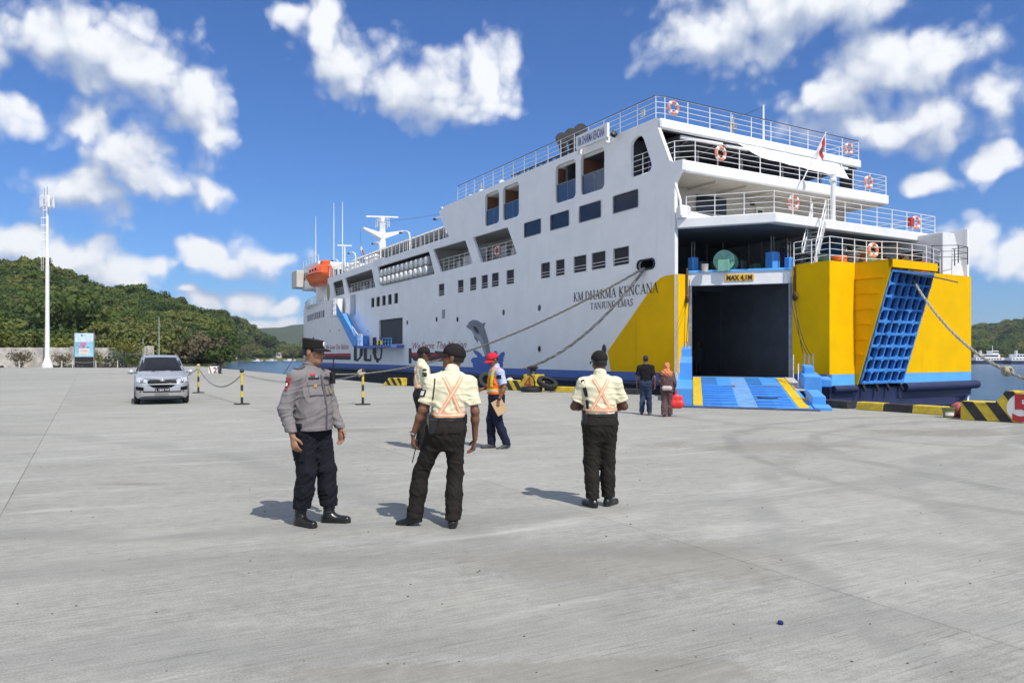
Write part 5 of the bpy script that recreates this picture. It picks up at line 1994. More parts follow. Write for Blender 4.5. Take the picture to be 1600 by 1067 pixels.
# light bars and the canvas let down from the roof edge
for (x0, x1) in ((1.6, 4.2), (4.5, 6.0), (12.0, 13.6)):
    MB().bx(x0, x1, 1.35 + x0 * 0.03, 1.5 + x0 * 0.03, 11.72, 11.84).build('light_bar', white_trim, ferry)
ta, tb = aft_pt(1152, 222, 1.3), aft_pt(1318, 258, 1.6)
tc1, td1 = aft_pt(1186, 243, 1.0), aft_pt(1296, 263, 1.2)
m = MB()
n = 14
vv = []
for j in range(5):
    for i in range(n + 1):
        f = i / n
        a = Vector((ta[0] * (1 - f) + tb[0] * f, 1.25 + 0.4 * f, 11.90))
        b = Vector((tc1[0] * (1 - f) + (tb[0] + 0.1) * f, 0.75 + 0.5 * f, min(tc1[1], 11.2) * (1 - f) + 11.05 * f))
        p = a.lerp(b, j / 4)
        p.z -= 0.05 * math.sin(j / 4 * math.pi)
        p.y += 0.04 * math.sin(i * 1.9)
        vv.append(tuple(p))
m.add(vv, [(j * (n + 1) + i, j * (n + 1) + i + 1, (j + 1) * (n + 1) + i + 1, (j + 1) * (n + 1) + i) for j in range(4) for i in range(n)])
m.build('canvas_awning', tarp, ferry, smooth=True)

# rails of the decks
railing([(0.06, 22.6, 12.38), (0.06, 1.35, 12.38), (0.5, 1.25, 12.38), (14.6, 1.80, 12.38), (14.6, 8.0, 12.38)], 1.0, 4, 1.35, 0.013, 0.021).build('roof_railing', white_trim, ferry)
railing([(0.25, 0.9, 10.14), (0.25, 0.30, 10.14), (0.9, -0.30, 10.14), (14.5, 0.08, 10.14), (14.5, 5.0, 10.14)], 0.98, 4, 1.3, 0.013, 0.022).build('upper_deck_railing', white_trim, ferry)
railing([(0.30, -0.40, 7.62), (2.66, -3.12, 7.62), (14.3, -2.72, 7.62), (14.3, 2.0, 7.62)], 0.92, 4, 1.15, 0.013, 0.020).build('boat_deck_railing', white_trim, ferry)
railing([(*AF(-0.15, -1.6), 5.40), (*AF(0.15, -0.1), 5.50), (*AF(2.6, -0.1), 5.50), (*AF(4.0, 0.4), 5.50), (*AF(6.2, 0.4), 5.50), (*AF(8.0, 0.0), 5.46), (*AF(8.2, -2.5), 5.46)], 1.0, 4, 0.9, 0.013, 0.021).build('mooring_deck_railing', white_trim, ferry)
railing([(*AF(7.7, -0.2), 5.9), (*AF(8.6, 0.5), 5.9), (*AF(9.6, 0.4), 5.9), (*AF(9.6, -0.8), 5.9)], 0.8, 3, 0.8, 0.013, 0.019).build('platform_railing', black_paint, ferry)
m_ = MB()
m_.tube([(0.06, 22.6, 13.40), (0.06, 1.35, 13.40), (0.5, 1.25, 13.40), (14.6, 1.80, 13.40)], 0.03, 6)
m_.build('dark_handrail', M('dark_blue_rail', (0.03, 0.04, 0.09), 0.5), ferry)

# mooring deck: bulkheads, winches, stair, casing
MB().bx(0.25, 12.5, 4.0, 4.2, 5.28, 7.2).build('mooring_bulkhead', dark_int, ferry)  # coloured dark in place of the shade under the boat deck
MB().bx(6.6, 6.75, -1.6, 4.0, 5.28, 7.2).build('mooring_bulkhead', grey_int, ferry)
MB().bx(9.4, 9.5, -1.2, 3.0, 5.5, 7.2).build('casing_wall', stripe_blue, ferry)
MB().slab([(3.95, -4.7), (14.2, -4.25), (14.2, -1.0), (3.95, -2.9)], 5.28, 5.42).build('aft_platform', grey_int, ferry)
# starboard casing with raked outer edge
ca, cz = aft_pt(1475, 357, -4.2)
cb, _ = aft_pt(1493, 357, -4.2)
cc, cz2 = aft_pt(1509, 430, -4.2)
m = MB()
m.prism([(ca, 5.42), (cc, 5.42), (cb, 7.45), (ca, 7.45)], lambda a, b: (a, -4.15, b), lambda a, b: (a, -0.4, b))
m.build('exhaust_casing', white_trim, ferry, bevel=0.02)
MB().bx(ca - 0.02, ca + 0.1, -3.2, -2.0, 5.5, 6.7).build('louvre_door', dark_int, ferry)
railing([(cc + 0.1, -3.4, 5.42), (cc + 0.1, 0.5, 5.42)], 1.0, 3, 1.2, 0.02, 0.03).build('side_railing', white_trim, ferry)


def winch(x, y, z, r, w, rot, name='mooring_winch'):
    m = MB()
    mx = Matrix.Rotation(rot, 3, 'Z') @ Matrix.Rotation(R(90), 3, 'Y')
    m.lathe([(r, -w / 2), (r, -w / 2 + 0.06), (r * 0.5, -w / 2 + 0.07), (r * 0.5, w / 2 - 0.07), (r, w / 2 - 0.06), (r, w / 2)], 22, (x, y, z + r * 1.05), mx)
    o = m.build(name, winch_green, ferry, smooth=True)
    MB().lathe([(r * 0.62, -w / 2 + 0.08), (r * 0.72, 0), (r * 0.62, w / 2 - 0.08)], 18, (x, y, z + r * 1.05), mx).build('rope_drum', rope_grey, o, smooth=True)
    m = MB()
    for k in (-1, 1):
        p = Matrix.Rotation(rot, 3, 'Z') @ Vector((k * (w / 2 + 0.1), 0, 0))
        MB().box((x + p.x, y + p.y, z + r * 0.55), (0.12, 0.5, r * 1.1), Matrix.Rotation(rot, 3, 'Z')).build('winch_stand', winch_green, o, bevel=0.02)
    p = Matrix.Rotation(rot, 3, 'Z') @ Vector((w / 2 + 0.45, 0, 0))
    m.box((x + p.x, y + p.y, z + r * 0.7), (0.5, 0.45, 0.45), Matrix.Rotation(rot, 3, 'Z'))
    m.build('winch_gearbox', winch_green, o, bevel=0.02)
    m = MB()
    for k in range(6):
        a = k * math.pi / 3
        p0 = Vector((0, 0, 0))
        p1 = Matrix.Rotation(rot, 3, 'Z') @ Vector((-w / 2 - 0.02, r * 0.8 * math.cos(a), r * 0.8 * math.sin(a)))
        p0 = Matrix.Rotation(rot, 3, 'Z') @ Vector((-w / 2 - 0.02, 0, 0))
        m.bar((x + p0.x, y + p0.y, z + r * 1.05 + p0.z), (x + p1.x, y + p1.y, z + r * 1.05 + p1.z), 0.03, 5)
    m.build('winch_spokes', winch_green, o)
    return o


wt, wz = aft_pt(1142, 405, -1.2)
winch(wt, -0.9, 5.30, 0.46, 0.9, R(35))
wt2, _ = aft_pt(1355, 395, -3.4)
winch(wt2, -3.2, 5.42, 0.52, 1.1, R(20))
for (px, s_, w_, h_) in ((1083, 0.3, 0.35, 0.75), (1207, -1.9, 0.45, 0.9), (1233, -2.6, 0.3, 0.6)):
    t_, _ = aft_pt(px, 405, s_)
    MB().box((t_, s_, 5.30 + h_ / 2), (w_, w_, h_)).build('roller_housing', ramp_blue, ferry, bevel=0.03)
    for k in (-0.08, 0.08):
        MB().bar((t_ + k, s_, 5.3 + h_), (t_ + k, s_, 5.3 + h_ + 0.7), 0.025).build('roller_post', rope_grey, ferry)
t_, _ = aft_pt(1104, 420, -0.8)
MB().lathe([(0.13, 5.30), (0.15, 5.62), (0.16, 5.64)], 14, (t_, -0.7, 0)).build('deck_bucket', cream, ferry, smooth=True)
# stair from the mooring deck to the boat deck
sA, sB = Vector((*AF(0.25, -0.9), 5.45)), Vector((*AF(2.0, -1.7), 7.55))
m = MB()
for k in (0, 1):
    o_ = Vector((0.1, 0.75, 0)) * k
    m.hexa([sA + o_, sA + o_ + Vector((0.22, 0.05, 0)), sB + o_ + Vector((0.22, 0.05, 0)), sB + o_, sA + o_ + Vector((0, 0.05, 0.10)), sA + o_ + Vector((0.2, 0.1, 0.1)), sB + o_ + Vector((0.2, 0.1, 0.1)), sB + o_ + Vector((0, 0.05, 0.1))])
sto = m.build('deck_stair', grey_frame, ferry)
for k in range(10):
    p = sA.lerp(sB, (k + 0.5) / 10)
    MB().box(tuple(p + Vector((0.15, 0.42, 0.02))), (0.24, 0.72, 0.035)).build('tread', grey_frame, sto)
m = MB()
for o_ in (Vector((0.1, 0, 0)), Vector((0.2, 0.8, 0))):
    for h in (0.45, 0.9):
        m.bar(sA + o_ + Vector((0, 0, h)), sB + o_ + Vector((0, 0, h)), 0.022)
    for k in range(5):
        p = sA.lerp(sB, k / 4) + o_
        m.bar(p, p + Vector((0, 0, 0.9)), 0.02)
m.build('stair_rail', white_trim, sto)
# coils and gear on the aft platform
def coil(x, y, z, r, turns, mat, name, label, cat):
    root = thing(name, label, cat, tuple(BERTH + V * x + U * y + Vector((0, 0, z))), BA)
    for k in range(turns):
        MB().torus((0.02 * math.sin(k * 2.1), 0.02 * math.cos(k * 1.7), 0.05 + 0.075 * k), r * (1 - 0.03 * (k % 3)), 0.042, None, 20, 6).build('rope_turn', mat, root, smooth=True)
    return root


ct, _ = aft_pt(1312, 402, -4.3)
coil(ct, -4.25, 5.46, 0.30, 5, M('orange_polyrope', (0.85, 0.20, 0.02), 0.7, var=0.15), 'rope_coil', 'bright orange rope coil behind the stern railing', 'rope coil')
ct, _ = aft_pt(1332, 395, -4.0)
coil(ct + 0.2, -3.9, 5.46, 0.42, 9, rope_grey, 'rope_coil', 'tall grey mooring rope coil beside the orange coil', 'rope coil')
ct, _ = aft_pt(1285, 402, -3.8)
coil(ct, -3.7, 5.46, 0.36, 6, M('dark_green_rope', (0.05, 0.11, 0.07), 0.8, var=0.3), 'rope_coil', 'dark green rope coil at the foot of the white deck stair', 'rope coil')
# bitts, hose racks, drums and boxes crowding the aft platform
for (px, s_, k) in ((1258, -3.3, 0), (1345, -4.2, 1), (1380, -4.3, 0), (1395, -3.2, 2), (1410, -4.0, 1), (1440, -3.6, 2), (1462, -3.9, 0), (1300, -3.0, 2), (1325, -2.6, 3), (1370, -2.2, 3), (1272, -2.6, 1)):
    t_, _ = aft_pt(px, 400, s_)
    if k == 0:
        for e in (-0.22, 0.22):
            MB().lathe([(0.13, 5.42), (0.11, 5.5), (0.11, 5.9), (0.16, 5.95), (0.14, 6.02), (0.02, 6.03)], 12, (t_ + e, s_, 0)).build('mooring_bitt', black_paint, ferry, smooth=True)
    elif k == 1:
        MB().lathe([(0.26, 5.42), (0.28, 5.6), (0.26, 5.8), (0.28, 6.0), (0.26, 6.2), (0.22, 6.22), (0.02, 6.22)], 14, (t_, s_, 0)).build('oil_drum', rust, ferry, smooth=True)
    elif k == 2:
        MB().box((t_, s_, 5.75), (0.5, 0.4, 0.65)).build('gear_box', stripe_blue if px != 1440 else red_paint, ferry, bevel=0.03)
    else:
        MB().torus((t_, s_, 6.35), 0.36, 0.11, Matrix.Rotation(R(80), 3, 'X'), 18, 8).build('hose_hank', black_rubber, ferry, smooth=True)
        MB().bar((t_, s_ + 0.1, 5.42), (t_, s_ + 0.1, 6.75), 0.04).build('hose_rack', white_trim, ferry)
for (px, s_) in ((1100, 2.5), (1125, 1.8), (1165, 1.2), (1185, 0.6)):
    t_, _ = aft_pt(px, 400, s_)
    MB().bx(t_ - 0.25, t_ + 0.25, s_, s_ + 0.4, 5.3, 6.2 + 0.2 * math.sin(px)).build('deck_machinery', winch_green if px in (1125, 1185) else steel, ferry, bevel=0.04)
    MB().bar((t_, s_ - 0.2, 5.3), (t_, s_ - 0.2, 7.1), 0.04).build('pipe', rope_grey, ferry)
ft, fz = aft_pt(1418, 406, -5.2)
fl = MB()
fl.box((ft, -4.9, 5.58), (0.35, 0.3, 0.16))
fl.lathe([(0.10, 0), (0.08, 0.1), (0.08, 0.28), (0.15, 0.32), (0.15, 0.38), (0.02, 0.4)], 12, (ft, -4.9, 5.6))
fl.build('fairlead', black_paint, ferry, smooth=True)

# lifebuoys: orange rings with white bands
def lifebuoy(pt_ship, yaw, label, r=0.26):
    root = thing('lifebuoy', label, 'lifebuoy', tuple(BERTH + V * pt_ship[0] + U * pt_ship[1] + Vector((0, 0, pt_ship[2]))), BA + yaw, 'lifebuoys hung on the ferry railings')
    mx = Matrix.Rotation(R(90), 3, 'X')
    MB().torus((0, 0, 0), r, 0.075, mx, 28, 10).build('ring', ring_orange, root, smooth=True)
    for k in range(4):
        a0 = R(45 + 90 * k)
        pts = [mx @ Vector((r * math.cos(a0 + d), r * math.sin(a0 + d), 0)) for d in np.linspace(-0.22, 0.22, 5)]
        MB().tube(pts, 0.081, 10).build('white_band', ring_white, root, smooth=True)
    MB().torus((0, 0, 0), r * 1.25, 0.012, mx, 24, 5).build('grab_line', ring_white, root)
    return root


def buoy_at(px, py, s, label, yaw=0.0):
    t_, z_ = aft_pt(px, py, s)
    lifebuoy((t_, s, z_), yaw, label)


buoy_at(1052, 169, 1.20, 'lifebuoy at the port corner of the top deck railing')
buoy_at(1326, 233, 1.65, 'pale lifebuoy at the far right of the top deck railing')
buoy_at(1126, 240, -0.40, 'lifebuoy on the second railing left of the white canvas')
buoy_at(1357, 285, -0.05, 'lifebuoy at the right end of the second railing')
buoy_at(1240, 317, -2.95, 'lifebuoy on the third railing beside a red box')
buoy_at(1431, 348, -2.80, 'lifebuoy at the right end of the third railing beside a red case')
buoy_at(1364, 391, -4.75, 'lifebuoy on the lowest stern railing in front of the green winch')
t_, z_ = aft_pt(1424, 347, -2.8)
MB().box((t_, -2.78, z_), (0.26, 0.2, 0.42)).build('light_case', red_paint, ferry, bevel=0.02)
lifebuoy((0.22, 17.0, 8.28), R(90), 'lifebuoy behind the rail of the boat deck opening nearest the stern')

# mast, post, flag at the stern
mt, mz = aft_pt(1193, 190, 3.0)
MB().tube([(mt, 3.0, 12.3), (mt, 3.0, 14.8)], [0.07, 0.04], 8).build('signal_mast', white_trim, ferry)
pt_, pz_ = aft_pt(1303, 300, -3.0)
m = MB()
m.lathe([(0.11, 7.62), (0.10, 9.35), (0.16, 9.38), (0.16, 9.46), (0.11, 9.50), (0.11, 9.66), (0.13, 9.68), (0.07, 9.78), (0.01, 9.82)], 14, (pt_, -2.95, 0))
m.build('stern_light_post', white_trim, ferry, smooth=True)
a = Vector((aft_pt(1252, 283, -0.5)[0], -0.55, 9.95))
b = Vector((aft_pt(1291, 206, -1.2)[0], -1.2, aft_pt(1291, 206, -1.2)[1]))
fp = MB().tube([tuple(a), tuple(b)], [0.035, 0.022], 8)
fp.build('flagstaff', white_trim, ferry)
flag = thing('stern_flag', 'limp red and white flag hanging from the stern flagstaff', 'flag', tuple(BERTH + V * b.x + U * b.y + Vector((0, 0, b.z))), BA)
dn = (a - b).normalized()
for nm, o0, o1, mt_ in (('red_half', 0.0, 0.5, red_paint), ('white_half', 0.5, 1.0, ring_white)):
    m = MB()
    vv = []
    nu, nv = 8, 5
    for i in range(nu + 1):
        for j in range(nv + 1):
            f = i / nu
            g = o0 + (o1 - o0) * j / nv
            p = dn * (0.12 + 0.9 * g * 0.9) + Vector((-0.10 * f + 0.07 * math.sin(f * 7 + g * 3), 0.06 * math.sin(f * 9 + g * 4), -1.05 * f * (1.0 - 0.25 * g)))
            vv.append(tuple(p))
    m.add(vv, [(i * (nv + 1) + j, i * (nv + 1) + j + 1, (i + 1) * (nv + 1) + j + 1, (i + 1) * (nv + 1) + j) for i in range(nu) for j in range(nv)])
    m.build(nm, mt_, flag, smooth=True)

# roof gear: funnel cowls, lattice, lamps, domes
for k, (px, py) in enumerate(((851, 233), (864, 239), (878, 236))):
    s_ = 11.4 - k * 0.95
    m = MB()
    m.tube([(1.6, s_, 12.3), (1.6, s_, 13.35), (1.35, s_ - 0.25, 13.75), (1.0, s_ - 0.7, 13.95)], [0.22, 0.22, 0.26, 0.36], 14, caps=True)
    m.build('funnel_cowl', black_paint, ferry, smooth=True)
m = MB()
for k in range(9):
    s_ = 9.6 + k * 0.75
    m.bar((1.0, s_, 12.4), (1.0, s_ + 0.75, 13.0), 0.04, 5)
    m.bar((1.0, s_ + 0.75, 12.4), (1.0, s_, 13.0), 0.04, 5)
m.bar((1.0, 9.4, 13.0), (1.0, 16.6, 13.0), 0.05, 5)
m.bar((1.0, 9.4, 12.45), (1.0, 16.6, 12.45), 0.05, 5)
m.build('roof_lattice', black_paint, ferry)
for (s_, t_) in ((20.6, 0.9), (17.5, 0.8), (22.4, 1.0)):
    MB().lathe([(0.14, 12.3), (0.14, 12.7), (0.2, 12.72), (0.18, 12.85), (0.02, 12.92)], 12, (t_, s_, 0)).build('deck_vent', white_trim, ferry, smooth=True)
for (t_, s_) in ((2.6, 2.2), (4.4, 2.4), (6.4, 2.5), (8.6, 2.6), (10.0, 2.7)):
    MB().lathe([(0.3, 12.38), (0.3, 12.5), (0.34, 12.52), (0.2, 12.62), (0.02, 12.64)], 14, (t_, s_, 0)).build('deck_vent', white_trim, ferry, smooth=True)
MB().lathe([(0.10, 12.38), (0.10, 12.9), (0.22, 12.95), (0.22, 13.15), (0.10, 13.2), (0.04, 13.6)], 12, (5.6, 2.2, 0)).build('search_light', steel, ferry, smooth=True)
for (s_, z_) in ((2.6, 13.0), (19.6, 12.9)):
    MB().bx(0.3, 0.34, s_ - 0.14, s_ + 0.14, z_ - 0.15, z_ + 0.15).build('small_notice', cream, ferry)

# --- forward house, awning deck, bridge
MB().quad((1.2, 23.9, 10.10), (BEAM - 1, 23.9, 10.10), (BEAM - 1, 76, 10.05), (3.8, 76, 10.05), (1.6, 57, 10.05)).build('awning_deck', grey_int, ferry)
m = MB()
m.add([(tc(s) + 0.0, s, 10.04) for s in np.arange(23.9, 57.1, 1.7)] + [(tc(s) + 2.2, s, 10.04) for s in np.arange(23.9, 57.1, 1.7)],
      [(i, i + 1, i + 21, i + 20) for i in range(19)])
m.build('deck_edge', grey_int, ferry)
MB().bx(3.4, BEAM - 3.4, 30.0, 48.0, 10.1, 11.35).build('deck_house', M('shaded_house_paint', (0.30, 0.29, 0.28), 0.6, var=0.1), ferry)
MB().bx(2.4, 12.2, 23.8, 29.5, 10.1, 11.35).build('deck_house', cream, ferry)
MB().bx(2.33, 2.39, 25.2, 26.4, 10.5, 11.1).build('window', dark_glass, ferry)
MB().bx(2.33, 2.39, 27.0, 28.2, 10.5, 11.1).build('window', dark_glass, ferry)
roof_s = np.arange(23.9, 52.1, 2.0)
m = MB()
m.add([(tc(s) + 1.3, s, 11.42) for s in roof_s] + [(tc(s) + 1.5, s, 11.62) for s in roof_s] + [(BEAM / 2, s, 11.95) for s in roof_s] + [(BEAM - 1.3, s, 11.42) for s in roof_s] + [(BEAM / 2, s, 11.46) for s in roof_s],
      [(k * len(roof_s) + i, k * len(roof_s) + i + 1, (k + 1) % 5 * len(roof_s) + i + 1, (k + 1) % 5 * len(roof_s) + i) for k in range(5) for i in range(len(roof_s) - 1)])
m.build('awning_roof', white_trim, ferry)
for k in range(8):
    s_ = 25.5 + k * 3.6
    MB().bar((tc(s_) + 1.5, s_, 10.1), (tc(s_) + 1.5, s_, 11.45), 0.05).build('awning_post', white_trim, ferry)
railing([(tc(s) + 0.10, s, 10.08) for s in np.arange(24.2, 57, 1.8)], 0.95, 4, 1.0, 0.014, 0.032).build('awning_deck_railing', white_trim, ferry)
MB().bx(0.0, 0.9, 38.2, 40.4, 9.62, 10.2).build('davit_platform', white_trim, ferry)
for s_ in (25.2, 32.4, 39.5, 47.0, 53.5):
    x = tc(s_) + 0.35
    m = MB()
    m.tube([(x, s_, 10.1), (x, s_, 11.3), (x - 0.02, s_ + 0.15, 11.62), (x - 0.05, s_ + 0.7, 11.82), (x - 0.1, s_ + 1.7, 11.86)], 0.06, 8)
    lp = m.build('deck_lamp_arm', white_trim, ferry, smooth=True)
    MB().box((x - 0.1, s_ + 1.8, 11.83), (0.2, 0.35, 0.12)).build('lamp_head', black_paint, lp)
for s_ in (42.5, 43.6, 45.0, 48.5, 50.0, 52.0):
    MB().lathe([(0.28, 10.1), (0.28, 10.8), (0.36, 10.84), (0.32, 11.0), (0.05, 11.1)], 12, (tc(s_) + 0.9, s_, 0)).build('deck_vent', white_trim, ferry, smooth=True)
# davit and searchlight at the break of the high house
m = MB()
m.tube([(0.5, 25.4, 10.1), (0.5, 25.3, 11.6), (0.45, 26.2, 12.6)], [0.10, 0.09, 0.06], 8)
m.build('small_davit', white_trim, ferry, smooth=True)
MB().lathe([(0.05, 0), (0.28, 0.06), (0.30, 0.4), (0.24, 0.5), (0.02, 0.55)], 14, (0.55, 24.9, 11.6), Matrix.Rotation(R(30), 3, 'X')).build('search_light', white_trim, ferry, smooth=True)
MB().torus((0.55, 24.8, 11.25), 0.32, 0.05, Matrix.Rotation(R(90), 3, 'Y'), 18, 6).build('hose_reel', black_paint, ferry, smooth=True)

# bridge
br = MB().bx(1.9, BEAM - 2.2, 66.5, 74.5, 10.05, 13.1).build('bridge_house', white_trim, ferry, bevel=0.08)
for k in range(2):
    MB().bx(1.86, 1.92, 67.5 + k * 3.4, 70.2 + k * 3.4, 11.3, 12.2).build('bridge_window', dark_glass, br)
MB().bx(2.4, BEAM - 2.6, 66.44, 66.5, 11.3, 12.2).build('bridge_window', dark_glass, br)
MB().bx(0.9, 3.0, 73.2, 76.0, 10.4, 12.6).build('bridge_wing', cream, br, bevel=0.05)
railing([(2.0, 66.7, 13.1), (2.0, 74.2, 13.1)], 0.8, 3, 1.4, 0.02, 0.03).build('railing', white_trim, br)
fh = MB().bx(1.6, BEAM - 2, 57.2, 66.4, 7.7, 10.0).build('forward_house', white_trim, ferry)
MB().slab([(tc(57.5) + 0.05, 57.4), (tc(66) - 0.5, 66.0), (tc(72) - 0.3, 72.0), (4, 72), (4, 57.4)], 7.62, 7.74).build('embarkation_deck', white_trim, ferry)
railing([(tc(s) + 0.12, s, 7.75) for s in np.arange(58, 86, 2.5)], 1.0, 3, 1.6, 0.02, 0.035).build('forward_railing', white_trim, ferry)
for s_ in (60.0, 64.5):
    m = MB()
    m.tube([(tc(s_) + 1.2, s_, 7.75), (tc(s_) + 1.25, s_, 9.9), (tc(s_) + 0.9, s_, 11.6), (tc(s_) + 0.2, s_, 12.1), (tc(s_) - 0.2, s_, 12.0)], [0.16, 0.15, 0.13, 0.11, 0.10], 8)
    m.build('lifeboat_davit', white_trim, ferry, smooth=True)
MB().lathe([(0.4, -0.5), (0.4, 0.5)], 12, (2.4, 62.2, 8.3), Matrix.Rotation(R(90), 3, 'Y')).build('davit_winch', black_paint, ferry)
for (px, z1) in ((482, 19.2), (509, 18.6), (522, 18.0)):
    s_ = {482: 71.0, 509: 64.5, 522: 61.0}[px]
    t_ = tc(s_) + 1.2
    d = Sx(px, 500)
    MB().tube([(tc(d[0]) + 0.9, d[0], 10.0 if px != 482 else 13.1), (tc(d[0]) + 0.9, d[0], z1 - 2.6), (tc(d[0]) + 0.9, d[0], z1)], [0.06, 0.05, 0.02], 6).build('whip_aerial', white_trim, ferry)

# main mast with crosstree and radar
m = MB()
MX, MY = 7.0, 58.0
m.tube([(MX, MY, 11.4), (MX, MY, 16.8)], [0.55, 0.32], 10)
mm = m.build('radar_mast', white_trim, ferry, smooth=True)
cr = MB()
for k in (-1, 1):
    d = (V * 0.92 + U * -0.1).normalized()
    e = Vector((MX + 2.4 * k, MY - 0.4, 15.9))
    cr.hexa([(MX, MY - 0.35, 14.9), (MX, MY + 0.35, 14.9), (e.x, e.y + 0.25, e.z), (e.x, e.y - 0.25, e.z), (MX, MY - 0.35, 15.6), (MX, MY + 0.35, 15.6), (e.x, e.y + 0.25, e.z + 0.16), (e.x, e.y - 0.25, e.z + 0.16)])
cr.build('crosstree', white_trim, mm)
railing([(MX - 0.6, MY - 0.6, 16.3), (MX + 0.6, MY - 0.6, 16.3), (MX + 0.6, MY + 0.6, 16.3), (MX - 0.6, MY + 0.6, 16.3)], 0.9, 3, 0.6, 0.02, 0.03, True).build('mast_platform', white_trim, mm)
MB().box((MX, MY, 17.5), (3.6, 0.22, 0.16), Matrix.Rotation(R(-20), 3, 'Z')).build('radar_scanner', white_trim, mm)
MB().bx(MX - 0.2, MX + 0.2, MY - 0.2, MY + 0.2, 16.9, 17.45).build('scanner_gearbox', white_trim, mm)
m = MB()
m.tube([(5.0, 66.0, 12.0), (5.0, 66.0, 15.0)], [0.12, 0.1], 8)
m2 = m.build('small_radar_mast', white_trim, ferry)
MB().box((5.0, 66.0, 15.1), (1.7, 0.2, 0.14), Matrix.Rotation(R(-15), 3, 'Z')).build('radar_scanner', white_trim, m2)
# courtesy flag under the crosstree
cf = thing('courtesy_flag', 'tiny red and white flag on a line below the radar mast', 'flag', tuple(BERTH + V * 4.6 + U * 58.4 + Vector((0, 0, 14.2))), BA)
MB().quad((0, 0, 0), (0.28, 0.05, -0.5), (0.32, 0.12, -0.9), (-0.05, 0.0, -0.55)).build('white_half', ring_white, cf)
MB().quad((0.28, 0.05, -0.5), (0.45, 0.1, -1.15), (0.35, 0.12, -1.3), (0.1, 0.03, -0.6)).build('red_half', red_paint, cf)
MB().bar((4.55, 58.4, 15.9), (4.65, 58.4, 12.9), 0.012, 4).build('flag_halyard', black_paint, ferry)
# aerial wire between the masts
MB().tube([tuple(p) for p in catenary((MX, MY, 17.0), (mt, 3.0, 14.7), 1.2, 20)], 0.014, 4).build('aerial_wire', black_paint, ferry)

# lifeboat hanging in its davits
lb = thing('lifeboat', 'bright orange enclosed lifeboat hanging in davits near the bow', 'lifeboat', tuple(BERTH + V * (tc(61.8) + 0.1) + U * 61.8 + Vector((0, 0, 10.75))), BA)
secs = []
L = 3.9
for i in range(13):
    f = -1 + 2 * i / 12
    k = max(0.02, (1 - abs(f) ** 2.6)) ** 0.5
    secs.append((f * L, k))
vv, ff = [], []
prof = [(0.0, -1.15), (0.55, -0.95), (1.0, -0.3), (1.12, 0.1), (1.12, 0.2), (1.0, 0.25), (0.78, 1.05), (0.45, 1.30), (0, 1.32)]
full = prof + [(-x, z) for x, z in prof[-2:0:-1]]
for (y, k) in secs:
    for (x, z) in full:
        vv.append((x * k, y, z * (0.55 + 0.45 * k)))
n = len(full)
for i in range(12):
    for j in range(n):
        ff.append((i * n + j, i * n + (j + 1) % n, (i + 1) * n + (j + 1) % n, (i + 1) * n + j))
m = MB()
m.add(vv, ff + [tuple(range(n)), tuple(range(12 * n, 13 * n))])
m.build('lifeboat_hull', boat_orange, lb, smooth=True)
MB().tube([(-1.14 * k, y, 0.15 * (0.55 + 0.45 * k)) for (y, k) in secs[1:-1]], 0.05, 6).build('grab_rail', M('dark_orange_fender', (0.35, 0.05, 0.02), 0.6), lb)
for y in (-1.6, -0.4, 0.8):
    MB().box((-0.93, y, 0.62), (0.06, 0.5, 0.22), Matrix.Rotation(R(-15), 3, 'Y')).build('lifeboat_window', dark_glass, lb)
MB().box((0, -2.2, 1.35), (0.9, 1.0, 0.45)).build('conning_hood', boat_orange, lb, bevel=0.1)

# --- mooring ropes
HZ = BERTH + U * 2.0 + V * -0.06 + Vector((0, 0, 5.68))


def rope(path, r, mat, label, name='mooring_rope'):
    me = rope_mesh(path, r)
    o = me.build(name, mat, None, smooth=True)
    return tag(o, label, 'rope')


far_end = G(31.5, -7.3, 0.35)
rope(catenary(HZ, far_end, 1.55, 40), 0.055, rope_mat, 'pale mooring rope from the hawse hole forward past the dolphin emblem')
rope([HZ] + catenary(HZ - Vector((0, 0, 0.05)), G(6.3, -4.0, 1.02), 0.75, 30)[1:], 0.07, rope_grey, 'dark mooring rope from the hawse hole down to block four')
fp0 = BERTH + V * ft + U * -4.95 + Vector((0, 0, 5.8))
b5 = blk5.matrix_basis @ Vector((0.55, 0, 0.95))
rope(catenary(fp0, b5, 0.95, 30), 0.048, rope_mat, 'thick mooring rope from the stern fairlead to block five')
kp = catenary(fp0, b5, 0.95, 30)[25]
kn = thing('rope_knot', 'frayed rope knot on the thick stern mooring rope near block five', 'knot', tuple(kp))
for k in range(4):
    MB().torus((0.03 * (k - 1.5), 0, 0), 0.10, 0.05, Matrix.Rotation(R(90 + 14 * k), 3, 'Y') @ Matrix.Rotation(k * 0.6, 3, 'X'), 14, 6).build('knot_turn', rope_mat, kn, smooth=True)
rope(catenary(BERTH + U * 82 + V * 4.5 + Vector((0, 0, 6.0)), at(437, 118, -1.9), 0.8, 16), 0.05, M('yellow_bow_rope', (0.42, 0.36, 0.10), 0.9), 'thin yellow mooring rope running from the bow to the shore')


# ------------------------------------------------------------------ people: smooth bodies and clothes grown from joints
_prm = np.random.default_rng(11).random((34, 34, 34)).astype(np.float32)


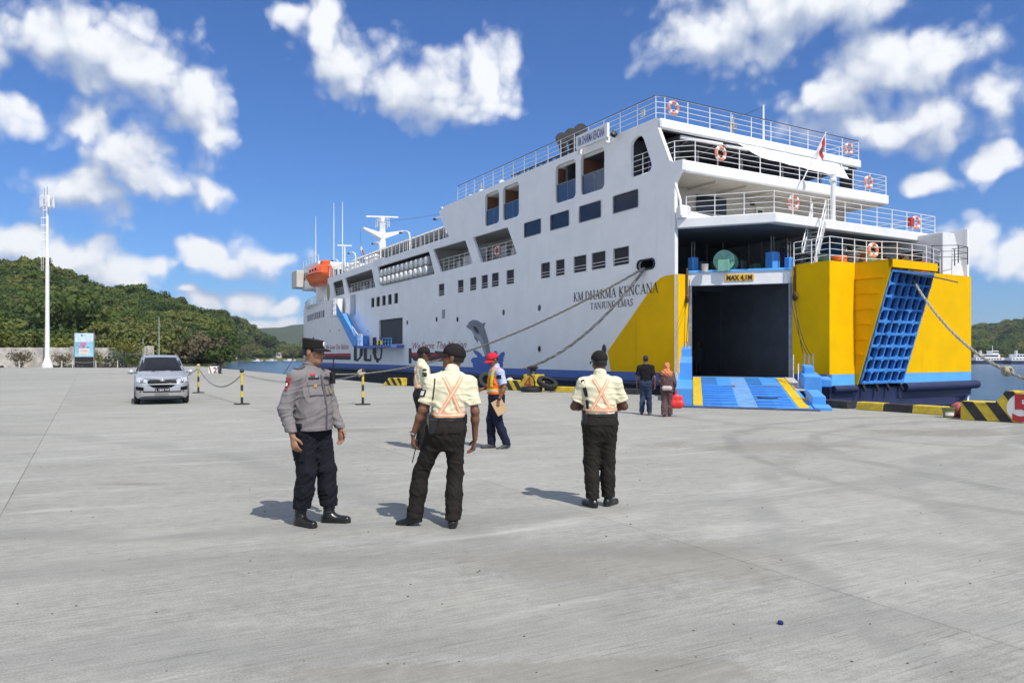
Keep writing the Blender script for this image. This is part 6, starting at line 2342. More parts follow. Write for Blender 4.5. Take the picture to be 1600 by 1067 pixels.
def vnoise(p, f):
    q = p * f + 100.0
    i = np.floor(q).astype(int)
    w = (q - i).astype(np.float32)
    w = w * w * (3 - 2 * w)
    i %= 32
    x, y, z = i[..., 0], i[..., 1], i[..., 2]
    a = _prm
    c00 = a[x, y, z] * (1 - w[..., 0]) + a[x + 1, y, z] * w[..., 0]
    c10 = a[x, y + 1, z] * (1 - w[..., 0]) + a[x + 1, y + 1, z] * w[..., 0]
    c01 = a[x, y, z + 1] * (1 - w[..., 0]) + a[x + 1, y, z + 1] * w[..., 0]
    c11 = a[x, y + 1, z + 1] * (1 - w[..., 0]) + a[x + 1, y + 1, z + 1] * w[..., 0]
    c0 = c00 * (1 - w[..., 1]) + c10 * w[..., 1]
    c1 = c01 * (1 - w[..., 1]) + c11 * w[..., 1]
    return c0 * (1 - w[..., 2]) + c1 * w[..., 2] - 0.5


class Field:
    """a signed distance on a grid; shapes melt together; polygonised by surface nets"""
    def __init__(self, lo, hi, h):
        self.h = h
        self.lo = np.array(lo, float)
        self.n = np.ceil((np.array(hi, float) - self.lo) / h).astype(int) + 1
        self.F = np.full(self.n, 0.5, np.float32)

    def block(self, lo, hi):
        a = np.clip(np.floor((np.array(lo) - self.lo) / self.h).astype(int), 0, self.n)
        b = np.clip(np.ceil((np.array(hi) - self.lo) / self.h).astype(int) + 1, 0, self.n)
        if (b - a).min() <= 0:
            return None, None
        g = np.meshgrid(*[self.lo[k] + self.h * np.arange(a[k], b[k]) for k in range(3)], indexing='ij')
        return (slice(a[0], b[0]), slice(a[1], b[1]), slice(a[2], b[2])), np.stack(g, -1)

    def mix(self, sl, d, k, sub=False):
        a = self.F[sl]
        d = d.astype(np.float32)
        if sub:
            d = -d
            hh = np.maximum(k - np.abs(a - d), 0) / k
            self.F[sl] = np.maximum(a, d) + hh * hh * k * 0.25
        else:
            hh = np.maximum(k - np.abs(a - d), 0) / k
            self.F[sl] = np.minimum(a, d) - hh * hh * k * 0.25

    def cone(self, a, b, ra, rb, k=0.03, flat=None, sub=False):
        a, b = np.array(a, float), np.array(b, float)
        m = max(ra, rb) + k + 0.03
        sl, p = self.block(np.minimum(a, b) - m, np.maximum(a, b) + m)
        if sl is None:
            return self
        ab = b - a
        L = max(1e-9, (ab * ab).sum())
        pa = p - a
        t = np.clip((pa @ ab) / L, 0, 1)
        v = pa - t[..., None] * ab
        if flat is not None:
            ax, sc = np.array(flat[0], float), flat[1]
            ax = ax / np.linalg.norm(ax)
            c = v @ ax
            v = v + (c * (1 / sc - 1))[..., None] * ax
        d = np.sqrt((v * v).sum(-1)) - (ra + (rb - ra) * t)
        self.mix(sl, d, k, sub)
        return self

    def ell(self, c, r, k=0.02, rot=None, sub=False):
        c, r = np.array(c, float), np.array(r, float)
        m = r.max() + k + 0.03
        sl, p = self.block(c - m, c + m)
        if sl is None:
            return self
        v = p - c
        if rot is not None:
            v = v @ np.array(rot)
        q = np.sqrt(((v / r) ** 2).sum(-1))
        d = (q - 1) * r.min()
        self.mix(sl, d, k, sub)
        return self

    def loft(self, rings, k=0.03, n=2.3):
        """rings: (z, cx, cy, rx, ry) from low to high"""
        rg = np.array(rings, float)
        m = rg[:, 3:].max() + 0.06
        sl, p = self.block((rg[:, 1].min() - m, rg[:, 2].min() - m, rg[0, 0] - 0.06), (rg[:, 1].max() + m, rg[:, 2].max() + m, rg[-1, 0] + 0.06))
        z = p[..., 2]
        zz = rg[:, 0]
        # smooth interpolation between the rings
        fine = np.linspace(zz[0], zz[-1], 160)
        def sm(col):
            v = np.interp(fine, zz, col)
            ker = np.ones(13) / 13
            return np.convolve(np.pad(v, 6, 'edge'), ker, 'valid')
        cx, cy, rx, ry = [np.interp(z, fine, sm(rg[:, i])) for i in (1, 2, 3, 4)]
        dx, dy = np.abs(p[..., 0] - cx) / rx, np.abs(p[..., 1] - cy) / ry
        q = (dx ** n + dy ** n) ** (1 / n)
        d = (q - 1) * np.minimum(rx, ry)
        over = np.maximum(np.maximum(zz[0] - z, z - zz[-1]), -0.5)
        d = np.maximum(d, over)
        self.mix(sl, d, k)
        return self

    def cut(self, pt, nrm):
        """keep the side the normal points away from"""
        g = np.meshgrid(*[self.lo[k] + self.h * np.arange(self.n[k]) for k in range(3)], indexing='ij')
        nrm = np.array(nrm, float)
        nrm /= np.linalg.norm(nrm)
        d = sum((g[k] - pt[k]) * nrm[k] for k in range(3))
        self.F = np.maximum(self.F, d.astype(np.float32))
        return self

    def wrinkle(self, fn):
        g = np.stack(np.meshgrid(*[self.lo[k] + self.h * np.arange(self.n[k]) for k in range(3)], indexing='ij'), -1)
        near = np.abs(self.F) < 0.05
        self.F[near] += fn(g[near]).astype(np.float32)
        return self

    def mesh(self, name):
        F, h = self.F, self.h
        F = np.pad(F, 1, constant_values=0.5)
        ins = F < 0
        c = np.zeros(np.array(F.shape) - 1, np.int8)
        for i in (0, 1):
            for j in (0, 1):
                for k in (0, 1):
                    c += ins[i:F.shape[0] - 1 + i, j:F.shape[1] - 1 + j, k:F.shape[2] - 1 + k]
        act = (c > 0) & (c < 8)
        idx = -np.ones(act.shape, int)
        I = np.argwhere(act)
        idx[act] = np.arange(len(I))
        corners = np.array([(i, j, k) for i in (0, 1) for j in (0, 1) for k in (0, 1)])
        val = np.stack([F[I[:, 0] + o[0], I[:, 1] + o[1], I[:, 2] + o[2]] for o in corners], 1)
        P = np.zeros((len(I), 3))
        W = np.zeros(len(I))
        for a in range(8):
            for b in range(a + 1, 8):
                if np.abs(corners[a] - corners[b]).sum() != 1:
                    continue
                va, vb = val[:, a], val[:, b]
                cr = (va < 0) != (vb < 0)
                t = np.where(cr, va / np.where(cr, va - vb, 1), 0)
                P += np.where(cr[:, None], corners[a] + t[:, None] * (corners[b] - corners[a]), 0)
                W += cr
        P = (P / W[:, None] + I - 1) * h + self.lo
        quads = []
        for ax in range(3):
            o1, o2 = [(1, 2), (2, 0), (0, 1)][ax]
            sl0 = [slice(None)] * 3
            sl1 = [slice(None)] * 3
            sl0[ax], sl1[ax] = slice(0, -1), slice(1, None)
            a, b = ins[tuple(sl0)], ins[tuple(sl1)]
            E = np.argwhere(a != b)
            E = E[(E[:, o1] > 0) & (E[:, o2] > 0)]
            fl = a[E[:, 0], E[:, 1], E[:, 2]]
            e1 = np.zeros(3, int)
            e2 = np.zeros(3, int)
            e1[o1], e2[o2] = 1, 1
            def g(X):
                return idx[X[:, 0], X[:, 1], X[:, 2]]
            ok = (E[:, o1] < idx.shape[o1]) & (E[:, o2] < idx.shape[o2])
            E, fl = E[ok], fl[ok]
            q = np.stack([g(E - e1 - e2), g(E - e2), g(E), g(E - e1)], 1)
            q[~fl] = q[~fl][:, ::-1]
            quads.append(q)
        Q = np.concatenate(quads)
        Q = Q[(Q >= 0).all(1)]
        me = bpy.data.meshes.new(name)
        me.vertices.add(len(P))
        me.vertices.foreach_set('co', P.ravel())
        me.loops.add(len(Q) * 4)
        me.loops.foreach_set('vertex_index', Q.ravel())
        me.polygons.add(len(Q))
        me.polygons.foreach_set('loop_start', np.arange(0, len(Q) * 4, 4))
        me.update(calc_edges=True)
        me.polygons.foreach_set('use_smooth', np.ones(len(Q), bool))
        return me

    def build(self, name, mat, parent):
        me = self.mesh(name)
        me.materials.append(mat)
        return link(name, me, parent)


def skin_mat(name, col):
    m = M(name, col, 0.5, var=0.10, scale=14.0, obj=True)
    return m


def cloth(name, col, var=0.08, rough=0.85):
    return M(name, col, rough, var=var, scale=9.0, bump=0.18, bscale=260.0, obj=True, spec=0.2)


V3 = lambda *a: np.array(a, float)


def unit(v):
    return v / max(1e-9, np.linalg.norm(v))


def pose(**kw):
    """default standing pose; x to the person's right, y forward"""
    J = dict(pelvis=V3(0, 0, .95), waist=V3(0, 0, 1.08), chest=V3(0, 0.0, 1.30), neck=V3(0, -0.01, 1.47), head=V3(0, 0.025, 1.615),
             rsh=V3(.185, -.01, 1.425), lsh=V3(-.185, -.01, 1.425), relb=V3(.245, -.04, 1.14), lelb=V3(-.245, -.04, 1.14), rwri=V3(.265, .02, .90), lwri=V3(-.265, .02, .90),
             rhip=V3(.088, 0, .92), lhip=V3(-.088, 0, .92), rkne=V3(.105, .02, .50), lkne=V3(-.105, .02, .50), rank=V3(.11, -.02, .085), lank=V3(-.11, -.02, .085),
             rfoot=10.0, lfoot=-10.0, rpitch=0.0, lpitch=0.0, rhand=V3(0, .15, -1), lhand=V3(0, .15, -1), rpalm=V3(-1, 0, 0), lpalm=V3(1, 0, 0), curl=0.6, head_yaw=0.0, head_pitch=0.0, girth=1.0, belly=0.0)
    for k, v in kw.items():
        J[k] = V3(*v) if isinstance(v, tuple) else v
    for k in ('rsh', 'lsh', 'relb', 'lelb', 'rwri', 'lwri'):
        J[k] = J[k] - V3(0, 0, .04)
    return J


def head_rot(J):
    return np.array((Matrix.Rotation(R(J['head_yaw']), 3, 'Z') @ Matrix.Rotation(R(J['head_pitch']), 3, 'X')))


def arm_body(f, J, s, g):
    sh, el, wr = J[s + 'sh'], J[s + 'elb'], J[s + 'wri']
    f.cone(sh, el, .046 * g, .038 * g, .04)
    f.cone(el, el + (wr - el) * 0.30, .038 * g, .038 * g, .03)
    f.cone(el + (wr - el) * 0.30, wr, .038 * g, .025, .03)
    d = unit(J[s + 'hand'])
    n = unit(J[s + 'palm'] - d * (J[s + 'palm'] @ d))
    sd = np.cross(n, d)
    if s == 'l':
        sd = -sd
    # thumb side points forward when the arm hangs
    if abs(d[2]) > 0.6 and sd[1] < 0:
        sd = -sd
    f.cone(wr, wr + d * .085, .027, .040, .02, (n, .52))
    cu = J['curl']
    for i, (o, L) in enumerate(((.030, .078), (.010, .088), (-.011, .082), (-.031, .064))):
        a = wr + d * .082 + sd * o
        d1 = unit(d + n * cu * .55)
        b = a + d1 * L * .5
        d2 = unit(d + n * cu * 1.7)
        c = b + d2 * L * .5
        f.cone(a, b, .0098, .0092, .006)
        f.cone(b, c, .0092, .0078, .006)
    a = wr + d * .028 + sd * .030
    b = a + unit(d * .8 + sd * .75 + n * .35) * .045
    c = b + unit(d * .95 + sd * .25 + n * .5) * .034
    f.cone(a, b, .014, .0115, .01)
    f.cone(b, c, .0115, .009, .006)


def make_body(J, h, hair=True):
    g = J['girth']
    f = Field((-.75, -.6, .0), (.75, .6, 1.85), h)
    hd = J['head']
    Rm = head_rot(J)

    def H(x, y, z):
        return hd + Rm @ V3(x, y, z)
    f.ell(H(0, -.012, .028), (.074, .094, .092), .02, Rm)
    f.ell(H(0, .022, -.045), (.056, .068, .068), .03, Rm)
    f.ell(H(0, .055, -.093), (.030, .026, .022), .03, Rm)
    f.cone(H(0, .083, .016), H(0, .106, -.026), .009, .014, .014)
    f.ell(H(.014, .092, -.030), (.010, .012, .009), .008, Rm)
    f.ell(H(-.014, .092, -.030), (.010, .012, .009), .008, Rm)
    f.cone(H(-.032, .076, .026), H(.032, .076, .026), .012, .012, .02)
    f.ell(H(.036, .064, -.026), (.024, .022, .022), .02, Rm)
    f.ell(H(-.036, .064, -.026), (.024, .022, .022), .02, Rm)
    f.cone(H(-.018, .081, -.060), H(.018, .081, -.060), .0085, .0085, .010)
    f.cone(H(-.015, .079, -.071), H(.015, .079, -.071), .0085, .0085, .008)
    for sx in (1, -1):
        f.ell(H(.077 * sx, -.012, -.005), (.010, .020, .032), .008, Rm)
    f.cone(J['neck'] + V3(0, -.005, -.05), hd + Rm @ V3(0, -.018, -.05), .062 * g, .054 * g, .03)
    c, w, p = J['chest'], J['waist'], J['pelvis']
    f.loft([(p[2] - .05, p[0], p[1], .140 * g, .100 * g), (w[2], w[0], w[1], .130 * g, .092 * g), (c[2], c[0], c[1], .150 * g, .098 * g), (J['neck'][2] - .04, J['neck'][0], J['neck'][1], .120, .070)], .04)
    for s in 'rl':
        arm_body(f, J, s, g)
        hp, kn, an = J[s + 'hip'], J[s + 'kne'], J[s + 'ank']
        f.cone(hp, kn, .070 * g, .048, .05)
        f.cone(kn, an, .048, .034, .03)
    return f


def make_shirt(J, h, hem, sleeve, collar=True, loose=0.0, tuck=False, open_arm=.008):
    """sleeve: 0 to 2 along the arm (1 at the elbow)"""
    g = J['girth']
    f = Field((-.62, -.55, hem - .08), (.62, .55, 1.60), h)
    c, w, p, n = J['chest'], J['waist'], J['pelvis'], J['neck']
    b = J['belly']
    rings = [(hem - .05, p[0] + (w[0] - p[0]) * .3, p[1] + b * .3, (.168 + loose) * g, (.125 + loose + b * .5) * g),
             (w[2], w[0], w[1] + b * .5, (.160 + loose) * g, (.117 + loose + b) * g),
             ((w[2] + c[2]) / 2, (w[0] + c[0]) / 2, (w[1] + c[1]) / 2 + b * .3, (.168 + loose * .6) * g, (.120 + loose * .6 + b * .5) * g),
             (c[2] + .00, c[0], c[1], .178 * g, .122 * g), (c[2] + .06, c[0], c[1], .178 * g, .114 * g), (c[2] + .105, c[0], c[1], .160 * g, .100 * g), (c[2] + .135, n[0], n[1], .120 * g, .086), (n[2] + .0, n[0], n[1], .078, .072)]
    f.loft(rings, .04, 2.4)
    for s in 'rl':
        sh, el, wr = J[s + 'sh'], J[s + 'elb'], J[s + 'wri']
        e1 = sh + (el - sh) * min(1.0, sleeve)
        f.cone(n * .45 + sh * .55 + V3(0, 0, -.01), sh, .052 * g, .058 * g, .05)
        r1 = .064 * g - .006 * min(1, sleeve) + open_arm * (1 if sleeve < 1 else 0.2)
        f.cone(sh, e1, .060 * g, r1, .05)
        if sleeve > 1:
            e2 = el + (wr - el) * (sleeve - 1)
            f.cone(el, e2, .058 * g, .046, .03)
    if collar:
        f.cone(n + V3(0, -.012, -.02), n + V3(0, -.004, .026), .074, .066, .012)

    def wr_(q):
        n1 = vnoise(q * V3(1, 1, .35) + q[..., [2, 2, 0]] * V3(.45, .2, 0), 11)
        n2_ = vnoise(q * V3(.45, .45, 1.3) + q[..., [2, 0, 1]] * V3(.8, .3, 0) + 7.3, 13)
        sgn = vnoise(q, 9) * .005 - .0065 * (1 - np.minimum(1, np.abs(n1) * 5)) ** 2 - .0055 * (1 - np.minimum(1, np.abs(n2_) * 5)) ** 2
        low = np.exp(-((q[..., 2] - (hem + .10)) / .09) ** 2)
        sgn = sgn + low * .0035 * np.sin(q[..., 2] * 80 + q[..., 0] * 20 + vnoise(q, 7) * 14)
        return sgn
    f.wrinkle(wr_)
    # open the sleeve ends and the hem square
    f.cut((0, 0, hem), (0, 0, -1))
    for s in 'rl':
        sh, el, wr = J[s + 'sh'], J[s + 'elb'], J[s + 'wri']
        if sleeve <= 1:
            e, d = sh + (el - sh) * sleeve, unit(el - sh)
        else:
            e, d = el + (wr - el) * (sleeve - 1), unit(wr - el)
        # cut only the far end of this arm
        lo, hi = np.minimum(e, e + d * .16) - .11, np.maximum(e, e + d * .16) + .11
        sl, pq = f.block(lo, hi)
        if sl is not None:
            dd = (pq - e) @ d
            rad = np.linalg.norm(pq - e - dd[..., None] * d, axis=-1)
            msk = (dd > 0) & (rad < .10) & (dd < .16)
            if sleeve <= 1.05:
                F = f.F[sl]
                F[msk] = np.maximum(F[msk], dd[msk])
    return f


def make_trousers(J, h, top, hemz=.07, loose=0.012, boots=False, seed=0.0, wide=0.0):
    g = J['girth']
    f = Field((-.5, -.5, 0.0), (.5, .5, top + .04), h)
    p, w = J['pelvis'], J['waist']
    f.loft([(p[2] - .20, p[0], p[1] - .012, .075 * g, .075 * g), (p[2] - .12, p[0], p[1] - .015, .135 * g, .112 * g), (p[2] - .03, p[0], p[1] - .012, .172 * g, .130 * g), (p[2] + .06, p[0] * .6 + w[0] * .4, p[1], .162 * g, .118 * g), (top + .02, w[0] * .8 + p[0] * .2, w[1], .156 * g, .112 * g)], .05, 2.4)
    for s in 'rl':
        hp, kn, an = J[s + 'hip'], J[s + 'kne'], J[s + 'ank']
        f.cone(hp + V3(0, -.01, .0), kn, .092 * g + loose, .064 + loose, .07)
        e = an + unit(an - kn) * (.01 if boots else .03)
        f.cone(kn, an + (kn - an) * .55, .066 + loose, .064 + loose + wide * .5, .03)
        f.cone(an + (kn - an) * .55, e, .064 + loose + wide * .5, .054 + loose + wide, .03)

    def wr_(q):
        z = q[..., 2]
        amp = .0012 + .0028 * np.exp(-((z - .48) / .10) ** 2) + .0042 * np.exp(-((z - hemz - .09) / .08) ** 2) + .002 * np.exp(-((z - p[2] + .12) / .08) ** 2)
        a = np.sin(z * 70 + q[..., 0] * 55 + q[..., 1] * 45 + seed + vnoise(q, 6) * 18) * amp * .6
        n1 = vnoise(q * V3(1, 1, .30) + q[..., [2, 2, 0]] * V3(.5, .25, 0) + seed, 11)
        n2_ = vnoise(q * V3(.9, .9, .7) + q[..., [2, 2, 1]] * V3(.9, -.6, 0) + 3.1 + seed, 12)
        return a + vnoise(q * V3(1, 1, .5), 8) * .006 - .006 * (1 - np.minimum(1, np.abs(n1) * 5)) ** 2 - .006 * (1 - np.minimum(1, np.abs(n2_) * 5)) ** 2
    f.wrinkle(wr_)
    f.cut((0, 0, top), (0, 0, 1))
    f.cut((0, 0, hemz), (0, 0, -1))
    return f


def make_shoe(an, yaw, pitch, h, boot=0.0, big=1.0):
    d = V3(-math.sin(R(yaw)) * -1, math.cos(R(yaw)), 0)
    d = V3(math.sin(R(yaw)), math.cos(R(yaw)), 0)
    f = Field(an - .26, an + V3(.26, .26, .30), h)
    pz = math.sin(R(pitch))
    heel = V3(an[0], an[1], 0) + V3(0, 0, max(0.0, an[2] - .085)) - d * .035
    toe = heel + d * .205 * math.cos(R(pitch)) + V3(0, 0, -.205 * pz)
    up = V3(0, 0, 1)
    f.cone(heel + up * .042, heel + d * .07 + up * .05 + (toe - heel) * 0, .040 * big, .042 * big, .03)
    f.cone(heel + (toe - heel) * .35 + up * .042, toe + up * .034, .043 * big, .036 * big, .03, (up, .82))
    f.cone(heel + d * .03 + up * .05, heel + d * .03 + up * (.10 + boot), .044 * big, .044 * big + boot * .03, .03)
    so = Field.cone(f, heel + up * .016, toe + up * .014, .042 * big, .040 * big, .008, (up, .36))
    if pitch == 0:
        f.cut((0, 0, .002), (0, 0, -1))
    return f


def ribbon(pts, width, bvh, mat, name, parent, off=.006, horiz=False):
    """a strap laid on a garment: points (origin, direction) are shot on to its surface"""
    hit = []
    for (o, d) in pts:
        r = bvh.ray_cast(Vector(o), Vector(d).normalized())
        if r[0] is not None:
            hit.append((r[0], r[1]))
    if len(hit) < 2:
        return None
    P = [h[0] for h in hit]
    N = [h[1] for h in hit]
    for _ in range(3):
        P = [P[0]] + [(P[i - 1] + P[i] * 2 + P[i + 1]) / 4 for i in range(1, len(P) - 1)] + [P[-1]]
        N = [N[0]] + [(N[i - 1] + N[i] * 2 + N[i + 1]).normalized() for i in range(1, len(N) - 1)] + [N[-1]]
    vv, ff = [], []
    for i in range(len(P)):
        t = (P[min(i + 1, len(P) - 1)] - P[max(0, i - 1)]).normalized()
        sd = t.cross(N[i]).normalized() * width / 2
        for e in (-1, 1):
            for k in (0, 1):
                vv.append(P[i] + sd * e + N[i] * (off if k else -.004))
    for i in range(len(P) - 1):
        a, b = i * 4, i * 4 + 4
        ff += [(a + 1, a + 3, b + 3, b + 1), (a, a + 1, b + 1, b), (a + 3, a + 2, b + 2, b + 3)]
    m = MB()
    m.add(vv, ff)
    return m.build(name, mat, parent, smooth=True)


def bvh_of(o):
    me = o.data
    return BVHTree.FromPolygons([v.co.copy() for v in me.vertices], [tuple(p.vertices) for p in me.polygons])


def patch(o_d, w, hgt, bvh, mat, name, parent, off=.006, nx=4, nz=4, shape=None):
    """a cloth patch laid on a garment around a shot point"""
    o, d = Vector(o_d[0]), Vector(o_d[1]).normalized()
    side = d.cross(Vector((0, 0, 1))).normalized()
    up = side.cross(d)
    vv, ok = [], True
    for j in range(nz + 1):
        for i in range(nx + 1):
            u_, v_ = (i / nx - .5), (j / nz - .5)
            ws = shape(v_ + .5) if shape else 1.0
            p = o + side * u_ * w * ws + up * v_ * hgt
            r = bvh.ray_cast(p, d)
            if r[0] is None:
                return None
            vv.append(r[0] + r[1] * off)
    m = MB()
    m.add(vv, [(j * (nx + 1) + i, j * (nx + 1) + i + 1, (j + 1) * (nx + 1) + i + 1, (j + 1) * (nx + 1) + i) for j in range(nz) for i in range(nx)])
    return m.build(name, mat, parent, smooth=True)


def make_cap(J, h, mat, parent, kind='baseball', brim_mat=None, tall=1.0):
    hd, Rm = J['head'], head_rot(J)
    f = Field(hd - .26, hd + .26, h)

    def H(x, y, z):
        return hd + Rm @ V3(x, y, z)
    if kind == 'baseball':
        f.ell(H(0, -.008, .038), (.092, .112, .102 * tall), .01, Rm)
        f.ell(H(0, .035, .055), (.066, .060, .070 * tall), .03, Rm)
    else:
        ax = Rm @ V3(0, 0, 1)
        f.cone(H(0, -.008, .02), H(0, -.008, .16), .101, .107, .004, (Rm @ V3(1, 0, 0), .92))
        f.cut(H(0, 0, .118), Rm @ V3(0, .10, 1))
    f.cut(H(0, 0, .030), -(Rm @ V3(0, -.10, 1)))
    cap = f.build('cap', mat, parent)
    m = MB()
    vv = []
    nu, nv = 14, 5
    for lay in (0, 1):
        for i in range(nu + 1):
            a = R(-78 + 156 * i / nu)
            for j in range(nv + 1):
                e = j / nv
                x = math.sin(a) * (.082 + .004 * e)
                y = .02 + math.cos(a) * (.074 + (.098 if kind == 'baseball' else .078) * e)
                z = .044 + (-.020 * e) - x * x * (5.0 if kind == 'baseball' else 1.2) + (.012 * e if kind == 'baseball' else 0) - .009 * lay
                vv.append(H(x, y, z))
    n1 = (nu + 1) * (nv + 1)
    ff = []
    for i in range(nu):
        for j in range(nv):
            a = i * (nv + 1) + j
            b = a + nv + 1
            ff += [(a, b, b + 1, a + 1), (n1 + a, n1 + a + 1, n1 + b + 1, n1 + b)]
        a = i * (nv + 1) + nv
        ff.append((a, a + nv + 1, n1 + a + nv + 1, n1 + a))
    m.add(vv, ff)
    m.build('brim', brim_mat or mat, cap, smooth=True)
    m = MB()
    m.ell(H(0, -.012, .04 + .094 * tall if kind == 'baseball' else .132), (.009, .009, .006), 8, 5)
    m.build('cap_button', mat, cap)
    return cap


def make_hair(J, h, mat, parent, low=-.045, full=False):
    hd, Rm = J['head'], head_rot(J)
    f = Field(hd - .2, hd + .2, h)

    def H(x, y, z):
        return hd + Rm @ V3(x, y, z)
    f.ell(H(0, -.016, .030), (.0775, .0955, .098 if full else .094), .02, Rm)
    f.ell(H(0, -.036, -.010), (.068, .066, .056), .02, Rm)
    f.cut(H(0, .045, .02), Rm @ V3(0, 1, -.55 if full else -.2))
    f.cut(H(0, 0, low), -(Rm @ V3(0, 0, 1)))
    return f.build('hair', mat, parent)


def face_bits(J, parent, skin_dark):
    hd, Rm = J['head'], head_rot(J)
    for sx in (1, -1):
        c = hd + Rm @ V3(.031 * sx, .081, .006)
        MB().ell(tuple(c), (.012, .007, .007), 10, 6).build('eye', eye_mat, parent, smooth=True)
        a, b = hd + Rm @ V3(.016 * sx, .091, .024), hd + Rm @ V3(.048 * sx, .079, .023)
        MB().tube([tuple(a), tuple((a + b) / 2 + V3(0, .003, .004)), tuple(b)], [.0035, .0045, .003], 6).build('eyebrow', hair_black, parent)
    c = hd + Rm @ V3(0, .0885, -.066)
    MB().ell(tuple(c), (.018, .005, .0055), 10, 6, Matrix(Rm.tolist())).build('lips', skin_dark, parent, smooth=True)


hair_black = M('black_hair', (0.010, 0.009, 0.009), 0.55, var=0.3, scale=60, bump=0.4, bscale=160, obj=True)
eye_mat = M('dark_eye', (0.02, 0.015, 0.012), 0.2)
skin_tan = skin_mat('tan_skin', (0.33, 0.17, 0.10))
skin_brown = skin_mat('brown_skin', (0.19, 0.085, 0.047))
skin_deep = skin_mat('deep_brown_skin', (0.125, 0.055, 0.033))
lip_mat = skin_mat('lip_skin', (0.20, 0.08, 0.06))
cap_black = cloth('black_cap_cloth', (0.017, 0.015, 0.015))
trs_black = cloth('black_brown_trouser_cloth', (0.020, 0.017, 0.015), 0.12)
trs_navy = cloth('blue_black_trouser_cloth', (0.010, 0.011, 0.017), 0.12)
cream_shirt = cloth('cream_uniform_shirt', (0.74, 0.70, 0.50), 0.04)
police_grey = cloth('mauve_grey_uniform_shirt', (0.205, 0.190, 0.195), 0.06)
police_dark = cloth('dark_grey_uniform_trim', (0.10, 0.09, 0.105), 0.06)
leather = M('black_leather', (0.012, 0.012, 0.013), 0.32, var=0.2, scale=20, obj=True)
sole_grey = M('grey_rubber_sole', (0.11, 0.11, 0.115), 0.7, var=0.2, scale=20, obj=True)
strap_orange = M('orange_reflective_webbing', (0.86, 0.36, 0.17), 0.5, var=0.08, scale=30, obj=True)
strap_silver = M('silver_reflective_tape', (0.80, 0.66, 0.54), 0.4, var=0.08, scale=30, obj=True)
vest_orange = cloth('orange_vest_mesh', (0.86, 0.17, 0.03), 0.07)
vest_lime = cloth('lime_reflective_band', (0.72, 0.80, 0.06), 0.05)
pale_blue = cloth('pale_blue_shirt', (0.42, 0.50, 0.72), 0.05)
red_cap = cloth('red_cap_cloth', (0.56, 0.025, 0.045))
badge_gold = M('gold_badge', (0.62, 0.42, 0.12), 0.35, metal=0.6)
badge_white = M('white_thread', (0.75, 0.74, 0.72), 0.8)
badge_red = M('red_thread', (0.45, 0.04, 0.05), 0.8)
thread_black = M('black_thread', (0.015, 0.015, 0.018), 0.8)
steel_bright = M('bright_steel', (0.6, 0.6, 0.6), 0.25, metal=0.9)


def person(label, loc, face, scale, J, skin, h=.008, cat='person', group=None):
    """face: compass direction the body faces, in degrees from +y, clockwise positive"""
    root = thing('person', label, cat, loc, -R(face), group)
    root.scale = (scale,) * 3
    f = make_body(J, h)
    f.build('body', skin, root)
    return root


def shoes(J, root, mat, h=.008, boot=0.0, big=1.0):
    for s in 'rl':
        make_shoe(J[s + 'ank'], J[s + 'foot'], J[s + 'pitch'], h, boot, big).build('shoe', mat, root)


def belt(J, root, top, trs, mat=None, buckle_back=False):
    w, p = J['waist'], J['pelvis']
    b = bvh_of(trs)
    z = top - .022
    c = w * .8 + p * .2
    pts = [((c[0] + .6 * math.cos(a), c[1] + .6 * math.sin(a), z), (-math.cos(a), -math.sin(a), 0)) for a in np.linspace(0, 2 * math.pi, 41)]
    return ribbon(pts, .045, b, mat or leather, 'belt', root, .008)


def harness(J, root, shirt, hem):
    """orange crossed braces over the back and a band round the waist"""
    b = bvh_of(shirt)
    w, c, n = J['waist'], J['chest'], J['neck']

    def back(x0, z0, x1, z1, k=16):
        return [((x0 + (x1 - x0) * i / k, c[1] - .6, z0 + (z1 - z0) * i / k), (0, 1, 0)) for i in range(k + 1)]

    def front(x0, z0, x1, z1, k=12):
        return [((x0 + (x1 - x0) * i / k, c[1] + .6, z0 + (z1 - z0) * i / k), (0, -1, 0)) for i in range(k + 1)]
    zt = n[2] - .035
    zw = hem + .035
    for (x0, x1, o) in ((-.085, .105, .006), (.085, -.105, .010)):
        s1 = ribbon(back(c[0] + x0, zt, w[0] + x1, zw), .036, b, strap_orange, 'brace', root, o)
        ribbon(back(c[0] + x0, zt, w[0] + x1, zw), .013, b, strap_silver, 'reflective_stripe', s1, o + .003)
    for x0 in (-.10, .10):
        ribbon(front(c[0] + x0, zt, w[0] + x0 * .9, zw), .036, b, strap_orange, 'brace', root, .006)
    pts = [((w[0] + .6 * math.cos(a), w[1] + .6 * math.sin(a), zw - .005), (-math.cos(a), -math.sin(a), 0)) for a in np.linspace(0, 2 * math.pi, 41)]
    bd = ribbon(pts, .042, b, strap_orange, 'waist_band', root, .013)
    ribbon(pts, .015, b, strap_silver, 'reflective_stripe', bd, .016)


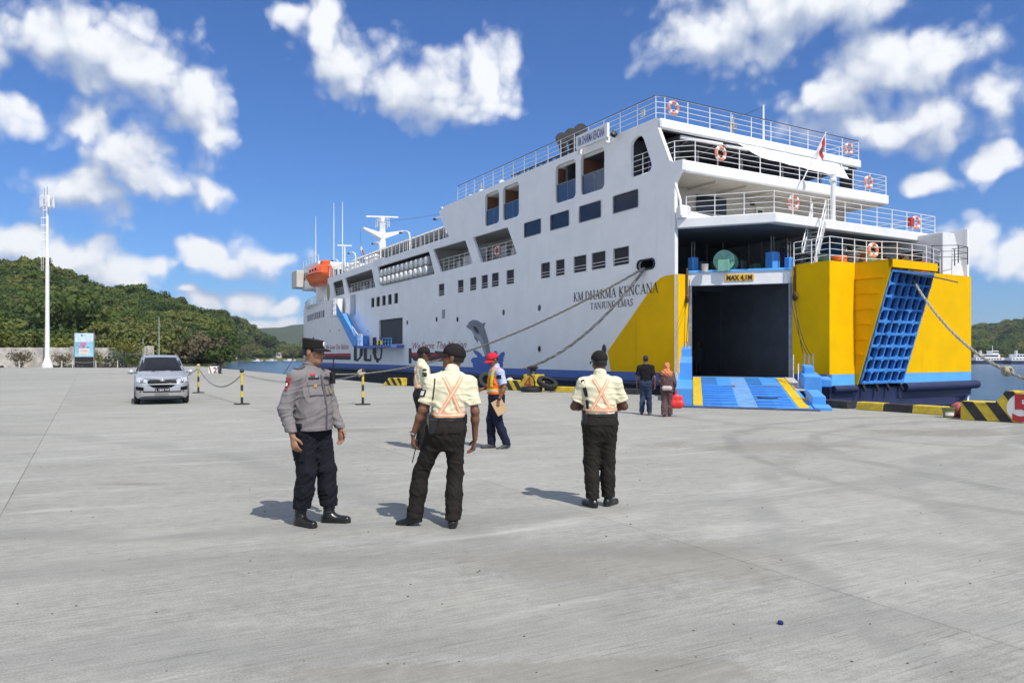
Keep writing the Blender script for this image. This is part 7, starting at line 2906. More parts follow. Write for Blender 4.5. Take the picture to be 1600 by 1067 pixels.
# --- the police officer on the left, seen in profile
J = pose(head_yaw=14, head_pitch=-4, girth=1.0, belly=.03, rsh=(.20, -.02, 1.42), lsh=(-.20, -.02, 1.42), relb=(.275, -.07, 1.13), rwri=(.27, .02, .89), lelb=(-.27, .0, 1.13), lwri=(-.25, .13, .92),
         rkne=(.10, .03, .50), lkne=(-.11, .0, .50), rank=(.10, -.04, .085), lank=(-.13, .10, .085), rhip=(.09, -.01, .92), lhip=(-.09, .01, .92), rfoot=8, lfoot=-22, lkn=0, curl=.75, rhand=(0, .25, -1), lhand=(.05, .25, -1))
J['lkne'] = V3(-.12, .07, .50)
off = at(487, 7.55)
pol = person('police officer in grey shirt and black peaked cap, standing at the left', tuple(off), 118, 1.045, J, skin_tan, .006)
trs = make_trousers(J, .008, .96, .16, .020, True, 1.0).build('trousers', trs_navy, pol)
sh = make_shirt(J, .007, .885, 1.93, True, .022).build('shirt', police_grey, pol)
b_ = bvh_of(sh)
shoes(J, pol, leather, .006, .10, 1.08)
for s in 'rl':
    an = J[s + 'ank']
    f = Field(an - .12, an + V3(.12, .12, .26), .006)
    f.cone(an + V3(0, -.005, -.02), an + V3(0, .0, .17), .052, .060, .02)
    f.wrinkle(lambda q: np.sin(q[..., 2] * 170) * .003)
    f.build('boot_shaft', leather, pol)
cp = make_cap(J, .006, cap_black, pol, 'patrol')
Rm = head_rot(J)
MB().ell(tuple(J['head'] + Rm @ V3(0, .100, .080)), (.020, .006, .024), 10, 6, Matrix(Rm.tolist())).build('cap_badge', badge_white, cp)
make_hair(J, .006, hair_black, pol, -.035)
face_bits(J, pol, lip_mat)
for sx in (1, -1):
    pk = patch(((.082 * sx, .6, 1.275), (0, -1, 0)), .125, .13, b_, police_grey, 'chest_pocket', pol, .008)
    if pk:
        ribbon([((.082 * sx - .062 + .124 * i / 8, .6, 1.305), (0, -1, 0)) for i in range(9)], .006, b_, police_dark, 'pocket_flap_edge', pk, .013)
        ribbon([((.082 * sx - .062 + .124 * i / 8, .6, 1.214), (0, -1, 0)) for i in range(9)], .005, b_, police_dark, 'pocket_bottom_edge', pk, .012)
    patch(((.082 * sx, .6, 1.372), (0, -1, 0)), .10, .020, b_, thread_black, 'name_tape', pol, .008)
patch(((.085, .6, 1.30), (0, -1, 0)), .03, .03, b_, badge_gold, 'badge', pol, .016)
patch(((.085, .6, 1.402), (0, -1, 0)), .05, .018, b_, badge_red, 'ribbon_bar', pol, .010)
patch(((-.085, .6, 1.25), (0, -1, 0)), .03, .05, b_, badge_gold, 'badge', pol, .016)
ribbon([((0.0, .6, 1.40 - .5 * i / 16), (0, -1, 0)) for i in range(17)], .018, b_, police_dark, 'button_placket', pol, .006)
for sx in (1, -1):
    ribbon([((sx * (.10 + .10 * i / 6), -.01, 1.75), (0, 0, -1)) for i in range(7)], .05, b_, police_dark, 'shoulder_strap', pol, .007)
    patch(((sx * .6, -.035, 1.315), (-sx, 0, 0)), .062, .085, b_, badge_red, 'shoulder_patch', pol, .006, shape=lambda v: .35 + .65 * min(1, v * 1.6))
    patch(((sx * .6, -.035, 1.315), (-sx, 0, 0)), .040, .055, b_, thread_black, 'patch_shield', pol, .009, shape=lambda v: .35 + .65 * min(1, v * 1.6))
    patch(((sx * .6, -.035, 1.318), (-sx, 0, 0)), .016, .030, b_, badge_white, 'patch_star', pol, .011)
    patch(((sx * .6, -.03, 1.372), (-sx, 0, 0)), .07, .016, b_, badge_red, 'shoulder_title', pol, .006)
patch(((.06, .6, 1.445), (0, -1, -.12)), .028, .018, b_, steel_bright, 'collar_badge', pol, .008)
rd = MB()
rd.box((-.135, .135, 1.37), (.05, .035, .11))
rd.bar((-.15, .135, 1.42), (-.15, .135, 1.55), .007)
rdo = rd.build('handset_radio', leather, pol, bevel=.006)
b_t = bvh_of(trs)
for sx in (1, -1):
    patch(((sx * .6, .0, .70), (-sx, 0, 0)), .15, .17, b_t, trs_navy, 'cargo_pocket', pol, .014)

# --- guard in the middle, back to the camera, stepping out to the left
J = pose(head_yaw=62, head_pitch=10, girth=1.0, waist=(.045, 0, 1.09), chest=(.075, -.01, 1.31), neck=(.09, -.01, 1.47), head=(.105, .02, 1.615), pelvis=(.03, 0, .95), rhip=(.11, 0, .92), lhip=(-.055, 0, .92), rkne=(.125, .02, .50), rank=(.085, -.06, .085), lkne=(-.19, .12, .51), lank=(-.25, .12, .115),
         rsh=(.265, -.01, 1.41), lsh=(-.105, .0, 1.43), relb=(.305, -.05, 1.14), rwri=(.320, .02, .87), lelb=(-.195, .0, 1.16), lwri=(-.275, .08, .92), rfoot=16, lfoot=-58, lpitch=14, curl=.8, rhand=(-.1, .2, -1), lhand=(.05, .1, -1))
ga = person('guard in cream shirt with crossed orange braces, back turned, looking left', tuple(at(692, 7.43)), -16, 1.01, J, skin_brown, .006)
trs = make_trousers(J, .008, 1.055, .075, .008, False, 2.0, .012).build('trousers', trs_black, ga)
sh = make_shirt(J, .007, 1.045, .78, True, .004).build('shirt', cream_shirt, ga)
belt(J, ga, 1.06, trs)
shoes(J, ga, leather, .006)
make_cap(J, .006, cap_black, ga)
make_hair(J, .006, hair_black, ga, -.035)
face_bits(J, ga, lip_mat)
harness(J, ga, sh, 1.045)
b_ = bvh_of(sh)
b_t = bvh_of(trs)
MB().box((-.130, -.05, 1.00), (.045, .13, .17)).build('belt_pouch', leather, ga, bevel=.012)
MB().box((-.110, -.115, .97), (.09, .035, .15)).build('belt_pouch', leather, ga, bevel=.012)
MB().box((.205, -.03, 1.03), (.04, .09, .10)).build('belt_pouch', leather, ga, bevel=.012)
for sx in (-.075, .085):
    patch(((sx, -.6, .93), (0, 1, 0)), .115, .045, b_t, trs_black, 'pocket_flap', ga, .010)
patch(((.012, -.6, 1.025), (0, 1, 0)), .03, .075, b_t, trs_black, 'belt_loop', ga, .016)
ribbon([((-.09 - .005 * i, -.6, 1.42 - .05 * i), (0, 1, 0)) for i in range(5)], .012, b_, thread_black, 'shoulder_cord', ga, .009)
patch(((-.6, -.03, 1.28), (1, 0, 0)), .055, .065, b_, thread_black, 'shoulder_patch', ga, .006)
patch(((-.6, -.03, 1.28), (1, 0, 0)), .036, .042, b_, badge_white, 'patch_emblem', ga, .009)
hr = J['lwri'] + unit(J['lhand']) * .09
rd = MB()
rd.box(tuple(hr + V3(.025, .02, -.005)), (.035, .055, .085))
rd.bar(tuple(hr + V3(.03, .04, -.04)), tuple(hr + V3(.0, .07, -.19)), .006)
ro = tag(rd.build('handset_radio', leather, None, bevel=.006), 'black handset radio in the left hand of the middle guard', 'radio')
ro.matrix_world = Matrix.Translation(ga.location) @ Matrix.Rotation(ga.rotation_euler.z, 4, 'Z') @ Matrix.Diagonal((*ga.scale, 1))
lw = J['lwri']
MB().torus(tuple(lw + V3(0, -.005, .015)), .031, .007, frame_to(J['lwri'] - J['lelb']), 16, 6).build('wristwatch', steel_bright, ga, smooth=True)

# --- guard on the right, back to the camera, hands held in front
J = pose(head_yaw=14, head_pitch=-6, girth=1.03, relb=(.285, .04, 1.16), rwri=(.10, .25, 1.12), lelb=(-.285, .04, 1.16), lwri=(-.10, .25, 1.13), rhand=(-1, .3, 0), lhand=(1, .3, 0), rpalm=(0, -1, 0), lpalm=(0, -1, 0),
         rank=(.10, .02, .085), lank=(-.085, -.06, .085), rkne=(.095, .03, .5), lkne=(-.095, .0, .5), rfoot=38, lfoot=-24)
gc = person('guard in cream shirt with crossed orange braces, standing alone facing the ferry', tuple(at(937, 8.44)), -2, .975, J, skin_deep, .006)
trs = make_trousers(J, .008, 1.055, .10, .016, False, 4.0, .0).build('trousers', trs_black, gc)
sh = make_shirt(J, .007, 1.045, .74, True, .010).build('shirt', cream_shirt, gc)
belt(J, gc, 1.06, trs)
shoes(J, gc, leather, .006)
cpc = make_cap(J, .006, cap_black, gc)
make_hair(J, .006, hair_black, gc, -.045)
harness(J, gc, sh, 1.06)
b_ = bvh_of(sh)
MB().box((-.175, -.01, 1.01), (.05, .12, .15)).build('belt_pouch', leather, gc, bevel=.012)
MB().box((-.165, -.09, .99), (.06, .05, .13)).build('belt_pouch', leather, gc, bevel=.012)
MB().box((.175, -.01, 1.02), (.045, .09, .10)).build('belt_pouch', leather, gc, bevel=.012)
MB().torus((-.10, -.125, .955), .022, .004, Matrix.Rotation(R(90), 3, 'X'), 14, 5).build('key_ring', steel_bright, gc)
ribbon([((-.205 + .012 * i, -.6, 1.42 - .045 * i), (0, 1, 0)) for i in range(5)], .040, b_, thread_black, 'shoulder_strap', gc, .010)
ribbon([((-.155 + .004 * i, -.6, 1.20 - .03 * i), (0, 1, 0)) for i in range(4)], .034, b_, thread_black, 'radio_strap', gc, .010)
b_t = bvh_of(trs)
for sx in (-.08, .08):
    patch(((sx, -.6, .94), (0, 1, 0)), .105, .035, b_t, trs_black, 'pocket_flap', gc, .009)

# --- third guard, further back, arms folded in front
J = pose(head_yaw=-4, head_pitch=-2, relb=(.265, .03, 1.15), rwri=(.06, .24, 1.20), rhand=(-1, .25, .25), rpalm=(0, -1, 0), lelb=(-.255, .03, 1.15), lwri=(-.02, .22, 1.15), lhand=(1, .1, .2), lpalm=(0, -1, 0), curl=.9)
gb = person('third guard in cream shirt, half hidden behind the middle guard', tuple(at(660, 13.6)), 68, 1.035, J, skin_deep, .009)
trs = make_trousers(J, .010, 1.055, .075, .012, False, 5.0).build('trousers', trs_black, gb)
sh = make_shirt(J, .009, 1.045, .76, True, .006).build('shirt', cream_shirt, gb)
belt(J, gb, 1.06, trs)
shoes(J, gb, leather, .009)
make_cap(J, .008, cap_black, gb)
make_hair(J, .008, hair_black, gb, -.05)
face_bits(J, gb, lip_mat)
harness(J, gb, sh, 1.045)
b_ = bvh_of(sh)
patch(((.6, -.03, 1.28), (-1, 0, 0)), .06, .07, b_, thread_black, 'shoulder_patch', gb, .006)
patch(((.6, -.03, 1.36), (-1, 0, 0)), .06, .03, b_, thread_black, 'shoulder_title', gb, .006)

# --- man in the orange vest walking left, looking down
J = pose(head_yaw=8, head_pitch=-24, head=(0, .06, 1.60), neck=(0, .01, 1.465), chest=(0, .0, 1.30), rhip=(.08, 0, .92), rkne=(.09, .07, .51), rank=(.09, .05, .085), lkne=(-.09, .0, .51), lank=(-.09, -.17, .10), lpitch=12, lfoot=-4, rfoot=6,
         lelb=(-.255, -.06, 1.15), lwri=(-.27, .05, .93), relb=(.25, .0, 1.15), rwri=(.20, .22, 1.10), rhand=(-.5, 1, 0), rpalm=(-1, 0, 0), curl=.9)
vm = person('man in orange vest and red cap, walking with a brown envelope', tuple(at(775, 13.7)), -112, .985, J, skin_brown, .009)
trs = make_trousers(J, .010, 1.05, .075, .012, False, 6.0).build('trousers', cloth('navy_trouser_cloth', (0.016, 0.019, 0.042)), vm)
sh = make_shirt(J, .009, 1.0, .80, True, .004).build('shirt', pale_blue, vm)
Jv = dict(J)
vf = make_shirt(Jv, .009, .985, .02, False, .026, open_arm=0)
vf.cone((-.30, 0, 1.36), (-.24, 0, 1.36), .09, .07, .01, sub=True)
vf.cone((.30, 0, 1.36), (.24, 0, 1.36), .09, .07, .01, sub=True)
vest = vf.build('safety_vest', vest_orange, vm)
b_ = bvh_of(vest)
for z_, w_ in ((1.05, .055),):
    pts = [((.7 * math.cos(a), .7 * math.sin(a), z_), (-math.cos(a), -math.sin(a), 0)) for a in np.linspace(0, 2 * math.pi, 41)]
    ribbon(pts, .075, b_, vest_lime, 'reflective_band', vest, .006)
    ribbon(pts, .028, b_, strap_silver, 'silver_band', vest, .009)
for sx in (-.10, .10):
    for fy in (1, -1):
        bb = ribbon([((sx, fy * .7, 1.42 - .30 * i / 12), (0, -fy, 0)) for i in range(13)], .055, b_, vest_lime, 'reflective_band', vest, .005)
patch(((-.7, .03, 1.30), (1, 0, 0)), .06, .07, b_ if False else bvh_of(sh), thread_black, 'shoulder_patch', vm, .006)
shoes(J, vm, M('dark_grey_trainer', (0.05, 0.055, 0.06), 0.6), .009)
make_cap(J, .008, red_cap, vm)
make_hair(J, .008, hair_black, vm, -.05)
face_bits(J, vm, lip_mat)
hw = J['lwri']
MB().torus(tuple(hw + V3(0, 0, .02)), .033, .009, None, 14, 6).build('wristwatch', leather, vm, smooth=True)
env = MB().box((0, 0, 0), (.20, .010, .27), Matrix.Rotation(R(28), 3, 'Y'))
eo = env.build('envelope', M('brown_paper', (0.52, 0.36, 0.20), 0.8, var=0.06, scale=12, obj=True), None)
eo.matrix_world = Matrix.Translation(vm.location) @ Matrix.Rotation(vm.rotation_euler.z, 4, 'Z') @ Matrix.Translation((-.275, .04, .76)) @ Matrix.Rotation(R(80), 4, 'Z')
tag(eo, 'large brown paper envelope in the hand of the vest wearer', 'envelope')

# --- couple walking to the ramp
J = pose(rkne=(.09, .02, .50), rank=(.10, .06, .085), lkne=(-.09, .05, .51), lank=(-.10, -.20, .12), lpitch=16, lfoot=-6, rfoot=8, relb=(.25, -.07, 1.14), rwri=(.26, -.02, .90), lelb=(-.25, -.02, 1.14), lwri=(-.26, .08, .91), girth=.98, head_yaw=-8)
bm_ = person('man in black t-shirt and jeans walking towards the ferry ramp', tuple(at(1009, 21.7)), 14, .96, J, skin_brown, .010)
make_trousers(J, .011, 1.0, .07, .014, False, 3.0).build('trousers', cloth('dark_blue_denim', (0.035, 0.050, 0.095), 0.18), bm_)
make_shirt(J, .011, .93, .82, False, .012).build('tee_shirt', cloth('black_cotton', (0.012, 0.012, 0.014)), bm_)
shoes(J, bm_, sole_grey, .010)
make_hair(J, .010, hair_black, bm_, -.055, True)

J = pose(rkne=(.08, .03, .50), rank=(.08, .08, .085), lkne=(-.08, .02, .51), lank=(-.08, -.10, .09), relb=(.245, -.04, 1.15), rwri=(.26, .03, .92), lelb=(-.23, .02, 1.16), lwri=(-.18, .16, 1.02), girth=1.05, lfoot=-6)
wm = person('woman in orange headscarf and brown patterned clothes with a red bag', tuple(at(1042, 20.9)), 10, .835, J, skin_brown, .010)
batik = M('brown_batik_cloth', (0.11, 0.060, 0.062), 0.85, var=0.6, scale=26.0, obj=True)
make_trousers(J, .011, 1.0, .06, .022, False, 3.5, .03).build('trousers', batik, wm)
make_shirt(J, .011, .80, 1.55, False, .030).build('tunic', batik, wm)
shoes(J, wm, M('brown_sandal', (0.16, 0.09, 0.06), 0.6), .010)
f = Field((-.3, -.3, 1.2), (.3, .3, 1.85), .010)
hd = J['head']
f.ell(hd + V3(0, -.015, .03), (.095, .115, .11), .03)
f.cone(hd + V3(0, -.02, -.05), V3(0, -.03, 1.42), .085, .13, .06)
f.cone(V3(-.10, -.05, 1.40), V3(.10, -.05, 1.38), .10, .10, .06, (V3(0, 1, 0), .8))
f.wrinkle(lambda q: np.sin(q[..., 0] * 55 + q[..., 2] * 30 + vnoise(q, 8) * 6) * .008 + vnoise(q, 18) * .014)
f.build('headscarf', cloth('salmon_orange_scarf', (0.62, 0.22, 0.11), 0.12), wm)
wb = MB()
bag_r = Matrix.Translation(wm.location) @ Matrix.Rotation(wm.rotation_euler.z, 4, 'Z')
wb2 = Field((-.2, -.15, .0), (.2, .15, .6), .011)
wb2.cone((-.08, 0, .14), (.08, 0, .14), .12, .12, .05, (V3(0, 1, 0), .6))
wb2.cone((-.07, 0, .30), (.07, 0, .30), .09, .09, .06, (V3(0, 1, 0), .5))
wb2.cone((-.03, 0, .38), (.0, 0, .54), .02, .012, .03)
wb2.wrinkle(lambda q: vnoise(q, 16) * .02)
wb2.cut((0, 0, .02), (0, 0, -1))
bo = wb2.build('shopping_bag', M('bright_red_plastic', (0.72, 0.035, 0.035), 0.45, var=0.1, scale=12, obj=True), None)
bo.matrix_world = bag_r @ Matrix.Translation((.27, .03, .20))
tag(bo, 'bright red plastic bag carried by the woman in the headscarf', 'bag')
f = Field((-.3, -.35, .8), (.3, .2, 1.2), .011)
f.cone((-.09, -.17, .93), (.09, -.17, .93), .075, .075, .04, (V3(0, 1, 0), .6))
f.build('waist_bag', cloth('pale_beige_bag', (0.55, 0.48, 0.46), 0.12), wm)


# --- people aboard and far off, small in view
def small_person(label, loc, face, sc, shirt, trs, skin=skin_brown, Jk=None, cap=None):
    J = pose(**(Jk or {}))
    p = person(label, loc, face, sc, J, skin, .016)
    make_trousers(J, .018, 1.0, .07, .012).build('trousers', trs, p)
    make_shirt(J, .018, .93, 1.6, False, .012).build('shirt', shirt, p)
    for s in 'rl':
        make_shoe(J[s + 'ank'], J[s + 'foot'], 0, .014).build('shoe', leather, p)
    make_hair(J, .014, hair_black, p, -.05, True)
    return p


overall = cloth('royal_blue_overall', (0.03, 0.05, 0.22))
grey_cl = cloth('dark_grey_cotton', (0.045, 0.045, 0.05))
small_person('crew member in blue overalls in the arched opening near the stern', tuple(G(2.45, .75, 10.0)), 240, .93, overall, overall)
t_, z_ = aft_pt(1232, 390, -2.0)
small_person('crew member in dark clothes standing on the mooring deck beside the winch', tuple(G(-1.9, t_, 5.30)), 190, .95, grey_cl, overall)
q1 = Vector(G(3.0, 1.4, 0.72))
small_person('deckhand standing in the dark car deck at the left of the doorway', tuple(at(1091, 38.0, .72)), 170, .95, grey_cl, grey_cl)
small_person('person in dark clothes standing at the far block numbered two', tuple(at(344, 71.0)), 100, .86, cloth('black_jacket', (0.015, 0.015, 0.017)), grey_cl, Jk=dict(head=(0, .16, 1.50), neck=(0, .09, 1.40), chest=(0, .06, 1.26), rsh=(.185, .07, 1.36), lsh=(-.185, .07, 1.36)))

# ------------------------------------------------------------------ the silver van
car_paint = M('silver_metallic_car_paint', (0.52, 0.53, 0.55), 0.32, metal=0.55, var=0.03, scale=2.0, coat=0.6, obj=True)
car_glass = M('tinted_car_glass', (0.006, 0.007, 0.012), 0.06, var=0.1, obj=True, spec=0.22)
car_black = M('black_car_plastic', (0.008, 0.008, 0.009), 0.7, var=0.1, obj=True, spec=0.15)
chrome = M('chrome', (0.75, 0.76, 0.78), 0.12, metal=1.0, obj=True)
lens = M('headlamp_lens', (0.66, 0.68, 0.70), 0.10, metal=0.3, coat=0.8, obj=True)
amber = M('amber_lens', (0.6, 0.25, 0.05), 0.2, obj=True)

car = thing('minivan', 'silver minivan parked on the apron, facing the camera', 'car', tuple(at(251, 27.9)), 0.0)
# nose towards the camera: the van's own -y
car.rotation_euler = (0, 0, R(26))
car.scale = (1.04, 1.04, 1.0)
# body: cross sections along y (nose at y=-2.05), each half outline from sill up to the centre line
YS = [-2.06, -2.00, -1.86, -1.55, -1.10, -0.72, -0.15, 0.6, 1.4, 1.85, 2.02, 2.07]


def section(y):
    W = float(np.interp(y, [-2.06, -2.0, -1.86, -1.5, -1.0, 1.5, 1.9, 2.07], [.60, .71, .785, .825, .83, .83, .80, .72]))
    sill = float(np.interp(y, [-2.06, -1.9, -1.5, 1.6, 2.07], [.30, .20, .20, .21, .36]))
    belt_ = float(np.interp(y, [-2.06, -2.0, -1.86, -1.5, -1.1, -.6, 2.07], [.66, .76, .86, .94, 1.00, 1.02, 1.06]))
    deck = float(np.interp(y, [-2.06, -2.0, -1.86, -1.5, -1.1, -.72, -.15, .6, 1.4, 1.85, 2.02, 2.07], [.68, .80, .92, 1.02, 1.09, 1.30, 1.60, 1.685, 1.68, 1.62, 1.45, 1.10]))
    tw = float(np.interp(y, [-2.06, -1.86, -1.1, -.72, -.15, .6, 1.4, 2.07], [.50, .70, .72, .64, .585, .57, .57, .56]))
    if deck < belt_ + .12:
        tw2 = W * .82
    else:
        tw2 = tw
    return [(W * .90, sill), (W * .985, sill + .10), (W, (sill + belt_) / 2), (W * .985, belt_ - .06), (W * .95, belt_), (tw2 + (W * .95 - tw2) * .12, max(belt_ + .01, deck - .07)), (tw2 * .88, max(belt_ + .015, deck - .015)), (0, deck)]


vv, ff = [], []
secs = [section(y) for y in YS]
for y, sc in zip(YS, secs):
    full = sc + [(-x, z) for x, z in sc[-2::-1]]
    for (x, z) in full:
        # bow the nose in plan
        yy = y + (0.20 * (x / .8) ** 2 if y < -1.7 else (-.10 * (x / .8) ** 2 if y > 1.9 else 0))
        vv.append((x, yy, z))
n = len(secs[0]) * 2 - 1
for i in range(len(YS) - 1):
    for j in range(n - 1):
        ff.append((i * n + j, i * n + j + 1, (i + 1) * n + j + 1, (i + 1) * n + j))
ff += [tuple(range(n)), tuple(range((len(YS) - 1) * n, len(YS) * n))]
for i in range(len(YS) - 1):
    ff.append((i * n, (i + 1) * n, (i + 1) * n + n - 1, i * n + n - 1))
m = MB()
m.add(vv, ff)
body = m.build('car_body', car_paint, car, smooth=True)
body.data.set_sharp_from_angle(angle=R(50))


def on_body(pts, mat, name, parent, off=.012, d=(0, 1, 0), bvh=None):
    """a panel laid on the bodywork, shot along d"""
    m = MB()
    rows, cols = len(pts), len(pts[0])
    out = []
    for row in pts:
        for p in row:
            o = Vector(p)
            r = bvh.ray_cast(o, Vector(d).normalized())
            out.append((r[0] + r[1] * off) if r[0] is not None else o + Vector(d) * .1)
    m.add(out, [(i * cols + j, i * cols + j + 1, (i + 1) * cols + j + 1, (i + 1) * cols + j) for i in range(rows - 1) for j in range(cols - 1)])
    return m.build(name, mat, parent, smooth=True)


bb = bvh_of(body)


def grid_poly(x0, x1, zb0, zt0, zb1, zt1, nx=10, nz=4, y=-4.0, curve=0.0):
    g = []
    for j in range(nz + 1):
        row = []
        for i in range(nx + 1):
            f = i / nx
            x = x0 + (x1 - x0) * f
            zb_ = zb0 + (zb1 - zb0) * f
            zt_ = zt0 + (zt1 - zt0) * f
            row.append((x, y, zb_ + (zt_ - zb_) * j / nz + curve * math.sin(math.pi * f)))
        g.append(row)
    return g


# windscreen: trapezoid
g = []
for j in range(7):
    f = j / 6
    hw_ = .70 - .135 * f
    g.append([(-hw_ + 2 * hw_ * i / 14, -4.0, 1.115 + .46 * f + .02 * math.sin(math.pi * i / 14)) for i in range(15)])
on_body(g, car_glass, 'windscreen', car, .006, (0, 1, 0), bb)
for k in (-.30, .28):
    MB().tube([(k, -1.12, 1.12), (k + .42, -1.0, 1.165)], .010, 6).build('wiper', car_black, car)
# grille, lamps, bumper mouth
gr = on_body([[(hw2 * (-1 + 2 * i / 12), -4, z) for i in range(13)] for z, hw2 in ((.58, .26), (.64, .36), (.72, .44), (.80, .42), (.825, .40))], car_black, 'grille', car, .012, (0, 1, 0), bb)
for z in (.66, .70, .745, .785):
    on_body([[(-.40 + .80 * i / 10, -4, z + e) for i in range(11)] for e in (0, .007)], black_paint, 'grille_bar', gr, .020, (0, 1, 0), bb)
on_body([[(-.56 + 1.12 * i / 14, -4, z + .028 * abs(i / 7 - 1)) for i in range(15)] for z in (.825, .845)], chrome, 'chrome_strip', gr, .022, (0, 1, 0), bb)
MB().ell((0, -2.055, .825), (.075, .03, .052), 14, 8).build('bonnet_emblem', chrome, gr, smooth=True)
for sx in (-1, 1):
    g = []
    for j in range(4):
        f = j / 3
        g.append([(sx * (.43 + .03 * (1 - f) + .31 * i / 8), -4, .735 + .135 * f + .035 * i / 8) for i in range(9)])
    hl = on_body(g, lens, 'headlamp', car, .014, (0, 1, 0), bb)
    MB().ell((sx * .60, -1.93, .815), (.055, .04, .042), 12, 8).build('lamp_reflector', chrome, hl, smooth=True)
    on_body([[(sx * (.55 + .22 * i / 5), -4, z + .03 * i / 5) for i in range(6)] for z in (.47, .53, .59)], car_black, 'fog_lamp_bezel', car, .012, (0, 1, 0), bb)
    # side glass
    for (y0, y1, zb_, zt0, zt1) in ((-.62, .05, 1.08, 1.22, 1.54), (.12, .95, 1.08, 1.56, 1.58), (1.02, 1.72, 1.10, 1.57, 1.50)):
        g = []
        for j in range(5):
            g.append([(sx * 3, y0 + (y1 - y0) * i / 6, zb_ + ((zt0 + (zt1 - zt0) * i / 6) - zb_) * j / 4) for i in range(7)])
        on_body(g, car_glass, 'side_window', car, .006, (-sx, 0, 0), bb)
    mr = MB()
    mr.ell((sx * .925, -.64, 1.09), (.115, .075, .085), 12, 8)
    mo = mr.build('door_mirror', car_paint, car, smooth=True)
    MB().bx(min(sx * .80, sx * .90), max(sx * .80, sx * .90), -.64, -.58, 1.05, 1.09).build('mirror_arm', car_black, mo)
    for y0 in (.0, .93):
        MB().bx(sx * .825 - .012, sx * .825 + .012, y0, y0 + .18, .90, .93).build('door_handle', car_paint, car)
    for y_ in (-1.27, 1.30):
        w = MB()
        mx = Matrix.Rotation(R(90), 3, 'Y')
        w.lathe([(.20, -.09), (.27, -.095), (.305, -.07), (.31, 0), (.305, .07), (.27, .095), (.20, .09)], 28, (sx * .735, y_, .31), mx)
        wo = w.build('wheel', black_rubber, car, smooth=True)
        MB().lathe([(.02, -.075), (.205, -.085), (.205, .085), (.02, .075)], 20, (sx * .735, y_, .31), mx).build('rim', steel, wo, smooth=True)
        a = MB()
        a.add([(sx * .838, y_ + .37 * math.cos(t), .31 + .37 * math.sin(t)) for t in np.linspace(0, math.pi, 15)] + [(sx * .838, y_ + .30 * math.cos(t), .31 + .30 * math.sin(t)) for t in np.linspace(0, math.pi, 15)],
              [(i, i + 1, 16 + i, 15 + i) for i in range(14)])
        a.build('wheel_arch', car_black, car)
on_body([[(-.66 + 1.32 * i / 12, -4, z) for i in range(13)] for z in (.42, .455)], car_black, 'bumper_lip', car, .012, (0, 1, 0), bb)
MB().bx(-.74, .74, -1.6, 1.9, .20, .28).build('floorpan', car_black, car)
pl = MB().box((0, -2.09, .50), (.43, .02, .135)).build('number_plate', car_black, car)
text_part('L 1843 WI', .11, lambda x, y: (-.19 + x, -2.102, .465 + y), badge_white, pl, width=.38)
MB().tube([(-.55, -.1, 1.62), (-.55, 1.6, 1.68)], .018, 6).build('roof_rail', car_paint, car)
MB().tube([(.55, -.1, 1.62), (.55, 1.6, 1.68)], .018, 6).build('roof_rail', car_paint, car)


# ------------------------------------------------------------------ chain posts
def barrier_post(px, D, label, hgt=1.12, top='ball', lean=0.0):
    root = thing('barrier_post', label, 'barrier post', tuple(at(px, D)))
    MB().lathe([(.26, 0), (.26, .03), (.06, .045)], 18).build('base', M('dark_iron', (0.03, 0.025, 0.02), 0.7, var=0.3), root, smooth=True)
    k = 5
    for i in range(k):
        z0, z1 = .04 + (hgt - .04) * i / k, .04 + (hgt - .04) * (i + 1) / k
        MB().lathe([(.043, z0), (.043, z1)], 12).build('painted_band', warn_black if i in (0, 2) else post_yellow, root, smooth=True)
    MB().ell((0, 0, hgt + .05), (.075, .075, .07), 12, 8).build('cap', post_cream if top == 'ball' else M('dark_iron', (0, 0, 0)), root, smooth=True)
    return root, Vector(at(px, D, hgt - .05))


post_yellow = M('post_yellow_paint', (0.66, 0.50, 0.06), 0.6, var=0.15, scale=7)
post_cream = M('post_cap_cream', (0.60, 0.52, 0.28), 0.6, var=0.15, scale=7)
_, p1 = barrier_post(310, 34.3, 'black and yellow chain post with pale cap, right behind the silver van', 1.17)
_, p2 = barrier_post(378, 26.2, 'black and yellow chain post between the van and the police officer', 1.08, 'dark')
_, p3 = barrier_post(567, 26.0, 'black and yellow post with a knotted rope, right of the police officer', 1.10, 'dark')


def chain(a, b, sag, label, n=70):
    pts = catenary(a, b, sag, n)
    m = MB()
    for i in range(n):
        p, q_ = pts[i], pts[i + 1]
        d = (q_ - p)
        c = (p + q_) / 2
        L = d.length * .66
        up = Vector((0, 0, 1)) if i % 2 else d.cross(Vector((0, 0, 1))).normalized()
        w = up * .022
        e = d.normalized() * L
        m.tube([c - e + w, c + e + w, c + e * 1.1, c + e - w, c - e - w, c - e * 1.1], .008, 4, closed=True)
    o = m.build('barrier_chain', steel, None)
    return tag(o, label, 'chain', kind=None)


chain(p1, p2, .62, 'sagging chain between the two posts right of the van')
chain(p2, p3, .30, 'chain passing behind the police officer')
chain(Vector(at(240, 36, 1.1)), p1, .5, 'chain running from the pale capped post behind the van')
kn = thing('rope_knot', 'pale rope knot tied round the top of the barrier post', 'knot', tuple(p3 - Vector((.06, 0, -.02))))
for k in range(5):
    MB().torus((0.03 * math.sin(k * 2.0), 0.02 * math.cos(k), .02 * (k - 2)), .10 - .008 * k, .035, Matrix.Rotation(R(20 * k), 3, 'X') @ Matrix.Rotation(R(25 * k - 40), 3, 'Y'), 14, 6).build('knot_turn', rope_mat, kn, smooth=True)

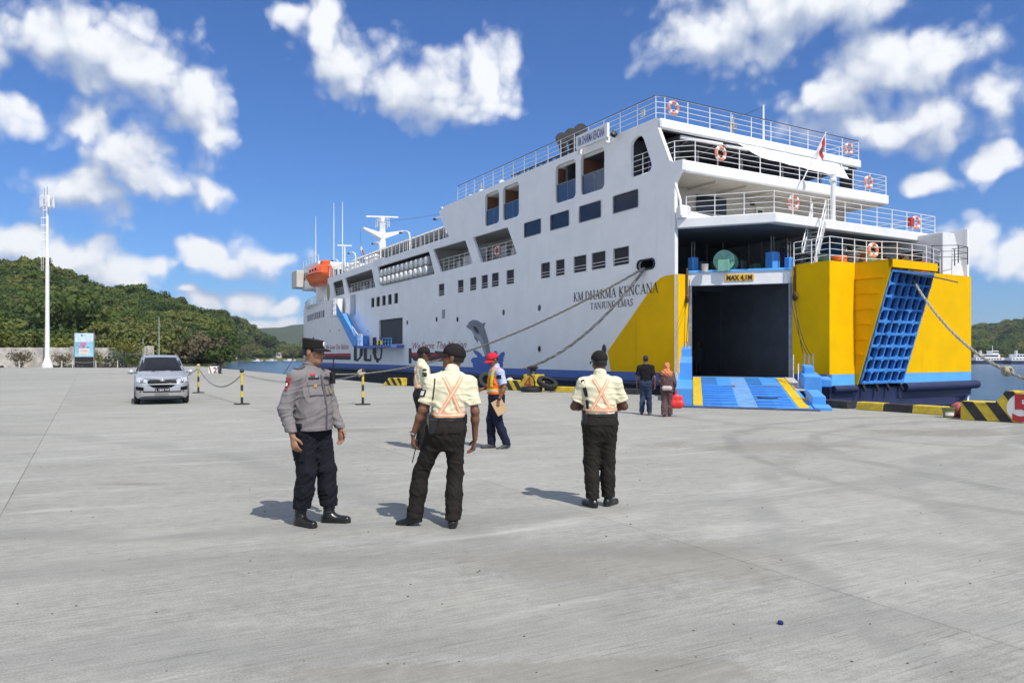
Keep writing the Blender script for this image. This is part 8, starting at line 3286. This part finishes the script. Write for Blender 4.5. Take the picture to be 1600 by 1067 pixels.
# ------------------------------------------------------------------ far left: wall, mast, board, lamp poles
wall_mat = M('weathered_block_wall', (0.52, 0.49, 0.44), 0.9, var=0.28, scale=0.9, streak=0.5, streak_col=(0.14, 0.13, 0.12))
bw = thing('boundary_wall', 'weathered grey block wall behind the quay at the far left', 'wall', tuple(at(100, 111)))
for i in range(20):
    x = -38 + i * 3.0
    px_ = 800 + (x + bw.location.x) / 111 * 1200
    h_ = 2.85 + (.15 if i % 5 == 3 else 0) + (.25 if px_ > 200 else 0)
    if px_ > 238:
        break
    MB().bx(x, x + 2.96, -.1, .1, 0, h_).build('wall_panel', wall_mat, bw)
    MB().bx(x - .06, x + .10, -.14, .14, 0, h_ + .05).build('wall_pier', wall_mat, bw)

mast = thing('telecom_mast', 'tall white tubular telecom mast with panel aerials at the top', 'mast', tuple(at(74, 107)))
MB().lathe([(.72, 0), (.66, .5), (.42, 1.1), (.31, 1.6), (.28, 6), (.26, 6.02), (.32, 6.04), (.27, 6.1), (.24, 14), (.29, 14.05), (.22, 14.2), (.18, 21), (.15, 24.0)], 16).build('pole', white_trim, mast, smooth=True)
m = MB()
for k in range(28):
    z = 14.0 + k * .3
    pass
for x in (-.55, -.85):
    m.bar((x, 0, 13.5), (x, 0, 22.5), .025, 4)
for k in range(30):
    m.bar((-.55, 0, 13.6 + k * .3), (-.85, 0, 13.6 + k * .3), .02, 4)
m.build('ladder', white_trim, mast)
for k in range(6):
    MB().bx(-.9, -.2, -.05, .05, 16.6 + k * 1.05, 16.75 + k * 1.05).build('bracket', white_trim, mast)
for k in range(6):
    a = k * math.pi / 3 + .2
    MB().box((.85 * math.cos(a), .85 * math.sin(a), 23.1), (.22, .14, 1.7), Matrix.Rotation(a + math.pi / 2, 3, 'Z')).build('panel_aerial', white_trim, mast)
MB().torus((0, 0, 22.5), .8, .05, None, 18, 5).build('aerial_ring', white_trim, mast)
MB().torus((0, 0, 23.7), .8, .05, None, 18, 5).build('aerial_ring', white_trim, mast)
for a in (.5, 2.6, 4.7):
    MB().bar((0, 0, 22.6), (.8 * math.cos(a), .8 * math.sin(a), 22.5), .04, 4).build('ring_arm', white_trim, mast)
MB().tube([(0, 0, 24), (0, 0, 25.2)], .04, 5).build('lightning_rod', steel, mast)
MB().tube([(-.4, 0, 23.8), (-.4, 0, 25.0)], .03, 5).build('lightning_rod', steel, mast)

board = thing('billboard', 'upright blue poster board with a black base', 'billboard', tuple(at(132, 108)))
MB().bx(-1.30, 1.25, -.1, .1, .0, 1.5).build('board_base', black_paint, board)
MB().bx(-1.36, 1.36, -.08, .08, 1.55, 4.85).build('board_panel', M('pale_blue_poster', (0.30, 0.62, 0.80), 0.5, var=0.25, scale=0.6), board)
MB().bx(-1.30, 1.30, -.09, -.081, 3.6, 4.80).build('poster_sky', M('poster_white_blue', (0.62, 0.76, 0.86), 0.5, var=0.1), board)
MB().bx(-.75, .75, -.095, -.0905, 1.75, 2.75).build('poster_card', M('poster_cream', (0.72, 0.70, 0.66), 0.5), board)
for (x0, x1, z0, z1, c) in ((-.55, .35, 3.15, 3.55, (0.62, 0.22, 0.42)), (-.35, .15, 2.72, 3.12, (0.45, 0.2, 0.42)), (-.75, -.5, 2.75, 3.05, (0.55, 0.2, 0.4)), (.35, .70, 2.78, 2.92, (0.05, 0.10, 0.25)), (-.5, .5, 2.32, 2.42, (0.5, 0.30, 0.25)), (-.45, .45, 1.95, 2.05, (0.7, 0.6, 0.3)), (-.45, -.18, 4.42, 4.62, (0.05, 0.12, 0.45)), (-.1, .4, 4.46, 4.54, (0.4, 0.5, 0.6))):
    MB().bx(x0, x1, -.102, -.0955, z0, z1).build('poster_print', M('poster_%d' % int(c[0] * 1000 + c[1] * 100 + c[2] * 10), c, 0.6), board)
for x in (-1.42, 1.30):
    MB().bx(x, x + .1, -.1, .1, 0, 4.9).build('board_post', steel, board)


def lamp_pole(px, D, hgt, label, arm=False):
    root = thing('lamp_pole', label, 'lamp pole', tuple(at(px, D)))
    MB().tube([(0, 0, 0), (0, 0, hgt)], [.09, .05], 8).build('pole', M('galvanised_pole', (0.36, 0.40, 0.40), 0.5, var=0.1), root)
    MB().lathe([(.16, 0), (.16, .3), (.1, .32)], 10).build('pole_base', steel, root)


lamp_pole(248.5, 115, 7.4, 'thin tall pole just left of the silver van roof')
lamp_pole(223.5, 118, 4.4, 'short thin pole above the boundary wall end')
# white-painted shed beyond the wall, rope fence in front of it
sh_ = thing('shed', 'small shed with a pale blue roof behind the silver van', 'shed', tuple(at(252, 132)))
MB().bx(-1.6, 1.6, -1.2, 1.2, 0, 2.1).build('wall', cream, sh_)
MB().prism([(-1.5, 2.1), (1.5, 2.1), (1.5, 2.25), (0, 2.75), (-1.5, 2.25)], lambda a, b: (-1.8, a, b), lambda a, b: (1.8, a, b)).build('roof', M('pale_blue_roof', (0.40, 0.50, 0.60), 0.5), sh_)
fence = thing('rope_fence', 'low rope fence on pale posts in front of the boundary wall', 'fence', tuple(at(100, 106)))
fx = [-9.6, -6.2, -.3, 1.2, 4.4, 7.4]
for x in fx:
    MB().lathe([(.07, 0), (.06, 1.0), (.02, 1.03)], 8, (x, 0, 0)).build('post', cream, fence)
for i in range(len(fx) - 1):
    MB().tube([tuple(p) for p in catenary((fx[i], 0, .85), (fx[i + 1], 0, .85), .14, 8)], .025, 5).build('rope', rope_mat, fence)
rubble = MB()
for i in range(26):
    x = rng.uniform(-12, 14)
    rubble.ell((x, rng.uniform(-.6, .6), .12), (rng.uniform(.2, .7), .3, rng.uniform(.15, .4)), 7, 5)
tag(rubble.build('rubble', M('dark_rubble', (0.06, 0.055, 0.045), 0.9, var=0.4, scale=3), None, loc=tuple(at(105, 108.5))), 'dark rubble and weeds along the foot of the boundary wall', 'rubble', kind='stuff')
for px_, lab in ((192, 'old tyre leaning against the wall right of the poster board'), (170, 'old tyre lying by the wall between poster board and climbing plant')):
    tyre(at(px_, 107.5, .5), R(78), lab, .62)

twig_me, twig_cs = crown_mesh(31, leaf_dry, 700, 2.0, 1.2, .12, 9, 0, .3)
for (px_, sc, lab) in ((33, 1.2, 'grey leafless bush against the wall at far left'), (98, 1.0, 'grey leafless bush between the mast and the poster board')):
    b_ = thing('bush', lab, 'bush', tuple(at(px_, 109.3)))
    b_.scale = (sc, .5, sc)
    link('crown', twig_me, b_)
    trunk_mesh(twig_cs, .07, .3).build('stems', bark, b_)
vine_me, vine_cs = crown_mesh(32, leaf_dark, 900, 2.6, 1.4, .16, 10, 0, .2)
vtop_me, _ = crown_mesh(33, leaf_lime, 700, 2.8, .7, .16, 9, 0, .2)
b_ = thing('climbing_plant', 'climbing plant with a yellow top sprawling over the wall', 'plant', tuple(at(198, 109.8)))
b_.scale = (1.3, .5, 1)
link('dark_foliage', vine_me, b_)
o_ = link('flowering_top', vtop_me, b_)
o_.location = (0, 0, 2.2)
trunk_mesh(vine_cs, .08, .3).build('stems', bark, b_)
b2 = thing('climbing_plant', 'narrow yellow green creeper just right of the poster board', 'plant', tuple(at(153, 109.6)))
b2.scale = (.35, .35, 1.35)
link('foliage', vtop_me, b2)
trunk_mesh(vine_cs, .08, .3).build('stems', bark, b2)

# block numbered two at the end of the quay
blk = thing('mooring_block', 'small white and brown block numbered two at the quay end', 'mooring block', tuple(at(334.5, 71.3)))
MB().bx(-.42, .42, -.3, .3, 0, .68).build('block', ring_white, blk, bevel=.02)
text_part('2', .72, lambda x, y: (.05 + x, -.305, .08 + y), M('maroon_number', (0.18, 0.02, 0.02), 0.6), blk, 'painted_number', bold=.02, width=.34)
for x in (-.40,):
    MB().prism([(x, .66), (x + .1, .66), (x + .3, .02), (x + .2, .02)], lambda a, b: (a, -.306, b), lambda a, b: (a, -.302, b)).build('painted_bar', M('brown_bar', (0.14, 0.06, 0.04), 0.6), blk)
MB().lathe([(.16, .68), (.11, .8), (.2, .9), (.18, .96), (.02, .97)], 12).build('bollard', black_paint, blk, smooth=True)


# ------------------------------------------------------------------ far shore: houses, boats, ferries
def house(px, D, w, d, h, label, rot=0.2, roofc=(0.45, 0.44, 0.42)):
    p = at(px, D)
    p.z = max(-.5, land_h(px, D)) if px < 600 else 0
    root = thing('house', label, 'house', tuple(p), rot)
    MB().bx(-w / 2, w / 2, -d / 2, d / 2, -1, h).build('wall', M('house_white', (0.66, 0.65, 0.62), 0.8, var=0.1, scale=1), root)
    MB().prism([(-d / 2 - .4, h), (d / 2 + .4, h), (0, h + 1.5)], lambda a, b: (-w / 2 - .4, a, b), lambda a, b: (w / 2 + .4, a, b)).build('roof', M('roof_%d' % int(roofc[0] * 100), roofc, 0.8, var=0.2), root)
    for k in range(3):
        x = -w / 2 + w * (k + .5) / 3
        MB().bx(x - .5, x + .5, -d / 2 - .03, -d / 2, .9, 2.1).build('window', dark_glass, root)


house(362, 452, 5.5, 5, 2.6, 'small white house on the far shore left of the bare earth')
house(386, 520, 5.0, 5, 2.4, 'low white hut among the shore trees')
house(431, 572, 9.0, 6, 2.6, 'long white boathouse on the far shore near the bow', 0.1)


def rowboat(px, D, L, label, rot, col):
    p = at(px, D, WATER)
    root = thing('small_boat', label, 'boat', tuple(p), rot)
    vv, ff = [], []
    prof = [(0, -.2), (.5, 0), (.62, .55), (.54, .55), (.4, .1), (0, .05)]
    full = prof + [(-x, z) for x, z in prof[-2:0:-1]]
    nn = len(full)
    for i in range(9):
        f = -1 + i / 4
        k = max(.04, 1 - abs(f) ** 2.4)
        for (x, z) in full:
            vv.append((f * L / 2, x * k * L * .22, z * 1.1 + .5 * abs(f) ** 2))
    for i in range(8):
        for j in range(nn):
            ff.append((i * nn + j, i * nn + (j + 1) % nn, (i + 1) * nn + (j + 1) % nn, (i + 1) * nn + j))
    m = MB()
    m.add(vv, ff)
    m.build('boat_hull', col, root, smooth=True)
    MB().bx(-L * .12, L * .16, -L * .10, L * .10, .3, 1.5).build('cabin', white_trim, root, bevel=.08)
    for s in (-1, 1):
        MB().tube([(-L * .35, s * L * .3, .25), (L * .35, s * L * .3, .25)], .12, 6).build('outrigger', ring_white, root)
        for x in (-L * .2, L * .2):
            MB().bar((x, 0, .6), (x, s * L * .3, .3), .06, 5).build('outrigger_arm', ring_white, root)


rowboat(351, 86, 5.0, 'white outrigger boat moored beyond the block numbered two', .5, white_trim)
rowboat(402, 500, 7.0, 'white outrigger boat near the far shore, left one of three', .2, white_trim)
rowboat(424, 520, 8.0, 'white outrigger boat near the far shore, middle one of three', -.1, white_trim)
rowboat(452, 530, 9.0, 'white outrigger boat near the far shore, nearest the ferry bow', .1, white_trim)


def small_ferry(px, D, L, label, rot):
    root = thing('distant_ferry', label, 'ferry', tuple(at(px, D, WATER)), rot)
    m = MB()
    m.prism([(-L / 2, .2), (-L / 2 + 1, -.5), (L / 2 - 2.5, -.5), (L / 2, 1.9), (L / 2 - 1.5, 1.7), (-L / 2, 1.5)], lambda a, b: (a, -2.6, b), lambda a, b: (a, 2.6, b))
    m.build('hull', M('dark_blue_hull', (0.02, 0.03, 0.07), 0.5), root)
    MB().bx(-L / 2 + .3, L / 2 - 2.2, -2.5, 2.5, 1.5, 2.9).build('car_deck_house', white_trim, root, bevel=.05)
    MB().bx(-L / 2 + 2.5, L / 2 - 5, -2.3, 2.3, 2.9, 4.4).build('passenger_house', white_trim, root, bevel=.05)
    MB().bx(L / 2 - 8.5, L / 2 - 5.5, -2.0, 2.0, 4.4, 6.0).build('wheelhouse', white_trim, root, bevel=.1)
    for k in range(8):
        x = -L / 2 + 3 + k * (L - 9) / 8
        MB().bx(x, x + .9, -2.34, -2.30, 3.3, 4.0).build('window', dark_glass, root)
    for k in range(9):
        x = -L / 2 + 1 + k * (L - 5) / 9
        MB().bx(x, x + .7, -2.54, -2.50, 2.0, 2.5).build('window', dark_glass, root)
    MB().bx(L / 2 - 8.3, L / 2 - 5.7, -2.04, -2.0, 5.0, 5.6).build('window', dark_glass, root)
    MB().tube([(L / 2 - 7, 0, 6), (L / 2 - 7, 0, 8.5)], .12, 6).build('mast', white_trim, root)
    MB().lathe([(.7, 4.4), (.6, 6.0), (.5, 6.1)], 10, (-L / 2 + 4, 0, 0)).build('funnel', M('grey_funnel', (0.5, 0.5, 0.52), 0.5), root, smooth=True)


small_ferry(1546, 352, 17, 'small white ferry far off, next to the yellow stern', R(4))
small_ferry(1606, 345, 19, 'small white ferry far off at the right edge', R(2))


# ------------------------------------------------------------------ the air: thin sea haze round the whole place
def build_haze():
    m = bpy.data.materials.new('sea_haze')
    m.use_nodes = True
    t = m.node_tree
    t.nodes.clear()
    v = t.nodes.new('ShaderNodeVolumePrincipled')
    v.inputs['Color'].default_value = (0.80, 0.88, 1.0, 1.0)
    v.inputs['Density'].default_value = 0.00015
    v.inputs['Anisotropy'].default_value = 0.2
    o = t.nodes.new('ShaderNodeOutputMaterial')
    t.links.new(v.outputs[0], o.inputs['Volume'])
    h = MB().bx(-3700, 3700, -500, 4700, -9.0, 150.0).build('haze', m)
    tag(h, 'thin pale sea haze over the bay', 'haze', kind='stuff')


build_haze()
